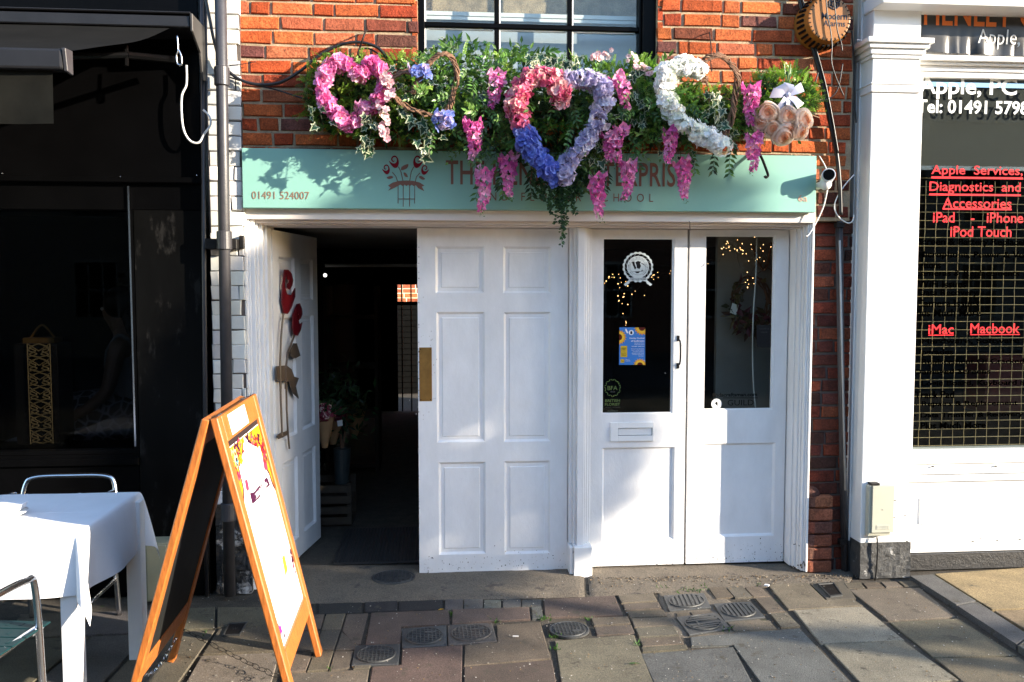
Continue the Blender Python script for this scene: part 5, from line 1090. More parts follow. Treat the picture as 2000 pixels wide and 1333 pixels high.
cover([(874, 1221), (961, 1216), (971, 1252), (875, 1260)], 'square cover with a round gridded lid, right one of the touching pair', 'grid')
cover([(694, 1261), (782, 1257), (778, 1297), (686, 1300)], 'square cover with a round gridded lid standing apart from the touching pair', 'grid')
def round_cover(cx, cy, rx, ry, label, z=.003):
    c = G(cx, cy, z); a = G(cx + rx, cy, z); d = G(cx, cy - ry, z); r1 = (a - c).length; r2 = r1
    t = thing('round_cover', c, label, 'manhole cover'); mb = MB(); n = 40
    rings = [(1.0, -.006), (1.0, .003), (.93, .004), (.90, .0005), (.86, .0005), (.84, .004)]
    mb.faces([(c.x + r1 * k * math.cos(2 * math.pi * q / n), c.y + r1 * k * math.sin(2 * math.pi * q / n), z + h) for k, h in rings for q in range(n)], [(j * n + q, j * n + (q + 1) % n, (j + 1) * n + (q + 1) % n, (j + 1) * n + q) for j in range(len(rings) - 1) for q in range(n)] + [tuple((len(rings) - 1) * n + q for q in range(n))])
    mb.build('lid', M_COVER, t); mb = MB()
    for k in range(-4, 5):
        o = k * .18; hl = math.sqrt(max(0, .66 - o * o)); mb.obox((c.x + r1 * o, c.y, z + .006), (0, r1 * hl, 0), (r1 * .02, 0, 0), (0, 0, .002)); mb.obox((c.x, c.y + r1 * o, z + .006), (r1 * hl, 0, 0), (0, r1 * .02, 0), (0, 0, .0021))
    mb.obox((c.x + r1 * .32, c.y - r1 * .35, z + .0065), (r1 * .22, 0, 0), (0, r1 * .1, 0), (0, 0, .0026)); mb.build('tread_grid', M_COVER, t)
round_cover(1112, 1230, 39, 16, 'round gridded iron cover lying in soil amid the slabs')
round_cover(769, 1128, 42, 18, 'round iron cover in the concrete just inside the open doorway', .004)
def hydrant(quad, label):
    P = [G(x, y, .0) for x, y in quad]; c = sum(P, V()) / 4; t = thing('stopcock_cover', c, label, 'stopcock cover')
    mb = MB(); top = [p + V((0, 0, .008)) for p in P]; inn_ = [p + (c - p) * .14 + V((0, 0, .008)) for p in P]; low = [p + (c - p) * .16 + V((0, 0, .001)) for p in P]
    mb.faces([p - V((0, 0, .01)) for p in P] + top + inn_ + low, [(j * 4 + k, j * 4 + (k + 1) % 4, (j + 1) * 4 + (k + 1) % 4, (j + 1) * 4 + k) for j in range(3) for k in range(4)] + [(12, 13, 14, 15)]); mb.build('frame', M_COVER, t)
    mb = MB(); mb.prism([p + (c - p) * .2 for p in P], (0, 0, .006)); mb.build('lid', M_IRON, t, bevel=.002)
    mb = MB(); put_text(mb, "W", c + V((-.012, -.014, .0075)), (1, 0, 0), (0, 1, 0), .026, .03); mb.build('lettering', M_COVER, t)
hydrant([(1596, 1142), (1629, 1140), (1646, 1165), (1622, 1168)], 'small dark rectangular stopcock cover in a concrete surround by the pier')
hydrant([(446, 1220), (484, 1217), (468, 1243), (434, 1245)], 'small dark gully cover beside the foot of the downpipe')
# ================================================================== FLOWER DISPLAY
GFERN = [(.14, .30, .03), (.20, .37, .045), (.09, .21, .022), (.27, .44, .07), (.06, .14, .018)]
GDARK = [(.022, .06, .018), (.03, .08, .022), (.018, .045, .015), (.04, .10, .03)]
GBROAD = [(.075, .19, .035), (.11, .25, .05), (.045, .115, .028), (.16, .31, .075)]
def outdir(spread=1.0):
    v = V((rnd.gauss(0, .55 * spread), -1, rnd.gauss(.15, .5 * spread))); return v.normalized()
def fern_sprig(mb, p, d, L, cols, n=11, ls=.013):
    d = V(d).normalized(); s = d.orthogonal().normalized(); q = d.cross(s); a0 = rnd.uniform(0, 6.28)
    s, q = s * math.cos(a0) + q * math.sin(a0), q * math.cos(a0) - s * math.sin(a0); c = rnd.choice(cols); tip = V((0, 0, -.25 * L))
    for k in range(n):
        t = (k + .6) / n; b = p + d * L * t + tip * t * t; w_ = ls * (1.15 - .6 * t)
        for sg in (-1, 1):
            ld = (d * .55 + s * sg + rvec() * .3).normalized(); sd = ld.cross(q).normalized() * w_ * .30
            m = b + ld * w_ * .55; mb.face([b, m + sd, b + ld * w_ * 1.15, m - sd], jit(c, .22))
    return p + d * L + tip
def pinnate(mb, p, d, L, cols, n=5, lf=.042, wd=.016, droop=.35):
    d = V(d).normalized(); s = d.cross(V((rnd.gauss(0, .3), -1, rnd.gauss(0, .3)))); s = s.normalized() if s.length > .01 else V((1, 0, 0)); nn = s.cross(d); c = rnd.choice(cols); pts = []
    for k in range(n + 1):
        t = k / n; pts.append(p + d * L * t + V((0, 0, -droop * L * t * t)))
    for k in range(1, n + 1):
        for sg in ((-1, 1) if k < n else (0,)):
            ld = (d * (.7 if sg else 1) + s * sg * .8 + V((0, 0, -.25)) + rvec() * .15); mb.leaf(pts[k], ld, nn + rvec() * .35, lf * rnd.uniform(.8, 1.15), wd * rnd.uniform(.85, 1.15), jit(c, .2), .12)
    mb.tube(pts, .0011, 3, (.06, .10, .03), caps=False)
IVY = [(0, 0), (.22, -.16), (.50, -.20), (.38, .10), (.62, .42), (.30, .42), (.22, .62), (0, 1.05)]
def ivy_leaf(mb, p, d, n, L, varieg=True):
    d = V(d).normalized(); s = d.cross(V(n)); s = s.normalized() if s.length > .01 else d.orthogonal().normalized(); nn = s.cross(d).normalized()
    ol = [(x, y) for x, y in IVY] + [(-x, y) for x, y in reversed(IVY[1:-1])]
    m = len(ol); o = [p + s * x * L + d * (y + .1) * L + nn * (abs(x) * .22 * L - .12 * L * y * y) for x, y in ol]
    c0 = p + d * .35 * L; g = jit(rnd.choice([(.022, .075, .032), (.03, .10, .04), (.018, .055, .026)]), .2)
    if varieg:
        i_ = [c0 + (q - c0) * rnd.uniform(.66, .80) - nn * .0006 for q in o]; cream = jit((.50, .54, .36), .12)
        mb.faces(o + i_, [(k, (k + 1) % m, m + (k + 1) % m, m + k) for k in range(m)], cream); src = i_
    else: src = o
    mb.faces([c0 - nn * .02 * L] + src, [(0, 1 + k, 1 + (k + 1) % m) for k in range(m)], g)
def ivy_trail(path, label, n=16, L=.045, side=.03):
    P = smooth_path([W(a, b, c) for a, b, c in path], 8); o = P[0]; mb = MB(); st = MB(); st.tube(P, .0016, 4, (.10, .10, .05), caps=False)
    for k in range(n):
        t = (k + .3) / n * (len(P) - 1); i = min(int(t), len(P) - 2); p = P[i].lerp(P[i + 1], t - i) + V((rnd.gauss(0, side), rnd.uniform(-.02, .01), rnd.gauss(0, side * .5)))
        ivy_leaf(mb, p, V((rnd.gauss(0, .7), rnd.gauss(-.1, .3), -1 + rnd.gauss(0, .4))), outdir(.8), L * rnd.uniform(.7, 1.2))
    t = thing('ivy_trail', o, label, 'ivy', 'ivy trails in the flower display'); mb.build('leaves', M_LEAF, t); st.build('stem', M_LEAF, t); return t
def interp(tab, x):
    for (a, p), (b, q) in zip(tab, tab[1:]):
        if a <= x <= b: return p + (q - p) * (x - a) / (b - a)
    return None
TOP = [(590, 160), (606, 138), (630, 122), (700, 118), (760, 118), (830, 110), (880, 106), (930, 108), (980, 110), (1100, 122), (1200, 128), (1255, 128), (1300, 150), (1350, 172), (1430, 176), (1480, 158), (1530, 142), (1565, 152), (1592, 185)]
BOT = [(590, 215), (620, 252), (700, 272), (760, 276), (840, 282), (900, 292), (980, 312), (1060, 340), (1130, 338), (1200, 300), (1270, 280), (1340, 268), (1420, 276), (1480, 262), (1530, 250), (1592, 205)]
def garland_pt(ylo=0.0, yhi=1.0, x0=592, x1=1590):
    x = rnd.uniform(x0, x1); a, b = interp(TOP, x), interp(BOT, x); v = rnd.uniform(ylo, yhi); edge = max(0, 1 - (2 * v - 1) ** 2) ** .5
    e2 = min(1, (x - 585) / 190, (1592 - x) / 60); Y = -.06 - rnd.uniform(.02, .24) * (.35 + .65 * edge) * (.4 + .6 * e2)
    return W(x, a + (b - a) * v, Y), x, v
gl = thing('greenery_garland', W(1080, 210, -.05), 'long garland of mixed ferns and leafy greens fixed above the mint sign', 'garland')
mb = MB()
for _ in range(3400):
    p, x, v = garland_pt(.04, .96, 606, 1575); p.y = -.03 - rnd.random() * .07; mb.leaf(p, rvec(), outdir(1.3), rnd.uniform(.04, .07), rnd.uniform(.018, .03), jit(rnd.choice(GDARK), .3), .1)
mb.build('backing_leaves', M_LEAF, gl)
mb = MB()
for _ in range(3300):
    p, x, v = garland_pt(0, 1)
    if 900 < x < 1010 and v > .5 and rnd.random() < .7: continue
    d = outdir(1.1) + V((0, 0, .5 if v < .15 else -.25)); hi = v < .3
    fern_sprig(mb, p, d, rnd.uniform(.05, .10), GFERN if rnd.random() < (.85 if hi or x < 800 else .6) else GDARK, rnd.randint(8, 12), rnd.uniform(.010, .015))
# feathery tops against the window and wall
for _ in range(190):
    x = rnd.choice([rnd.uniform(600, 800), rnd.uniform(830, 1290), rnd.uniform(1240, 1300), rnd.uniform(1470, 1570)]); y = interp(TOP, x); p = W(x, y + rnd.uniform(-4, 14), -.08 - rnd.random() * .14)
    fern_sprig(mb, p, V((rnd.gauss(0, .5), -.3 + rnd.gauss(0, .2), 1)), rnd.uniform(.05, .11), GFERN, 11, .013)
mb.build('fern_foliage', M_LEAF, gl)
mb = MB()
for _ in range(330):
    p, x, v = garland_pt(0, 1.0, 830, 1350); pinnate(mb, p + V((0, -.02, 0)), outdir(1.2) + V((rnd.gauss(0, .8), 0, rnd.uniform(-1, .6))), rnd.uniform(.07, .14), GBROAD, rnd.randint(4, 6), rnd.uniform(.028, .045), rnd.uniform(.012, .018))
for x, y, dx, dz in [(985, 128, -.5, 1), (1000, 120, -.1, 1.2), (1012, 118, .2, 1.2), (1022, 122, .5, 1), (1040, 112, 1.1, .5), (975, 138, -1, .6), (1060, 110, 1.4, .6), (870, 108, .1, 1), (880, 100, .5, .9), (930, 108, -.4, 1), (1000, 135, -.8, .3), (1290, 135, .4, .7)]:
    pinnate(mb, W(x, y, -.16), V((dx, -.25, dz)), rnd.uniform(.06, .10), GBROAD, 4, .05, .019, .1)
mb.build('broad_foliage', M_LEAF, gl)
mb = MB()
for k in range(14): x = 600 + k * 70; mb.tube(smooth_path([W(x, 220 + 25 * math.sin(k), -.05), W(x + 40, 190 + 30 * math.cos(k), -.12), W(x + 90, 215 + 20 * math.sin(k * 2), -.06)], 6), .004, 5)
mb.build('branch', M_TWIG, gl)
# climbing ivy tips standing up before the window
mb = MB()
for pts in [[(868, 118), (872, 95), (866, 75)], [(876, 115), (890, 96), (893, 80)], [(862, 120), (852, 104), (846, 97)], [(930, 115), (920, 100), (918, 88)], [(945, 110), (938, 95), (950, 84)]]:
    P = smooth_path([W(x, y, -.17) for x, y in pts], 5); mb.tube(P, .0011, 3, (.10, .14, .05), caps=False)
    for p in P[2::2]: ivy_leaf(mb, p, V((rnd.gauss(0, 1), -.3, rnd.gauss(.2, .5))), outdir(.9), rnd.uniform(.016, .026), rnd.random() < .4)
mb.build('ivy_tip', M_LEAF, gl)
ivy_trail([(735, 225, -.28), (725, 255, -.30), (718, 285, -.29), (712, 296, -.28)], 'variegated ivy trail hanging below the pale blossom sprig by the pink heart', 15, .046)
ivy_trail([(800, 215, -.30), (815, 245, -.31), (822, 275, -.30), (812, 300, -.28)], 'variegated ivy trail hanging under the blue-flowered twig heart over the emblem', 17, .05)
ivy_trail([(620, 205, -.24), (628, 230, -.25), (632, 255, -.24)], 'short variegated ivy trail at the left end of the garland', 6, .038)
ivy_trail([(780, 150, -.26), (790, 180, -.28), (785, 210, -.28)], 'variegated ivy trail inside the blue-flowered twig heart', 9, .04)
ivy_trail([(845, 130, -.27), (850, 155, -.28), (858, 185, -.28), (870, 215, -.27)], 'variegated ivy trail climbing the arch of the blue-flowered twig heart', 12, .034)
ivy_trail([(930, 180, -.28), (950, 195, -.3), (975, 165, -.3), (990, 150, -.28)], 'large leaved variegated ivy trail beside the upper left pink wisteria', 8, .05)
ivy_trail([(1050, 118, -.27), (1070, 110, -.28), (1110, 128, -.28), (1135, 110, -.27)], 'cream edged ivy trail over the top of the pink and blue heart', 12, .05)
ivy_trail([(1195, 215, -.30), (1180, 250, -.3), (1165, 285, -.3), (1160, 310, -.29)], 'dark ivy trail along the lavender side of the large heart', 9, .046)
ivy_trail([(1235, 135, -.25), (1245, 175, -.28), (1250, 215, -.28), (1248, 245, -.27)], 'variegated ivy trail between the large heart and the white heart', 15, .04)
ivy_trail([(1400, 180, -.30), (1385, 205, -.33), (1410, 235, -.33), (1425, 262, -.32), (1440, 270, -.31)], 'variegated ivy trail filling the open side of the white heart', 20, .046)
ivy_trail([(1290, 275, -.26), (1300, 300, -.26), (1345, 300, -.25), (1352, 318, -.24)], 'variegated ivy trail below the white heart over the lettering', 8, .036)
def leafy_spray(path, label, n=12, lf=.045, cols=GBROAD):
    P = smooth_path([W(a, b, c) for a, b, c in path], 8); mb = MB(); st = MB(); st.tube(P, .0014, 4, (.05, .09, .03), caps=False)
    for k in range(n):
        t = (k + .5) / n * (len(P) - 1); i = min(int(t), len(P) - 2); p = P[i].lerp(P[i + 1], t - i); d = (P[i + 1] - P[i]).normalized()
        for sg in (-1, 1): mb.leaf(p, d * .6 + V((sg * rnd.uniform(.6, 1), rnd.uniform(-.4, .1), rnd.uniform(-.5, .1))), outdir(.8), lf * rnd.uniform(.75, 1.15), lf * .38, jit(rnd.choice(cols), .25), .12)
    t = thing('leafy_spray', P[0], label, 'leaf spray', 'leafy sprays hanging from the garland'); mb.build('leaves', M_LEAF, t); st.build('stem', M_LEAF, t)
leafy_spray([(910, 270, -.2), (925, 310, -.22), (938, 350, -.2), (928, 390, -.19)], 'dark leafy spray hanging in front of the sign word THE', 11, .05)
leafy_spray([(965, 270, -.22), (970, 310, -.23), (978, 350, -.21), (985, 385, -.2)], 'dark leafy spray hanging left of the blue hydrangeas', 10, .048)
leafy_spray([(1140, 320, -.22), (1150, 345, -.22), (1145, 375, -.2)], 'dark leafy spray hanging right of the trailing eucalyptus', 7, .045)
leafy_spray([(1245, 270, -.22), (1240, 300, -.22), (1250, 330, -.2)], 'leafy spray hanging below the right hand pair of wisterias', 7, .042)
leafy_spray([(1335, 265, -.22), (1350, 300, -.22), (1358, 340, -.2)], 'leafy spray hanging over the last letter of the sign', 9, .046)
leafy_spray([(1402, 285, -.2), (1395, 310, -.2), (1392, 335, -.19)], 'dark leafy spray hanging below the tip of the white heart', 6, .044, GDARK)
leafy_spray([(1432, 285, -.2), (1425, 310, -.2), (1424, 342, -.19)], 'leafy spray hanging left of the rightmost wisteria', 7, .046)
leafy_spray([(880, 150, -.26), (905, 175, -.28), (925, 205, -.28), (905, 235, -.27)], 'leafy spray spreading right of the bare twig arch', 9, .044)
leafy_spray([(1000, 300, -.2), (985, 330, -.2), (975, 365, -.19)], 'dark leafy spray over the start of the sign between two wisterias', 9, .05, GDARK)
leafy_spray([(1040, 330, -.2), (1035, 355, -.19), (1040, 385, -.18)], 'dark leafy spray under the blue hydrangeas across the sign', 8, .046, GDARK)
leafy_spray([(1120, 330, -.22), (1128, 352, -.21), (1138, 372, -.2)], 'broad leafy spray under the lavender tip of the large heart', 7, .05)
leafy_spray([(1170, 320, -.22), (1185, 345, -.21), (1180, 372, -.2)], 'leafy spray under the short wisteria beside the large heart', 7, .046, GDARK)
leafy_spray([(930, 240, -.24), (945, 270, -.24), (950, 300, -.22)], 'leafy spray beside the wisteria above the first letters', 9, .05)
leafy_spray([(960, 225, -.25), (985, 250, -.26), (990, 285, -.24)], 'leafy spray tucked behind the coral side of the large heart', 9, .048)
mb = MB(); st = MB()
for _ in range(40):
    x0 = rnd.gauss(1098, 24); y0 = rnd.uniform(325, 352); L = rnd.uniform(45, 138) * max(.35, 1 - abs(x0 - 1098) / 55); P = smooth_path([W(x0, y0, -.24), W(x0 + rnd.gauss(0, 6), y0 + L * .5, -.22), W(1098 + (x0 - 1098) * .8 + rnd.gauss(0, 6), y0 + L, -.2)], 7)
    st.tube(P, .0009, 3, (.04, .07, .03), caps=False)
    for p in P:
        for q in range(3): mb.leaf(p + rvec() * .003, V((rnd.gauss(0, .9), rnd.gauss(-.3, .4), -.4 + rnd.gauss(0, .4))), outdir(1), rnd.uniform(.014, .022), rnd.uniform(.010, .014), jit(rnd.choice([(.028, .085, .03), (.04, .11, .035), (.02, .06, .024), (.06, .14, .04)]), .25), .1)
t = thing('eucalyptus_trail', W(1098, 330, -.22), 'small leaved green trail hanging from the tip of the large heart over the doors', 'trailing plant'); mb.build('leaves', M_LEAF, t); st.build('stem', M_LEAF, t)

# ---- flowers
def floret(mb, p, n, r, cols, petals=4, cup=.25, heart=None):
    n = V(n).normalized(); s = n.orthogonal().normalized(); q = n.cross(s); a0 = rnd.uniform(0, 6.28); c = jit(rnd.choice(cols), .10)
    for k in range(petals):
        a = a0 + 2 * math.pi * k / petals; d = s * math.cos(a) + q * math.sin(a); e = n.cross(d); h = math.pi / petals * .95; cu = cup + rnd.uniform(-.15, .2)
        tipc = tuple(min(1, x * 1.08 + .03) for x in c)
        b0 = p; l_ = p + d * r * .62 + e * r * math.sin(h) * .8 + n * r * cu * .6; rr_ = p + d * r * .62 - e * r * math.sin(h) * .8 + n * r * cu * .6; t1 = p + d * r * .98 + e * r * .22 + n * r * cu * .75; t2 = p + d * r * .98 - e * r * .22 + n * r * cu * .75; m = p + d * r * .6 + n * r * cu * .22
        mb.faces([b0, l_, t1, t2, rr_, m], [(0, 5, 1), (0, 4, 5)], c); mb.faces([l_, t1, t2, rr_, m], [(4, 1, 0), (4, 2, 1), (4, 3, 2)], tipc)
    if heart: mb.sphere(p + n * r * .12, r * .14, 5, 3, heart)
def flower_tube(mb, path, r, n, fr, cols, petals=4, cup=.25, heart=None, front=.35):
    P = path; L = len(P) - 1; tot = sum((P[i + 1] - P[i]).length for i in range(L)); K = max(3, int(tot / (r * .5))); heads = []
    for k in range(K):
        t = (k + .5) / K * L + rnd.uniform(-.3, .3); i = min(max(int(t), 0), L - 1); tg = (P[i + 1] - P[i]).normalized(); off = rvec(); off = off - tg * off.dot(tg)
        heads.append((P[i].lerp(P[i + 1], t - i) + off * r * .22, r * rnd.uniform(.68, .95), rnd.sample(cols, min(2, len(cols))), rnd.uniform(.8, 1.2)))
    for _ in range(n):
        c, R_, cl_, k_ = rnd.choice(heads)
        v = (rvec() + V((0, -front, 0))).normalized()
        if v.y > .5: continue
        floret(mb, c + v * R_ * rnd.uniform(.78, 1.08), v + rvec() * .55, fr * k_ * rnd.uniform(.7, 1.3), cl_, petals, cup + rnd.uniform(-.1, .2), heart)
def twig_frame(mb, path, strands=6, r=.016):
    for k in range(strands):
        ph = rnd.uniform(0, 6.28); fq = rnd.uniform(.25, .5); mb.tube([p + V((math.cos(ph + i * fq), .8 * math.sin(ph + i * fq), math.sin(ph + i * fq))) * r * rnd.uniform(.5, 1.0) for i, p in enumerate(path)], rnd.uniform(.0035, .006), 5)
YH = -.33
PINK = [(.80, .20, .48), (.86, .32, .57), (.74, .13, .40), (.90, .48, .66)]
ph_ = thing('pink_heart_wreath', W(695, 180, YH), 'bright pink orchid heart wreath at the left end of the garland', 'flower heart')
p1 = wpath([(700, 150), (674, 124), (648, 130), (629, 158), (634, 192), (652, 217), (682, 243), (712, 216), (738, 192), (754, 165), (746, 138), (724, 128), (700, 150)], -.24, 6)
mb = MB(); mb.tube(p1, .018, 7, (.10, .16, .04)); mb.build('wreath_frame', M_TWIG, ph_)
mb = MB(); flower_tube(mb, p1, .037, 560, .025, PINK, 5, .18, (.75, .6, .25)); mb.build('flowers', M_PETAL, ph_)
CORAL = [(.72, .17, .30), (.66, .11, .24), (.78, .30, .40), (.74, .42, .42), (.62, .08, .22)]; BLUE = [(.13, .19, .62), (.17, .24, .70), (.10, .13, .50), (.22, .30, .74)]; LAV = [(.56, .52, .68), (.48, .44, .62), (.66, .62, .72), (.42, .37, .58)]
bh = thing('hydrangea_heart_wreath', W(1100, 250, YH), 'large heart wreath of coral pink, blue and lavender hydrangeas in the centre', 'flower heart')
pp1 = wpath([(1016, 243), (1007, 212), (1017, 178), (1045, 155), (1077, 153), (1095, 176), (1094, 198)], YH - .02, 7); pp2 = wpath([(1020, 250), (1036, 283), (1058, 315), (1083, 346)], YH - .02, 7); pp3 = wpath([(1112, 156), (1143, 153), (1177, 166), (1180, 196), (1165, 236), (1151, 274), (1121, 304), (1102, 328), (1106, 348)], YH - .02, 7)
mb = MB(); mb.tube(pp1, .028, 7, (.12, .10, .06)); mb.tube(pp2, .028, 7, (.12, .10, .06)); mb.tube(pp3, .026, 7, (.12, .10, .06)); mb.build('wreath_frame', M_TWIG, bh)
mb = MB(); flower_tube(mb, pp1, .054, 640, .022, CORAL, 4, .3); mb.build('pink_flowers', M_PETAL, bh)
mb = MB(); flower_tube(mb, pp2, .056, 420, .023, BLUE, 4, .3); mb.build('blue_flowers', M_PETAL, bh)
mb = MB(); flower_tube(mb, pp3, .049, 700, .020, LAV, 4, .3); mb.build('lavender_flowers', M_PETAL, bh)
WHF = [(.90, .90, .87), (.92, .92, .90), (.84, .85, .82), (.88, .90, .80)]
wh = thing('white_heart_wreath', W(1370, 200, YH), 'twig heart wreath half covered with white hydrangeas at the right', 'flower heart')
tw = wpath([(1372, 158), (1369, 126), (1396, 108), (1422, 118), (1440, 148), (1436, 190), (1430, 225), (1412, 280)], YH, 8)
mb = MB(); twig_frame(mb, tw, 9, .019); twig_frame(mb, wpath([(1372, 158), (1378, 150), (1384, 166)], YH, 8), 4, .012); mb.build('twig_frame', M_TWIG, wh)
wp = wpath([(1366, 136), (1337, 129), (1304, 144), (1296, 175), (1308, 212), (1337, 243), (1377, 267), (1410, 286)], YH - .01, 7)
mb = MB(); flower_tube(mb, wp, .056, 1150, .018, WHF, 4, .3); mb.build('white_flowers', M_PETAL, wh)
th = thing('twig_heart_wreath', W(840, 170, YH), 'open twig heart wreath dotted with a few blue hydrangea flowers', 'flower heart')
mb = MB(); twig_frame(mb, wpath([(806, 180), (818, 155), (836, 126), (860, 106), (881, 112), (893, 140), (886, 182), (878, 208), (856, 228), (832, 224), (790, 206), (764, 186)], YH, 8), 8, .014); twig_frame(mb, wpath([(762, 160), (776, 146), (792, 140), (812, 146)], YH, 8), 6, .012); twig_frame(mb, wpath([(806, 182), (810, 172), (820, 160)], YH, 8), 4, .01); mb.build('twig_frame', M_TWIG, th)
for (x, y), cols, k in [((822, 140), [(.16, .24, .66), (.24, .32, .72), (.55, .42, .62)], 26), ((868, 232), [(.16, .22, .62), (.32, .34, .66), (.60, .46, .60)], 34)]:
    mb = MB(); c = W(x, y, YH - .03)
    for _ in range(k): v = (rvec() + V((0, -.6, 0))).normalized(); s_ = rnd.uniform(.5, 1.25); floret(mb, c + V((v.x * .055, v.y * .03, v.z * .045)) * s_, v + rvec() * .6, rnd.uniform(.017, .026), cols, 4, .25, (.6, .4, .45))
    mb.build('blue_flowers', M_PETAL, th)
def blossom_sprig(pts, label, n, cols=((.82, .55, .56), (.84, .68, .66), (.78, .45, .50)), fr=.017, sp=.022, Y=-.3):
    P = wpath(pts, Y, 7); mb = MB(); st = MB(); st.tube(P, .0014, 4, (.12, .11, .06), caps=False)
    for _ in range(n): t = rnd.random() * (len(P) - 1); i = int(t); floret(mb, P[i] + rvec() * sp + V((0, -.02, 0)), outdir(.9), fr * rnd.uniform(.8, 1.15), list(cols), 5, .2, (.55, .08, .16))
    t = thing('blossom_sprig', P[0], label, 'blossom sprig', 'pale pink blossom sprigs'); mb.build('flowers', M_PETAL, t); st.build('stem', M_TWIG, t)
blossom_sprig([(752, 150), (760, 175), (765, 200)], 'pale pink blossom sprig beside the right lobe of the pink heart', 22, Y=-.33)
blossom_sprig([(745, 205), (750, 230), (752, 255), (748, 275)], 'pale pink blossom sprig hanging below the pink heart', 26, Y=-.31)
blossom_sprig([(1160, 118), (1178, 110), (1195, 108)], 'pale pink blossom sprig standing up before the right window pane', 18, Y=-.2, fr=.014)
blossom_sprig([(1230, 115), (1243, 125), (1255, 140), (1275, 138)], 'pale pink blossom sprig above the left lobe of the white heart', 20, Y=-.26, fr=.015)
WIS = [(.76, .17, .46), (.80, .28, .55), (.68, .11, .40), (.82, .40, .62)]
def raceme(seed, L):
    global rnd
    keep = rnd; rnd = random.Random(seed); mb = MB(); lm = MB(); n = int(L * rnd.uniform(170, 230)); bend = rnd.uniform(-.022, .022)
    for k in range(n):
        t = (k + .5) / n; z = -L * t; R_ = .036 * (1 - t) ** .7 + .008; a = k * 2.4; d = V((math.cos(a), math.sin(a), 0)); s_ = .038 * (1 - .5 * t)
        p = d * R_ * .75 + V((bend * math.sin(t * 3.1) + .006 * math.sin(t * 8 + seed), .3 * bend * t, z)); c = jit(rnd.choice(WIS), .12)
        if rnd.random() < .10: continue
        sz = s_ * rnd.uniform(.75, 1.25); sd_ = d.cross(V((0, 0, 1))); f = (d + V((0, 0, -.25)) + rvec() * .35).normalized()
        for q in (-1, 1, 0):
            dd = (sd_ * q * .9 + V((0, 0, .55 if q == 0 else -.35)) + d * .35 + rvec() * .25).normalized(); mb.leaf(p, dd, f + rvec() * .25, sz, sz * .95, tuple(min(1, x * (1.0 + .16 * q)) for x in c), .22, .1)
    for k in range(12): lm.leaf(V((rnd.gauss(0, .008), rnd.gauss(0, .008), -L - rnd.uniform(-.01, .03))), rvec() + V((0, 0, -.6)), rvec(), .014, .006, jit((.09, .2, .05), .3))
    st = MB(); st.tube([(0, 0, .04), (0, 0, 0), (.008, 0, -L * .5), (0, 0, -L)], .0018, 4, (.06, .11, .03), caps=False); rnd = keep
    t = thing('wisteria_spray', (0, 0, 0), None, 'wisteria', 'pink wisteria sprays hanging from the garland'); mb.build('flowers', M_PETAL, t); lm.build('leaves', M_LEAF, t); st.build('stem', M_LEAF, t)
    return t
base_w = [raceme(s, .225) for s in range(1, 14)]; used = set()
for i, (x0, y0, x1, y1, lab) in enumerate([
    (970, 138, 955, 215, 'short pink wisteria spray at the top left of the large hydrangea heart'),
    (921, 230, 919, 316, 'pink wisteria spray just above the first letters of the sign'),
    (948, 330, 940, 416, 'pink wisteria spray hanging lowest at the left, over the sign word THE'),
    (997, 302, 998, 386, 'pink wisteria spray hanging left of the blue hydrangeas across the sign'),
    (1203, 146, 1225, 220, 'pink wisteria spray tilting beside the lavender lobe of the large heart'),
    (1187, 258, 1186, 318, 'short pink wisteria spray close to the lower lavender hydrangeas'),
    (1213, 245, 1203, 322, 'pink wisteria spray right of the short one by the lavender hydrangeas'),
    (1224, 312, 1216, 392, 'pink wisteria spray over the letter P of the sign'),
    (1166, 340, 1170, 428, 'pink wisteria spray hanging down over the door head beside the eucalyptus'),
    (1312, 250, 1303, 322, 'thin pink wisteria spray under the white heart'),
    (1330, 310, 1336, 392, 'pink wisteria spray covering the last letter of the sign'),
    (1465, 163, 1462, 250, 'pink wisteria spray beside the twig arch of the white heart'),
    (1471, 260, 1466, 337, 'pink wisteria spray below the one beside the twig arch')]):
    b_ = base_w[i]; a = W(x0, y0, -.33 if y0 < 300 else -.27); c = W(x1, y1, -.31 if y0 < 300 else -.25)
    o = b_; d = (a - c); k = d.length / .235
    o.location = a; o.rotation_euler = (0, math.atan2(d.x, d.z), 0); o.scale = (min(1.1, .55 + .45 * k), min(1.1, .55 + .45 * k), k); o['label'] = lab
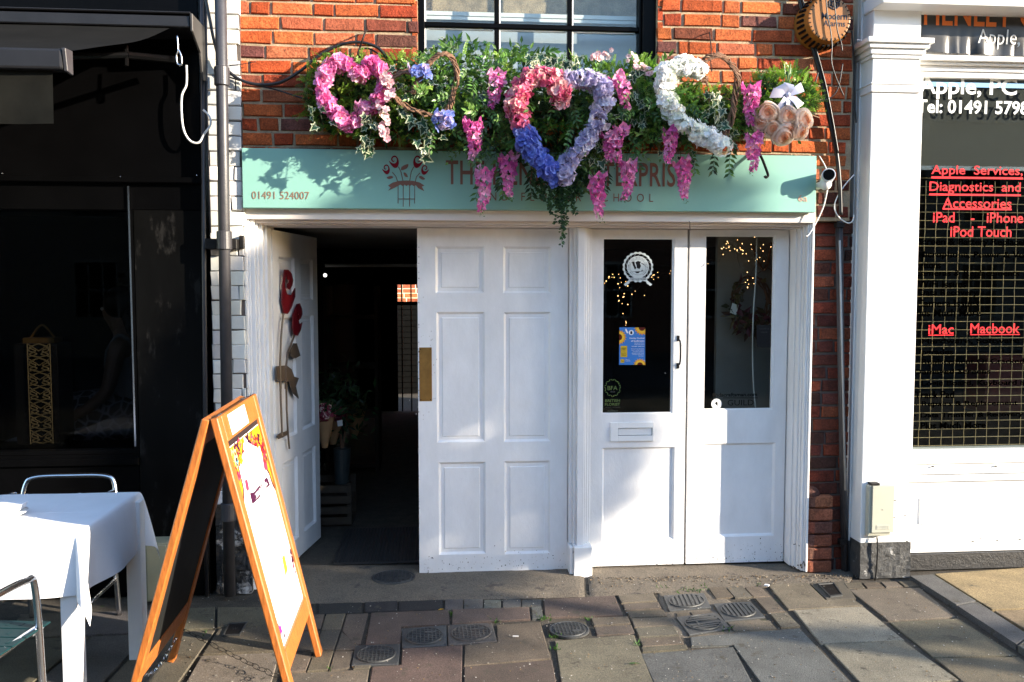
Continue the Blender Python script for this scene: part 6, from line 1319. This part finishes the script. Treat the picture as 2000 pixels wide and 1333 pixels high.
# ---- peach rose bouquet with ribbon
rq = thing('rose_bouquet', W(1530, 240, -.3), 'upside-down bouquet of peach roses tied with a silvery bow at the right end', 'bouquet')
PEACH = [(.95, .52, .32), (.95, .68, .50), (.95, .80, .68)]
M_ROSE = mat('peach_rose_petal', attr=True, rough=.6, var=.06, vscale=40, translucent=.62)
def rose(c, r, n):
    n = V(n).normalized(); s = n.orthogonal().normalized(); q = n.cross(s); mb = MB()
    for ring, (cnt, rad, th0, w_) in enumerate([(3, .26, .15, 1.3), (3, .44, .40, 1.15), (4, .62, .55, .95), (4, .80, .75, .9), (5, 1.0, 1.0, .75)]):
        for k in range(cnt):
            a = 2 * math.pi * (k + ring * .41) / cnt + rnd.uniform(-.25, .25); cc = jit(PEACH[0] if ring < 2 else (PEACH[1] if ring < 3 else PEACH[2]), .07); G_ = []; tl = rnd.uniform(-.1, .12)
            for v in range(6):
                for u in range(7):
                    uu = u / 6 - .5; aa = a + uu * 2 * w_; t = v / 5; th = th0 + tl + (2.1 - th0) * (1 - t) + .35 * uu * uu * t; R_ = r * rad * (1 + .05 * (k % 2) + (.10 if v == 5 else 0) + .05 * math.cos(aa * 3) + .03 * abs(uu))
                    G_.append(c + ((s * math.cos(aa) + q * math.sin(aa)) * math.sin(th) + n * math.cos(th)) * R_ + n * r * .62 * (1 - rad))
            mb.faces(G_, [(v * 7 + u, v * 7 + u + 1, (v + 1) * 7 + u + 1, (v + 1) * 7 + u) for v in range(5) for u in range(6)], cc)
    mb.build('rose', M_ROSE, rq)
for x, y, r, nx, nz in [(1499, 224, .060, -.25, .1), (1536, 229, .054, .05, .05), (1564, 236, .058, .45, .0), (1508, 251, .052, -.2, -.3), (1538, 252, .048, .1, -.3), (1488, 240, .05, -.6, -.1), (1527, 264, .056, .0, -.6), (1558, 256, .05, .4, -.5)]: rose(W(x, y, -.34 + .03 * abs(nx)), r, V((nx, -1, nz)))
mb = MB(); c = W(1537, 187, -.33)
for k, (dx, dz, L) in enumerate([(-1, .1, .085), (-.5, -.9, .085), (.15, -1, .08), (.75, -.6, .085), (1, .55, .085), (.1, 1, .055), (-.6, .7, .06)]):
    d = V((dx, -.15, dz)).normalized(); s = V((-d.z, .35, d.x)).normalized() * .022; P = [c, c + d * L * .5 + V((0, -.02, 0)), c + d * L]
    mb.faces([P[0] - s * .4, P[0] + s * .4, P[1] - s, P[1] + s, P[2] - s * 1.2, P[2] + s * 1.2 + d * .012, c + d * L * .5 + V((0, .012, 0)) - s * .8, c + d * L * .5 + V((0, .012, 0)) + s * .8], [(0, 1, 3, 2), (2, 3, 5, 4), (0, 1, 7, 6)])
mb.sphere(c + V((0, -.015, 0)), .013, 8, 6); mb.build('ribbon_bow', mat('satin_ribbon', (.50, .49, .60), .28, var=.05, spec=.8), rq, smooth=True)
mb = MB()
for k in range(9): a = W(1536, 180, -.31); mb.tube([a, a + V((rnd.uniform(-.03, .05), rnd.uniform(-.02, .02), rnd.uniform(.09, .15)))], .0028, 5, jit((.12, .26, .06), .2))
mb.build('stem', M_LEAF, rq)
mb = MB()
for _ in range(26): p = W(rnd.uniform(1490, 1580), rnd.uniform(165, 275), -.25); mb.leaf(p, rvec(), outdir(1), .04, .018, jit(rnd.choice(GBROAD), .2))
mb.build('leaves', M_LEAF, rq)
# ================================================================== WALL FIXTURES AND CABLES
def wire(pts, Y, r, m, label, name='cable', n=7):
    mb = MB(); P = wpath(pts, Y, n); mb.tube(P, r, 7); return tag(mb.build(name, m, origin=P[0], smooth=True), label, 'cable')
wire([(398, -20), (410, 40), (418, 80), (432, 122), (462, 152), (500, 165), (545, 162), (585, 140), (625, 108), (665, 88), (702, 83), (735, 92), (752, 108), (770, 125)], -.07, .0085, M_CABLE, 'thick black cable looping from the downpipe over the pink heart')
wire([(430, 145), (450, 152), (490, 164), (540, 176), (590, 192), (640, 205)], -.05, .0045, M_CABLE, 'thin black cable sagging below the thick one on the left brickwork')
wire([(700, 96), (722, 96), (750, 112), (790, 128)], -.06, .005, M_CABLE, 'black cable passing behind the top of the pink heart')
wire([(448, 128), (470, 126), (500, 121)], -.04, .002, M_CABLE, 'short thin wire tied to the downpipe collar')
wire([(1556, -20), (1574, 50), (1592, 110), (1606, 165), (1620, 235), (1634, 300), (1640, 360), (1642, 420)], -.035, .012, M_CABLE, 'thick black cable bundle slanting down past the alarm box')
wire([(1562, -20), (1582, 55), (1598, 112), (1613, 170), (1626, 235), (1637, 300)], -.05, .006, M_CABLE, 'glossy black cable lying on the cable bundle')
wire([(1598, 142), (1590, 170), (1577, 205), (1570, 222)], -.06, .004, M_CABLE, 'black wire branching from the bundle towards the rose bouquet')
wire([(1612, -20), (1616, 30), (1622, 60), (1625, 90), (1624, 120), (1632, 150), (1648, 188)], -.16, .0035, M_CABLE, 'thin loose wire hanging in front of the alarm box on its left')
wire([(1628, -10), (1632, 30), (1636, 62), (1643, 85), (1645, 100)], -.16, .0035, M_CABLE, 'thin loose wire hanging in front of the alarm box on its right')
wire([(1646, 124), (1640, 160), (1632, 182), (1612, 196), (1580, 200), (1560, 198)], -.05, .0035, M_CABLE, 'thin wire curving left from under the alarm box')
wire([(1668, 342), (1650, 362), (1634, 388), (1630, 408), (1640, 426), (1656, 436), (1665, 432), (1668, 420)], -.03, .0035, M_WCABLE, 'thin pale wire loop beside the shop pilaster')
wire([(1664, 60), (1668, 130), (1670, 200), (1672, 240)], .0, .004, M_CABLE, 'black wire running down the side of the pilaster')
wire([(1674, 78), (1682, 80), (1690, 88)], -.06, .003, M_WCABLE, 'short white wire end by the pilaster capital')
wire([(1600, 305), (1608, 318), (1614, 330)], -.06, .003, M_WCABLE, 'short white lead entering the top of the security camera')
wire([(1616, 372), (1608, 405), (1594, 435), (1580, 458), (1574, 462)], -.05, .0036, M_WCABLE, 'white lead hanging from the security camera to the door frame')
mb = MB(); mb.tube([W(1640, 415, .02), W(1644, 760, .02), W(1652, 1128, .02)], .017, 12); mb.tube([W(1634, 440, .03), W(1640, 800, .03), W(1646, 1120, .03)], .008, 8)
t = thing('riser_pipe', W(1648, 1128, .02), 'slim black riser pipe with a pale conduit running up the dark brick pier', 'pipe'); mb.build('pipe', M_PIPE, t, smooth=True)
mb = MB(); mb.tube([W(1640, 470, -.01), W(1645, 700, -.01), W(1651, 958, -.01)], .006, 8); mb.build('pale_conduit', mat('pale_conduit', (.40, .39, .37), .5, var=.2), t, smooth=True)
mb = MB(); p = W(1648, 1060, -.005); mb.box(p.x - .022, p.x + .022, -.008, .03, p.z - .015, p.z + .015); p = W(1642, 440, -.005); mb.box(p.x - .024, p.x + .024, -.008, .03, p.z - .012, p.z + .012); mb.build('clip', M_IRON, t)
# security camera
cc = thing('security_camera', W(1614, 350, -.12), 'small white security camera on the end of the mint sign', 'security camera')
mb = MB(); c = W(1612, 360, -.11); mb.sphere(c, .034, 16, 12); mb.cyl(c + V((0, .04, 0)), c + V((0, .10, 0)), .02, 12); mb.build('ball_mount', M_WHITE2, cc, smooth=True)
ax_ = V((-.35, -1, .05)).normalized(); c = W(1618, 343, -.14); mb = MB(); mb.tube([c - ax_ * .085, c - ax_ * .07, c + ax_ * .018, c + ax_ * .02, c + ax_ * .016], [.026, .037, .037, .034, .031], 20); mb.build('housing', M_WHITE2, cc)
mb = MB(); mb.tube([c + ax_ * .018, c + ax_ * .022], .0305, 20); mb.build('lens_face', M_BLACK, cc)
# alarm bell box
al = thing('alarm_box', W(1615, 38, -.1), 'round yellow alarm sounder with slotted rim high on the brick pier', 'alarm')
YA = -.13; c = W(1620, 37, YA); mb = MB(); r1 = (W(1661, 37, YA) - c).length
mb.tube([V((c.x, .0, c.z)), V((c.x, -.03, c.z)), V((c.x, -.105, c.z)), V((c.x, YA, c.z)), V((c.x, YA - .001, c.z))], [r1 * 1.22, r1 * 1.22, r1 * 1.06, r1, r1 * .96], 40); mb.build('case', mat('alarm_yellow', (.30, .115, .018), .4, var=.1, vscale=12, dirt=(.2, .1, .03), dirtscale=20, dirtcov=.66), al)
mb = MB()
for k in range(30):
    a = 2 * math.pi * k / 30; e = V((math.cos(a), 0, math.sin(a))); s = V((-math.sin(a), 0, math.cos(a))); mb.obox(V((c.x, -.068, c.z)) + e * r1 * 1.155, e * .006 + V((0, .0, 0)), s * .006, V((0, .028, 0)) + e * .004)
    mb.obox(V((c.x, YA - .001, c.z)) + e * r1 * .95, e * .007, s * .003, (0, .001, 0))
mb.build('slot', M_BLACKM, al)
mb = MB(); K3 = (.02, .03, .05); text_on(mb, "Modern", 1605, 26, 1655, 38, YA - .002, col=K3, bold=.015); text_on(mb, "Alarms", 1608, 41, 1651, 51.5, YA - .002, col=K3, bold=.01)
for rr_ in (11, 6):
    hx_ = [W(1629 + rr_ * math.cos(math.pi / 3 * k + .5), 8 + rr_ * math.sin(math.pi / 3 * k + .5), YA - .002) for k in range(7)]; mb.tube(hx_, .0035, 5, K3)
for k in range(6): a = math.pi / 3 * k + .5; mb.tube([W(1629 + 6 * math.cos(a), 8 + 6 * math.sin(a), YA - .002), W(1629 + 11 * math.cos(a + .5), 8 + 11 * math.sin(a + .5), YA - .002)], .003, 5, K3)
mb.build('lettering', M_FLAT, al)
# hooks
def wall_hook(pts, r, label):
    mb = MB(); P = smooth_path([W(*p) for p in pts], 7); mb.tube(P, r, 7); tag(mb.build('wall_hook', M_IRON, origin=P[0], smooth=True), label, 'hook', 'iron hooks on the wall')
wall_hook([(718, 60, -.02), (714, 62, -.12), (708, 78, -.14), (702, 96, -.12), (699, 104, -.16), (703, 112, -.2)], .005, 'twisted black hook above the pink heart')
wall_hook([(1386, 64, -.01), (1386, 66, -.05), (1389, 95, -.06), (1388, 118, -.1), (1390, 140, -.18)], .003, 'thin wire hook above the twig arch of the white heart')
wall_hook([(1478, 292, -.06), (1488, 310, -.12), (1496, 330, -.14), (1500, 343, -.14), (1496, 347, -.15), (1493, 344, -.15)], .0075, 'curled black iron bracket end in front of the mint sign')
# ================================================================== INSIDE THE SHOP
def bulbs(name, paths, Y, n, label, sp=7):
    t = thing(name, W(paths[0][0][0], paths[0][0][1], Y), label, 'fairy lights', 'fairy lights inside the glazed doors'); w_ = MB(); b = MB()
    for pts in paths:
        P = smooth_path([W(x + rnd.gauss(0, 1), y + rnd.gauss(0, 1), Y + rnd.uniform(-.03, .03)) for x, y in pts], 8); w_.tube(P, .0008, 4, caps=False)
        for _ in range(int(n * len(pts) / sum(map(len, paths)))):
            p = rnd.choice(P) + V((rnd.gauss(0, sp) * .003, rnd.uniform(-.02, .02), rnd.gauss(0, sp) * .003)); b.sphere(p, rnd.uniform(.0014, .0026), 6, 4)
    w_.build('wire', M_CABLE, t); b.build('bulb', M_BULB, t)
M_BULB = emit('warm_bulb', (1.0, .55, .22), 3.0)
bulbs('fairy_lights', [[(1178, 556), (1190, 545), (1204, 540), (1212, 556), (1220, 560), (1240, 566), (1250, 558)], [(1210, 560), (1212, 580), (1211, 600), (1216, 625), (1217, 640)], [(1262, 545), (1282, 540), (1304, 534)]], .42, 40, 'string of warm fairy lights hanging behind the left glazed door')
bulbs('fairy_lights', [[(1376, 522), (1388, 508), (1402, 512), (1412, 490), (1424, 478), (1434, 484), (1438, 500), (1446, 522)], [(1416, 488), (1432, 492), (1450, 488), (1466, 486)], [(1478, 466), (1490, 478), (1500, 480), (1492, 494), (1484, 502), (1478, 516), (1464, 540), (1458, 552), (1470, 556)]], .42, 52, 'string of warm fairy lights draped behind the right glazed door')
mb = MB(); P = wpath([(1478, 464), (1476, 540), (1471, 620), (1470, 700), (1472, 760), (1476, 800)], .30, 8); mb.tube(P, .0042, 6); tag(mb.build('cord', M_WCABLE, origin=P[0], smooth=True), 'white cord hanging down behind the right glazed door', 'cord')
wr_ = thing('dried_wreath', W(1465, 600, .54), 'dried flower wreath hanging on the pale wall behind the right glazed door', 'wreath')
ring = [W(1468 + 34 * math.cos(a), 590 + 46 * math.sin(a), .54) for a in [2 * math.pi * k / 30 for k in range(31)]]
mb = MB(); twig_frame(mb, ring, 8, .022); mb.build('twig_ring', M_TWIG, wr_)
mb = MB()
for _ in range(150): a = rnd.gauss(2.0, .9); p = W(1468 + 34 * math.cos(a), 590 + 46 * math.sin(a), .52) + rvec() * .04; mb.leaf(p, rvec(), outdir(1), rnd.uniform(.04, .09), rnd.uniform(.02, .04), jit(rnd.choice([(.16, .03, .05), (.12, .10, .04), (.2, .15, .06), (.10, .05, .04), (.05, .07, .03)]), .3))
mb.build('dried_leaves', M_LEAF, wr_)
mb = MB(); c = W(1434, 604, .47); mb.obox(c, (.02, 0, -.008), (.008, 0, .03), (0, .001, 0)); tag(mb.build('price_tag', M_PAPER, origin=c), 'small white price tag dangling from the dried wreath', 'tag')
mb = MB(); P = smooth_path([W(x, y, .57) for x, y in [(1470, 480), (1480, 510), (1490, 526), (1497, 522), (1502, 500), (1506, 475)]], 6); twig_frame(mb, P, 4, .008)
for k in range(10): p = P[k * 3 % len(P)]; mb.tube([p, p + V((rnd.uniform(-.05, .05), 0, rnd.uniform(-.05, .05)))], .003, 4)
tag(mb.build('twig_arch', M_TWIG, origin=P[0]), 'bare twig frame hanging high behind the right glazed door', 'twig frame')
# crates, bouquets and buckets by the open door
def crate(z0, label):
    x0, x1, y0, y1 = WX(596, 1.25, 980), WX(686, 1.25, 980), 1.25, 1.60; t = thing('wooden_crate', ((x0 + x1) / 2, y0, z0), label, 'crate', 'slatted crates inside the doorway')
    for k in range(2): mb = MB(); mb.box(x0, x1, y0, y0 + .014, z0 + .012 + k * .075, z0 + .062 + k * .075); mb.box(x0, x1, y1, y1 + .014, z0 + .012 + k * .075, z0 + .062 + k * .075); mb.build('slat', M_CRATE, t)
    mb = MB()
    for x in (x0, x1 - .03): mb.box(x, x + .03, y0 + .0145, y0 + .04, z0, z0 + .15); mb.box(x, x + .03, y1 - .03, y1 - .0005, z0, z0 + .15)
    mb.build('post', M_CRATE, t); mb = MB(); mb.box(x0, x1, y0 + .015, y1 - .001, z0 + .002, z0 + .012); mb.build('base', M_CRATE, t)
crate(.0, 'slatted wooden crate on the floor inside the doorway, lowest of the stack'); crate(.152, 'slatted wooden crate resting on the lowest crate inside the doorway')
def bucket(px, py0, py1, w_, Y, label):
    c0 = W(px, py1, Y); c1 = W(px, py0, Y); r = w_ / F_PX * (Y + 4.7) / 2; mb = MB(); mb.tube([c0, c1, c1 - V((0, 0, .01))], [r * .8, r, r * .9], 18); tag(mb.build('flower_bucket', mat('dark_bucket', (.035, .045, .045), .4, var=.2), origin=c0), label, 'bucket'); return c1, r
c1, r1_ = bucket(668, 876, 944, 34, 1.4, 'dark flower bucket standing on the crates in the doorway')
def wrapped(px, py, Y, h, r, label, col, lit=None):
    c = W(px, py, Y); t = thing('wrapped_bouquet', c, label, 'bouquet', 'paper wrapped bouquets inside the doorway'); mb = MB(); n = 18; vs = []
    for j in range(6):
        k = j / 5
        for i in range(n): a = 2 * math.pi * i / n; q = r * (.25 + .75 * k) * (1 + .06 * math.sin(3 * a + k * 4)); vs.append((c.x + q * math.cos(a), c.y + q * math.sin(a) * .8, c.z + h * k + (.02 * math.sin(4 * a) if j == 5 else 0)))
    mb.faces(vs, [(j * n + i, j * n + (i + 1) % n, (j + 1) * n + (i + 1) % n, (j + 1) * n + i) for j in range(5) for i in range(n)]); mb.build('paper_wrap', M_KRAFT, t, smooth=True)
    mb = MB()
    for _ in range(60): v = (rvec() + V((0, -.3, .6))).normalized(); floret(mb, c + V((v.x * r, v.y * r, h + v.z * .06)), v, .024, col, 5, .2)
    for _ in range(40): v = (rvec() + V((0, -.2, .8))).normalized(); mb.leaf(c + V((v.x * r, v.y * r * .8, h)), v, rvec(), .10, .025, jit(rnd.choice(GDARK), .3))
    mb.build('flowers', M_PETAL, t)
wrapped(634, 875, 1.15, .24, .075, 'kraft paper bouquet with dark red flowers next to the open door', [(.22, .01, .03), (.3, .03, .06), (.7, .5, .45)])
wrapped(650, 868, 1.45, .22, .09, 'kraft paper bouquet of red flowers behind the first one', [(.20, .02, .05), (.28, .05, .08)])
wrapped(692, 852, 1.9, .22, .10, 'kraft paper bouquet of yellow green foliage further inside', [(.12, .12, .03), (.16, .12, .04)])
mb = MB(); c = W(664, 827, 1.3); mb.obox(c, (.018, 0, .003), (-.002, 0, .02), (0, .0008, 0)); tag(mb.build('price_card', M_PAPER, origin=c), 'small white price card among the bouquets', 'card')
t = thing('leafy_plant', W(660, 800, 1.6), 'dark leafy plant standing behind the bouquets in the doorway', 'plant'); mb = MB()
for _ in range(420): p = W(rnd.gauss(660, 28), rnd.gauss(790, 36), 1.6 + rnd.uniform(-.2, .3)); mb.leaf(p, rvec() + V((0, 0, .3)), outdir(1), rnd.uniform(.05, .10), rnd.uniform(.015, .03), jit(rnd.choice(GDARK), .3))
mb.build('leaves', M_LEAF, t); mb = MB(); mb.tube([c1 - V((0, 0, .05)), W(662, 800, 1.6)], .01, 6); mb.tube([c1 - V((0, 0, .05)), W(680, 790, 1.65)], .007, 6); mb.build('stem', M_TWIG, t)
sh = thing('plant_shelf', W(720, 900, 3.2), 'dark shelving unit against the wall deep inside the shop', 'shelf'); mb = MB(); x0_, x1_ = WX(640, 3.2, 800), WX(742, 3.2, 800)
for z in (.05, .5, .95, 1.4): mb.box(x0_, x1_, 3.0, 3.4, z, z + .03)
mb.build('shelf_board', M_CRATE, sh); mb = MB()
for x in (x0_, x1_ - .03): mb.box(x, x + .03, 2.99, 3.41, 0, 1.7)
mb.build('upright', M_CRATE, sh)
mt = MB(); a, c = G(650, 1106, .005), G(818, 1040, .005); x0_, x1_ = W(655, 1100, 0).x * 1.0, WX(830, .5, 1060); y0_, y1_ = G(655, 1104).y, G(700, 1036).y
x0_ = G(652, 1104).x
nx = 26; ny = max(6, int((y1_ - y0_) / ((x1_ - x0_) / nx)))
for i in range(nx + 1): x = x0_ + (x1_ - x0_) * i / nx; mt.box(x - .005, x + .005, y0_, y1_, .002, .014)
for j in range(ny + 1): y = y0_ + (y1_ - y0_) * j / ny; mt.box(x0_, x1_, y - .005, y + .005, .0025, .0135)
tag(mt.build('rubber_mat', mat('black_rubber', (.022, .022, .022), .6, var=.2), origin=(x0_, y0_, 0)), 'black open grid rubber mat just inside the open doorway', 'doormat')
lp = MB(); c = W(635, 538, 2.2); lp.sphere(c, .014, 10, 8); t = thing('lamp', c, 'small lit spotlight deep inside the dark shop', 'lamp'); lp.build('bulb', emit('cool_bulb', (1, .97, .9), 1.2), t); mb = MB(); mb.tube([c + V((0, 0, .02)), c + V((-.03, 0, .16))], .012, 8); mb.build('arm', M_IRON, t)
mb = MB(); mb.tube([W(632, 519, 2.3), W(830, 519, 2.3)], .014, 10); tag(mb.build('ceiling_pipe', M_BAGWALL, origin=W(632, 519, 2.3)), 'white pipe running across the ceiling inside the shop', 'pipe')
# ================================================================== LITTER
lt = MB(); c = G(1008, 1243, .006); lt.tube([c + V((-.016, 0, 0)), c + V((.012, -.002, 0))], .004, 8, (.55, .53, .5)); tag(lt.build('cigarette_end', M_FLAT, origin=c), 'crushed white cigarette end on the reddish slab', 'litter')
lt = MB(); c = G(855, 1192, .004); lt.leaf(c, (1, .25, .05), (0, 0, 1), .036, .013, (.72, .40, .02), .2); tag(lt.build('petal', M_LEAF, origin=c), 'single yellow petal lying by the dark setts', 'petal')
lt = MB(); c = G(1228, 1298, .004)
for k in range(3): lt.leaf(c + V((.012 * k, .004 * k, 0)), (1, .5 - .4 * k, .05), (0, 0, 1), .034, .010, (.05, .12, .03), .2)
tag(lt.build('fallen_leaf', M_LEAF, origin=c), 'green leaf fallen on the slab in front of the left glazed door', 'leaf')
lt = MB(); c = G(1497, 1145, .006); lt.prism([c + V((-.015, 0, 0)), c + V((0, .014, 0)), c + V((.018, .003, 0)), c + V((.006, -.01, 0))], (0, 0, .008), (.7, .7, .7)); tag(lt.build('paper_scrap', M_FLAT, origin=c), 'scrap of white paper beside the pavers below the right glazed door', 'litter')
# ================================================================== THE STREET BEHIND THE CAMERA
M_HWIN = mat('house_window_paint', (.25, .25, .24), .6, var=0)
HW = [(.12, .115, .11), (.18, .17, .15), (.14, .07, .05), (.16, .155, .15), (.13, .09, .07)]
for k in range(5):
    x0_ = -26 + k * 13; hgt = 5.6 + .5 * (k % 2); t = thing('street_house', (x0_ + 6.4, -17, 0), ['pale grey rendered house across the street', 'cream rendered house across the street', 'red brick house across the street opposite the florist', 'light stuccoed house across the street', 'brown brick house at the far end across the street'][k], 'house', 'houses across the street')
    mb = MB(); mb.box(x0_, x0_ + 12.9, -25, -17, -.05, hgt); mb.build('wall', mat('house_wall_%d' % k, HW[k], .9, var=.15, vscale=1.5), t)
    mb = MB(); mb.prism([(x0_ - .01, -16.7, hgt - .02), (x0_ - .01, -25.3, hgt - .02), (x0_ - .01, -21, hgt + 2.4)], (12.92, 0, 0)); mb.build('roof', mat('slate_%d' % k, (.07, .065, .07), .8, var=.3), t)
    for j in range(8):
        xx = x0_ + 1.0 + (j % 4) * 3.0; zz = .9 if j < 4 else 3.4
        mb = MB(); mb.box(xx, xx + 1.1, -16.99, -16.95, zz, zz + 1.5); w1 = mb.build('window', M_HWIN, t)
        mb = MB()
        for a in range(3):
            for c in range(2): mb.box(xx + .06 + a * .34, xx + .36 + a * .34, -16.948, -16.944, zz + .07 + c * .7, zz + .72 + c * .7)
        sub(mb, 'pane', M_BLACK, w1, t)
# unseen tree added here; its crown is cut to the shade wanted on the doors
SHADE_MASK = [(625, 372), (1120, 362), (1215, 392), (1268, 480), (1292, 600), (1288, 760), (1262, 850), (1245, 960), (1170, 1060), (960, 1130), (720, 1190), (480, 1270), (150, 1370), (-60, 1390), (20, 1100), (120, 800), (270, 590), (470, 480)]
def inside(x, y, P):
    r = False; j = len(P) - 1
    for i in range(len(P)):
        if (P[i][1] > y) != (P[j][1] > y) and x < (P[j][0] - P[i][0]) * (y - P[i][1]) / (P[j][1] - P[i][1]) + P[i][0]: r = not r
        j = i
    return r
TD = 12.5; trr = random.Random(9); mb = MB(); crown_c = V((0, 0, 0)); nn_ = 0
def tree_pt(x, y): return W(x, y, YD) + SUN * (TD + trr.gauss(0, .45))
for _ in range(16000):
    x, y = trr.uniform(-60, 1295), trr.uniform(360, 1392)
    if not inside(x, y, SHADE_MASK): continue
    p = tree_pt(x, y); crown_c += p; nn_ += 1
    mb.leaf(p, V((trr.gauss(0, 1), trr.gauss(0, 1), trr.gauss(-.3, .8))), V((trr.gauss(0, 1), trr.gauss(0, 1), trr.gauss(.5, 1))), trr.uniform(.07, .12), trr.uniform(.05, .08), jit(trr.choice([(.05, .11, .025), (.07, .14, .03), (.09, .12, .03)]), .25))
for _ in range(900):   # low leafy bough added to cast a dark stripe on the paving
    x = trr.uniform(700, 1220); p = tree_pt(x, trr.gauss(1348 + (x - 700) * .02, 7)); mb.leaf(p, V((trr.gauss(0, 1), trr.gauss(0, 1), trr.gauss(0, .6))), V((trr.gauss(0, 1), trr.gauss(0, 1), 1)), .08, .05, jit((.06, .12, .03), .25))
crown_c = crown_c / nn_
t = thing('added_shade_tree', (crown_c.x, crown_c.y, 0), 'unseen leafy tree added and shaped to shade the shop doors', 'tree'); mb.build('crown', M_LEAF, t)
mb = MB(); mb.tube([(crown_c.x, crown_c.y, -.1), (crown_c.x + .02, crown_c.y, 1.2), (crown_c.x, crown_c.y + .03, crown_c.z - .6), tuple(crown_c)], [.10, .08, .06, .03], 10)
for k in range(12):
    x, y = trr.uniform(100, 1200), trr.uniform(480, 1150)
    if inside(x, y, SHADE_MASK): mb.tube([crown_c - V((0, 0, .5)), crown_c.lerp(tree_pt(x, y), .5) + V((0, 0, .1)), tree_pt(x, y)], [.035, .02, .008], 6)
mb.tube([(crown_c.x, crown_c.y, 2.3), tree_pt(900, 1350), tree_pt(1200, 1358)], [.03, .02, .006], 6); mb.build('trunk', M_TWIG, t)

# ================================================================== DINER BEHIND THE RESTAURANT GLASS
YPn = .62
pn = thing('person', (W(252, 800, YPn).x, YPn, 0), 'person in a pale sleeveless top and dark patterned skirt seated inside the dark restaurant', 'person')
J = {}; pv = []; pe = []; prd = []
def joint(nm, p, r, parent=None):
    J[nm] = len(pv); pv.append(tuple(V(p) - ORI[pn.name])); prd.append(r)
    if parent: pe.append((J[parent], J[nm]))
hipc = W(262, 812, YPn); ux = V((1, 0, 0)); uy = V((0, 1, 0)); uz = V((0, 0, 1))
joint('pelvis', hipc, .13); joint('waist', hipc + V((.01, 0, .18)), .105, 'pelvis'); joint('chest', hipc + V((-.02, 0, .36)), .125, 'waist'); joint('neck', hipc + V((-.05, 0, .52)), .05, 'chest'); joint('head', hipc + V((-.075, 0, .62)), .085, 'neck'); joint('crown', hipc + V((-.06, 0, .74)), .075, 'head'); joint('nose', hipc + V((-.175, 0, .64)), .018, 'head')
for sg, nm in ((-1, 'near'), (1, 'far')):
    sh_ = hipc + V((-.02, .17 * sg, .45)); el = sh_ + V((-.05, .05 * sg, -.28)); wr_p = el + V((-.17, -.03 * sg, -.13)); joint(nm + 'sh', sh_, .055, 'chest'); joint(nm + 'el', el, .042, nm + 'sh'); joint(nm + 'wr', wr_p, .028, nm + 'el'); hd_ = wr_p + V((-.07, 0, -.03)); joint(nm + 'palm', hd_, .03, nm + 'wr')
    for k in range(4): joint(nm + 'f%d' % k, hd_ + V((-.05 + .005 * abs(k - 1), (k - 1.5) * .018, -.012)), .009, nm + 'palm'); joint(nm + 'g%d' % k, hd_ + V((-.085 + .008 * abs(k - 1), (k - 1.5) * .019, -.03)), .008, nm + 'f%d' % k)
    joint(nm + 'th', wr_p + V((-.06, -.035 * sg, .0)), .010, nm + 'wr')
    hp = hipc + V((-.03, .09 * sg, -.02)); kn = hp + V((-.42, .02 * sg, -.02)); an = kn + V((.03, 0, -.42)); joint(nm + 'hip', hp, .085, 'pelvis'); joint(nm + 'kn', kn, .06, nm + 'hip'); joint(nm + 'an', an, .04, nm + 'kn'); joint(nm + 'toe', an + V((-.16, 0, -.05)), .03, nm + 'an')
me = bpy.data.meshes.new('body'); me.from_pydata(pv, pe, []); ob = bpy.data.objects.new('body', me); COL.objects.link(ob); ob.parent = pn
sk_ = ob.modifiers.new('Skin', 'SKIN'); ss_ = ob.modifiers.new('Subdivision', 'SUBSURF'); ss_.levels = 1; ss_.render_levels = 2
for i, r in enumerate(prd): me.skin_vertices[0].data[i].radius = (r, r)
me.skin_vertices[0].data[0].use_root = True; me.materials.append(mat('skin', (.30, .17, .11), .5, var=.05))
mb = MB(); mb.tube([hipc + V((.01, 0, .0)), hipc + V((.012, 0, .18)), hipc + V((-.015, 0, .33)), hipc + V((-.02, 0, .42))], [.15, .125, .15, .13], 18); mb.tube(smooth_path([hipc + V((-.10, -.14, .40)), hipc + V((-.02, -.16, .50)), hipc + V((.06, -.12, .44))], 5), .012, 6); mb.build('top', mat('pale_top', (.34, .33, .33), .8, var=.1), pn, smooth=True)
mb = MB(); mb.tube([hipc + V((.12, 0, .0)), hipc + V((0, 0, 0)), hipc + V((-.25, 0, -.02)), hipc + V((-.47, 0, -.03)), hipc + V((-.50, 0, -.12)), hipc + V((-.46, 0, -.36))], [.15, .19, .185, .16, .155, .15], 18); sm_, st_, sb_ = nodes('patterned_skirt')
vo = N(st_, 'ShaderNodeTexVoronoi'); vo.feature = 'DISTANCE_TO_EDGE'; vo.inputs['Scale'].default_value = 16; gg = N(st_, 'ShaderNodeNewGeometry'); st_.links.new(gg.outputs['Position'], vo.inputs['Vector']); rp_ = ramp(st_, vo.outputs[0], [(.06, (.30, .30, .34)), (.12, (.010, .010, .014))]); st_.links.new(rp_.outputs[0], sb_.inputs['Base Color']); sb_.inputs['Roughness'].default_value = .8
mb.build('skirt', sm_, pn, smooth=True)
mb = MB(); mb.sphere(hipc + V((-.055, 0, .685)), .105, 16, 12, None, (1, .9, 1.05)); mb.tube([hipc + V((-.0, 0, .66)), hipc + V((.03, 0, .5)), hipc + V((.04, 0, .4))], [.08, .07, .03], 12); mb.build('hair', mat('dark_hair', (.02, .013, .01), .5), pn, smooth=True)
mb = MB()
for sg in (-1, 1): mb.sphere(hipc + V((-.158, .032 * sg, .655)), .011, 8, 6)
mb.build('eye', M_WHITE2, pn); mb = MB(); mb.sphere(hipc + V((-.152, 0, .592)), .02, 8, 5, None, (.4, 1, .3)); mb.build('mouth', mat('lip', (.3, .06, .06), .5), pn)
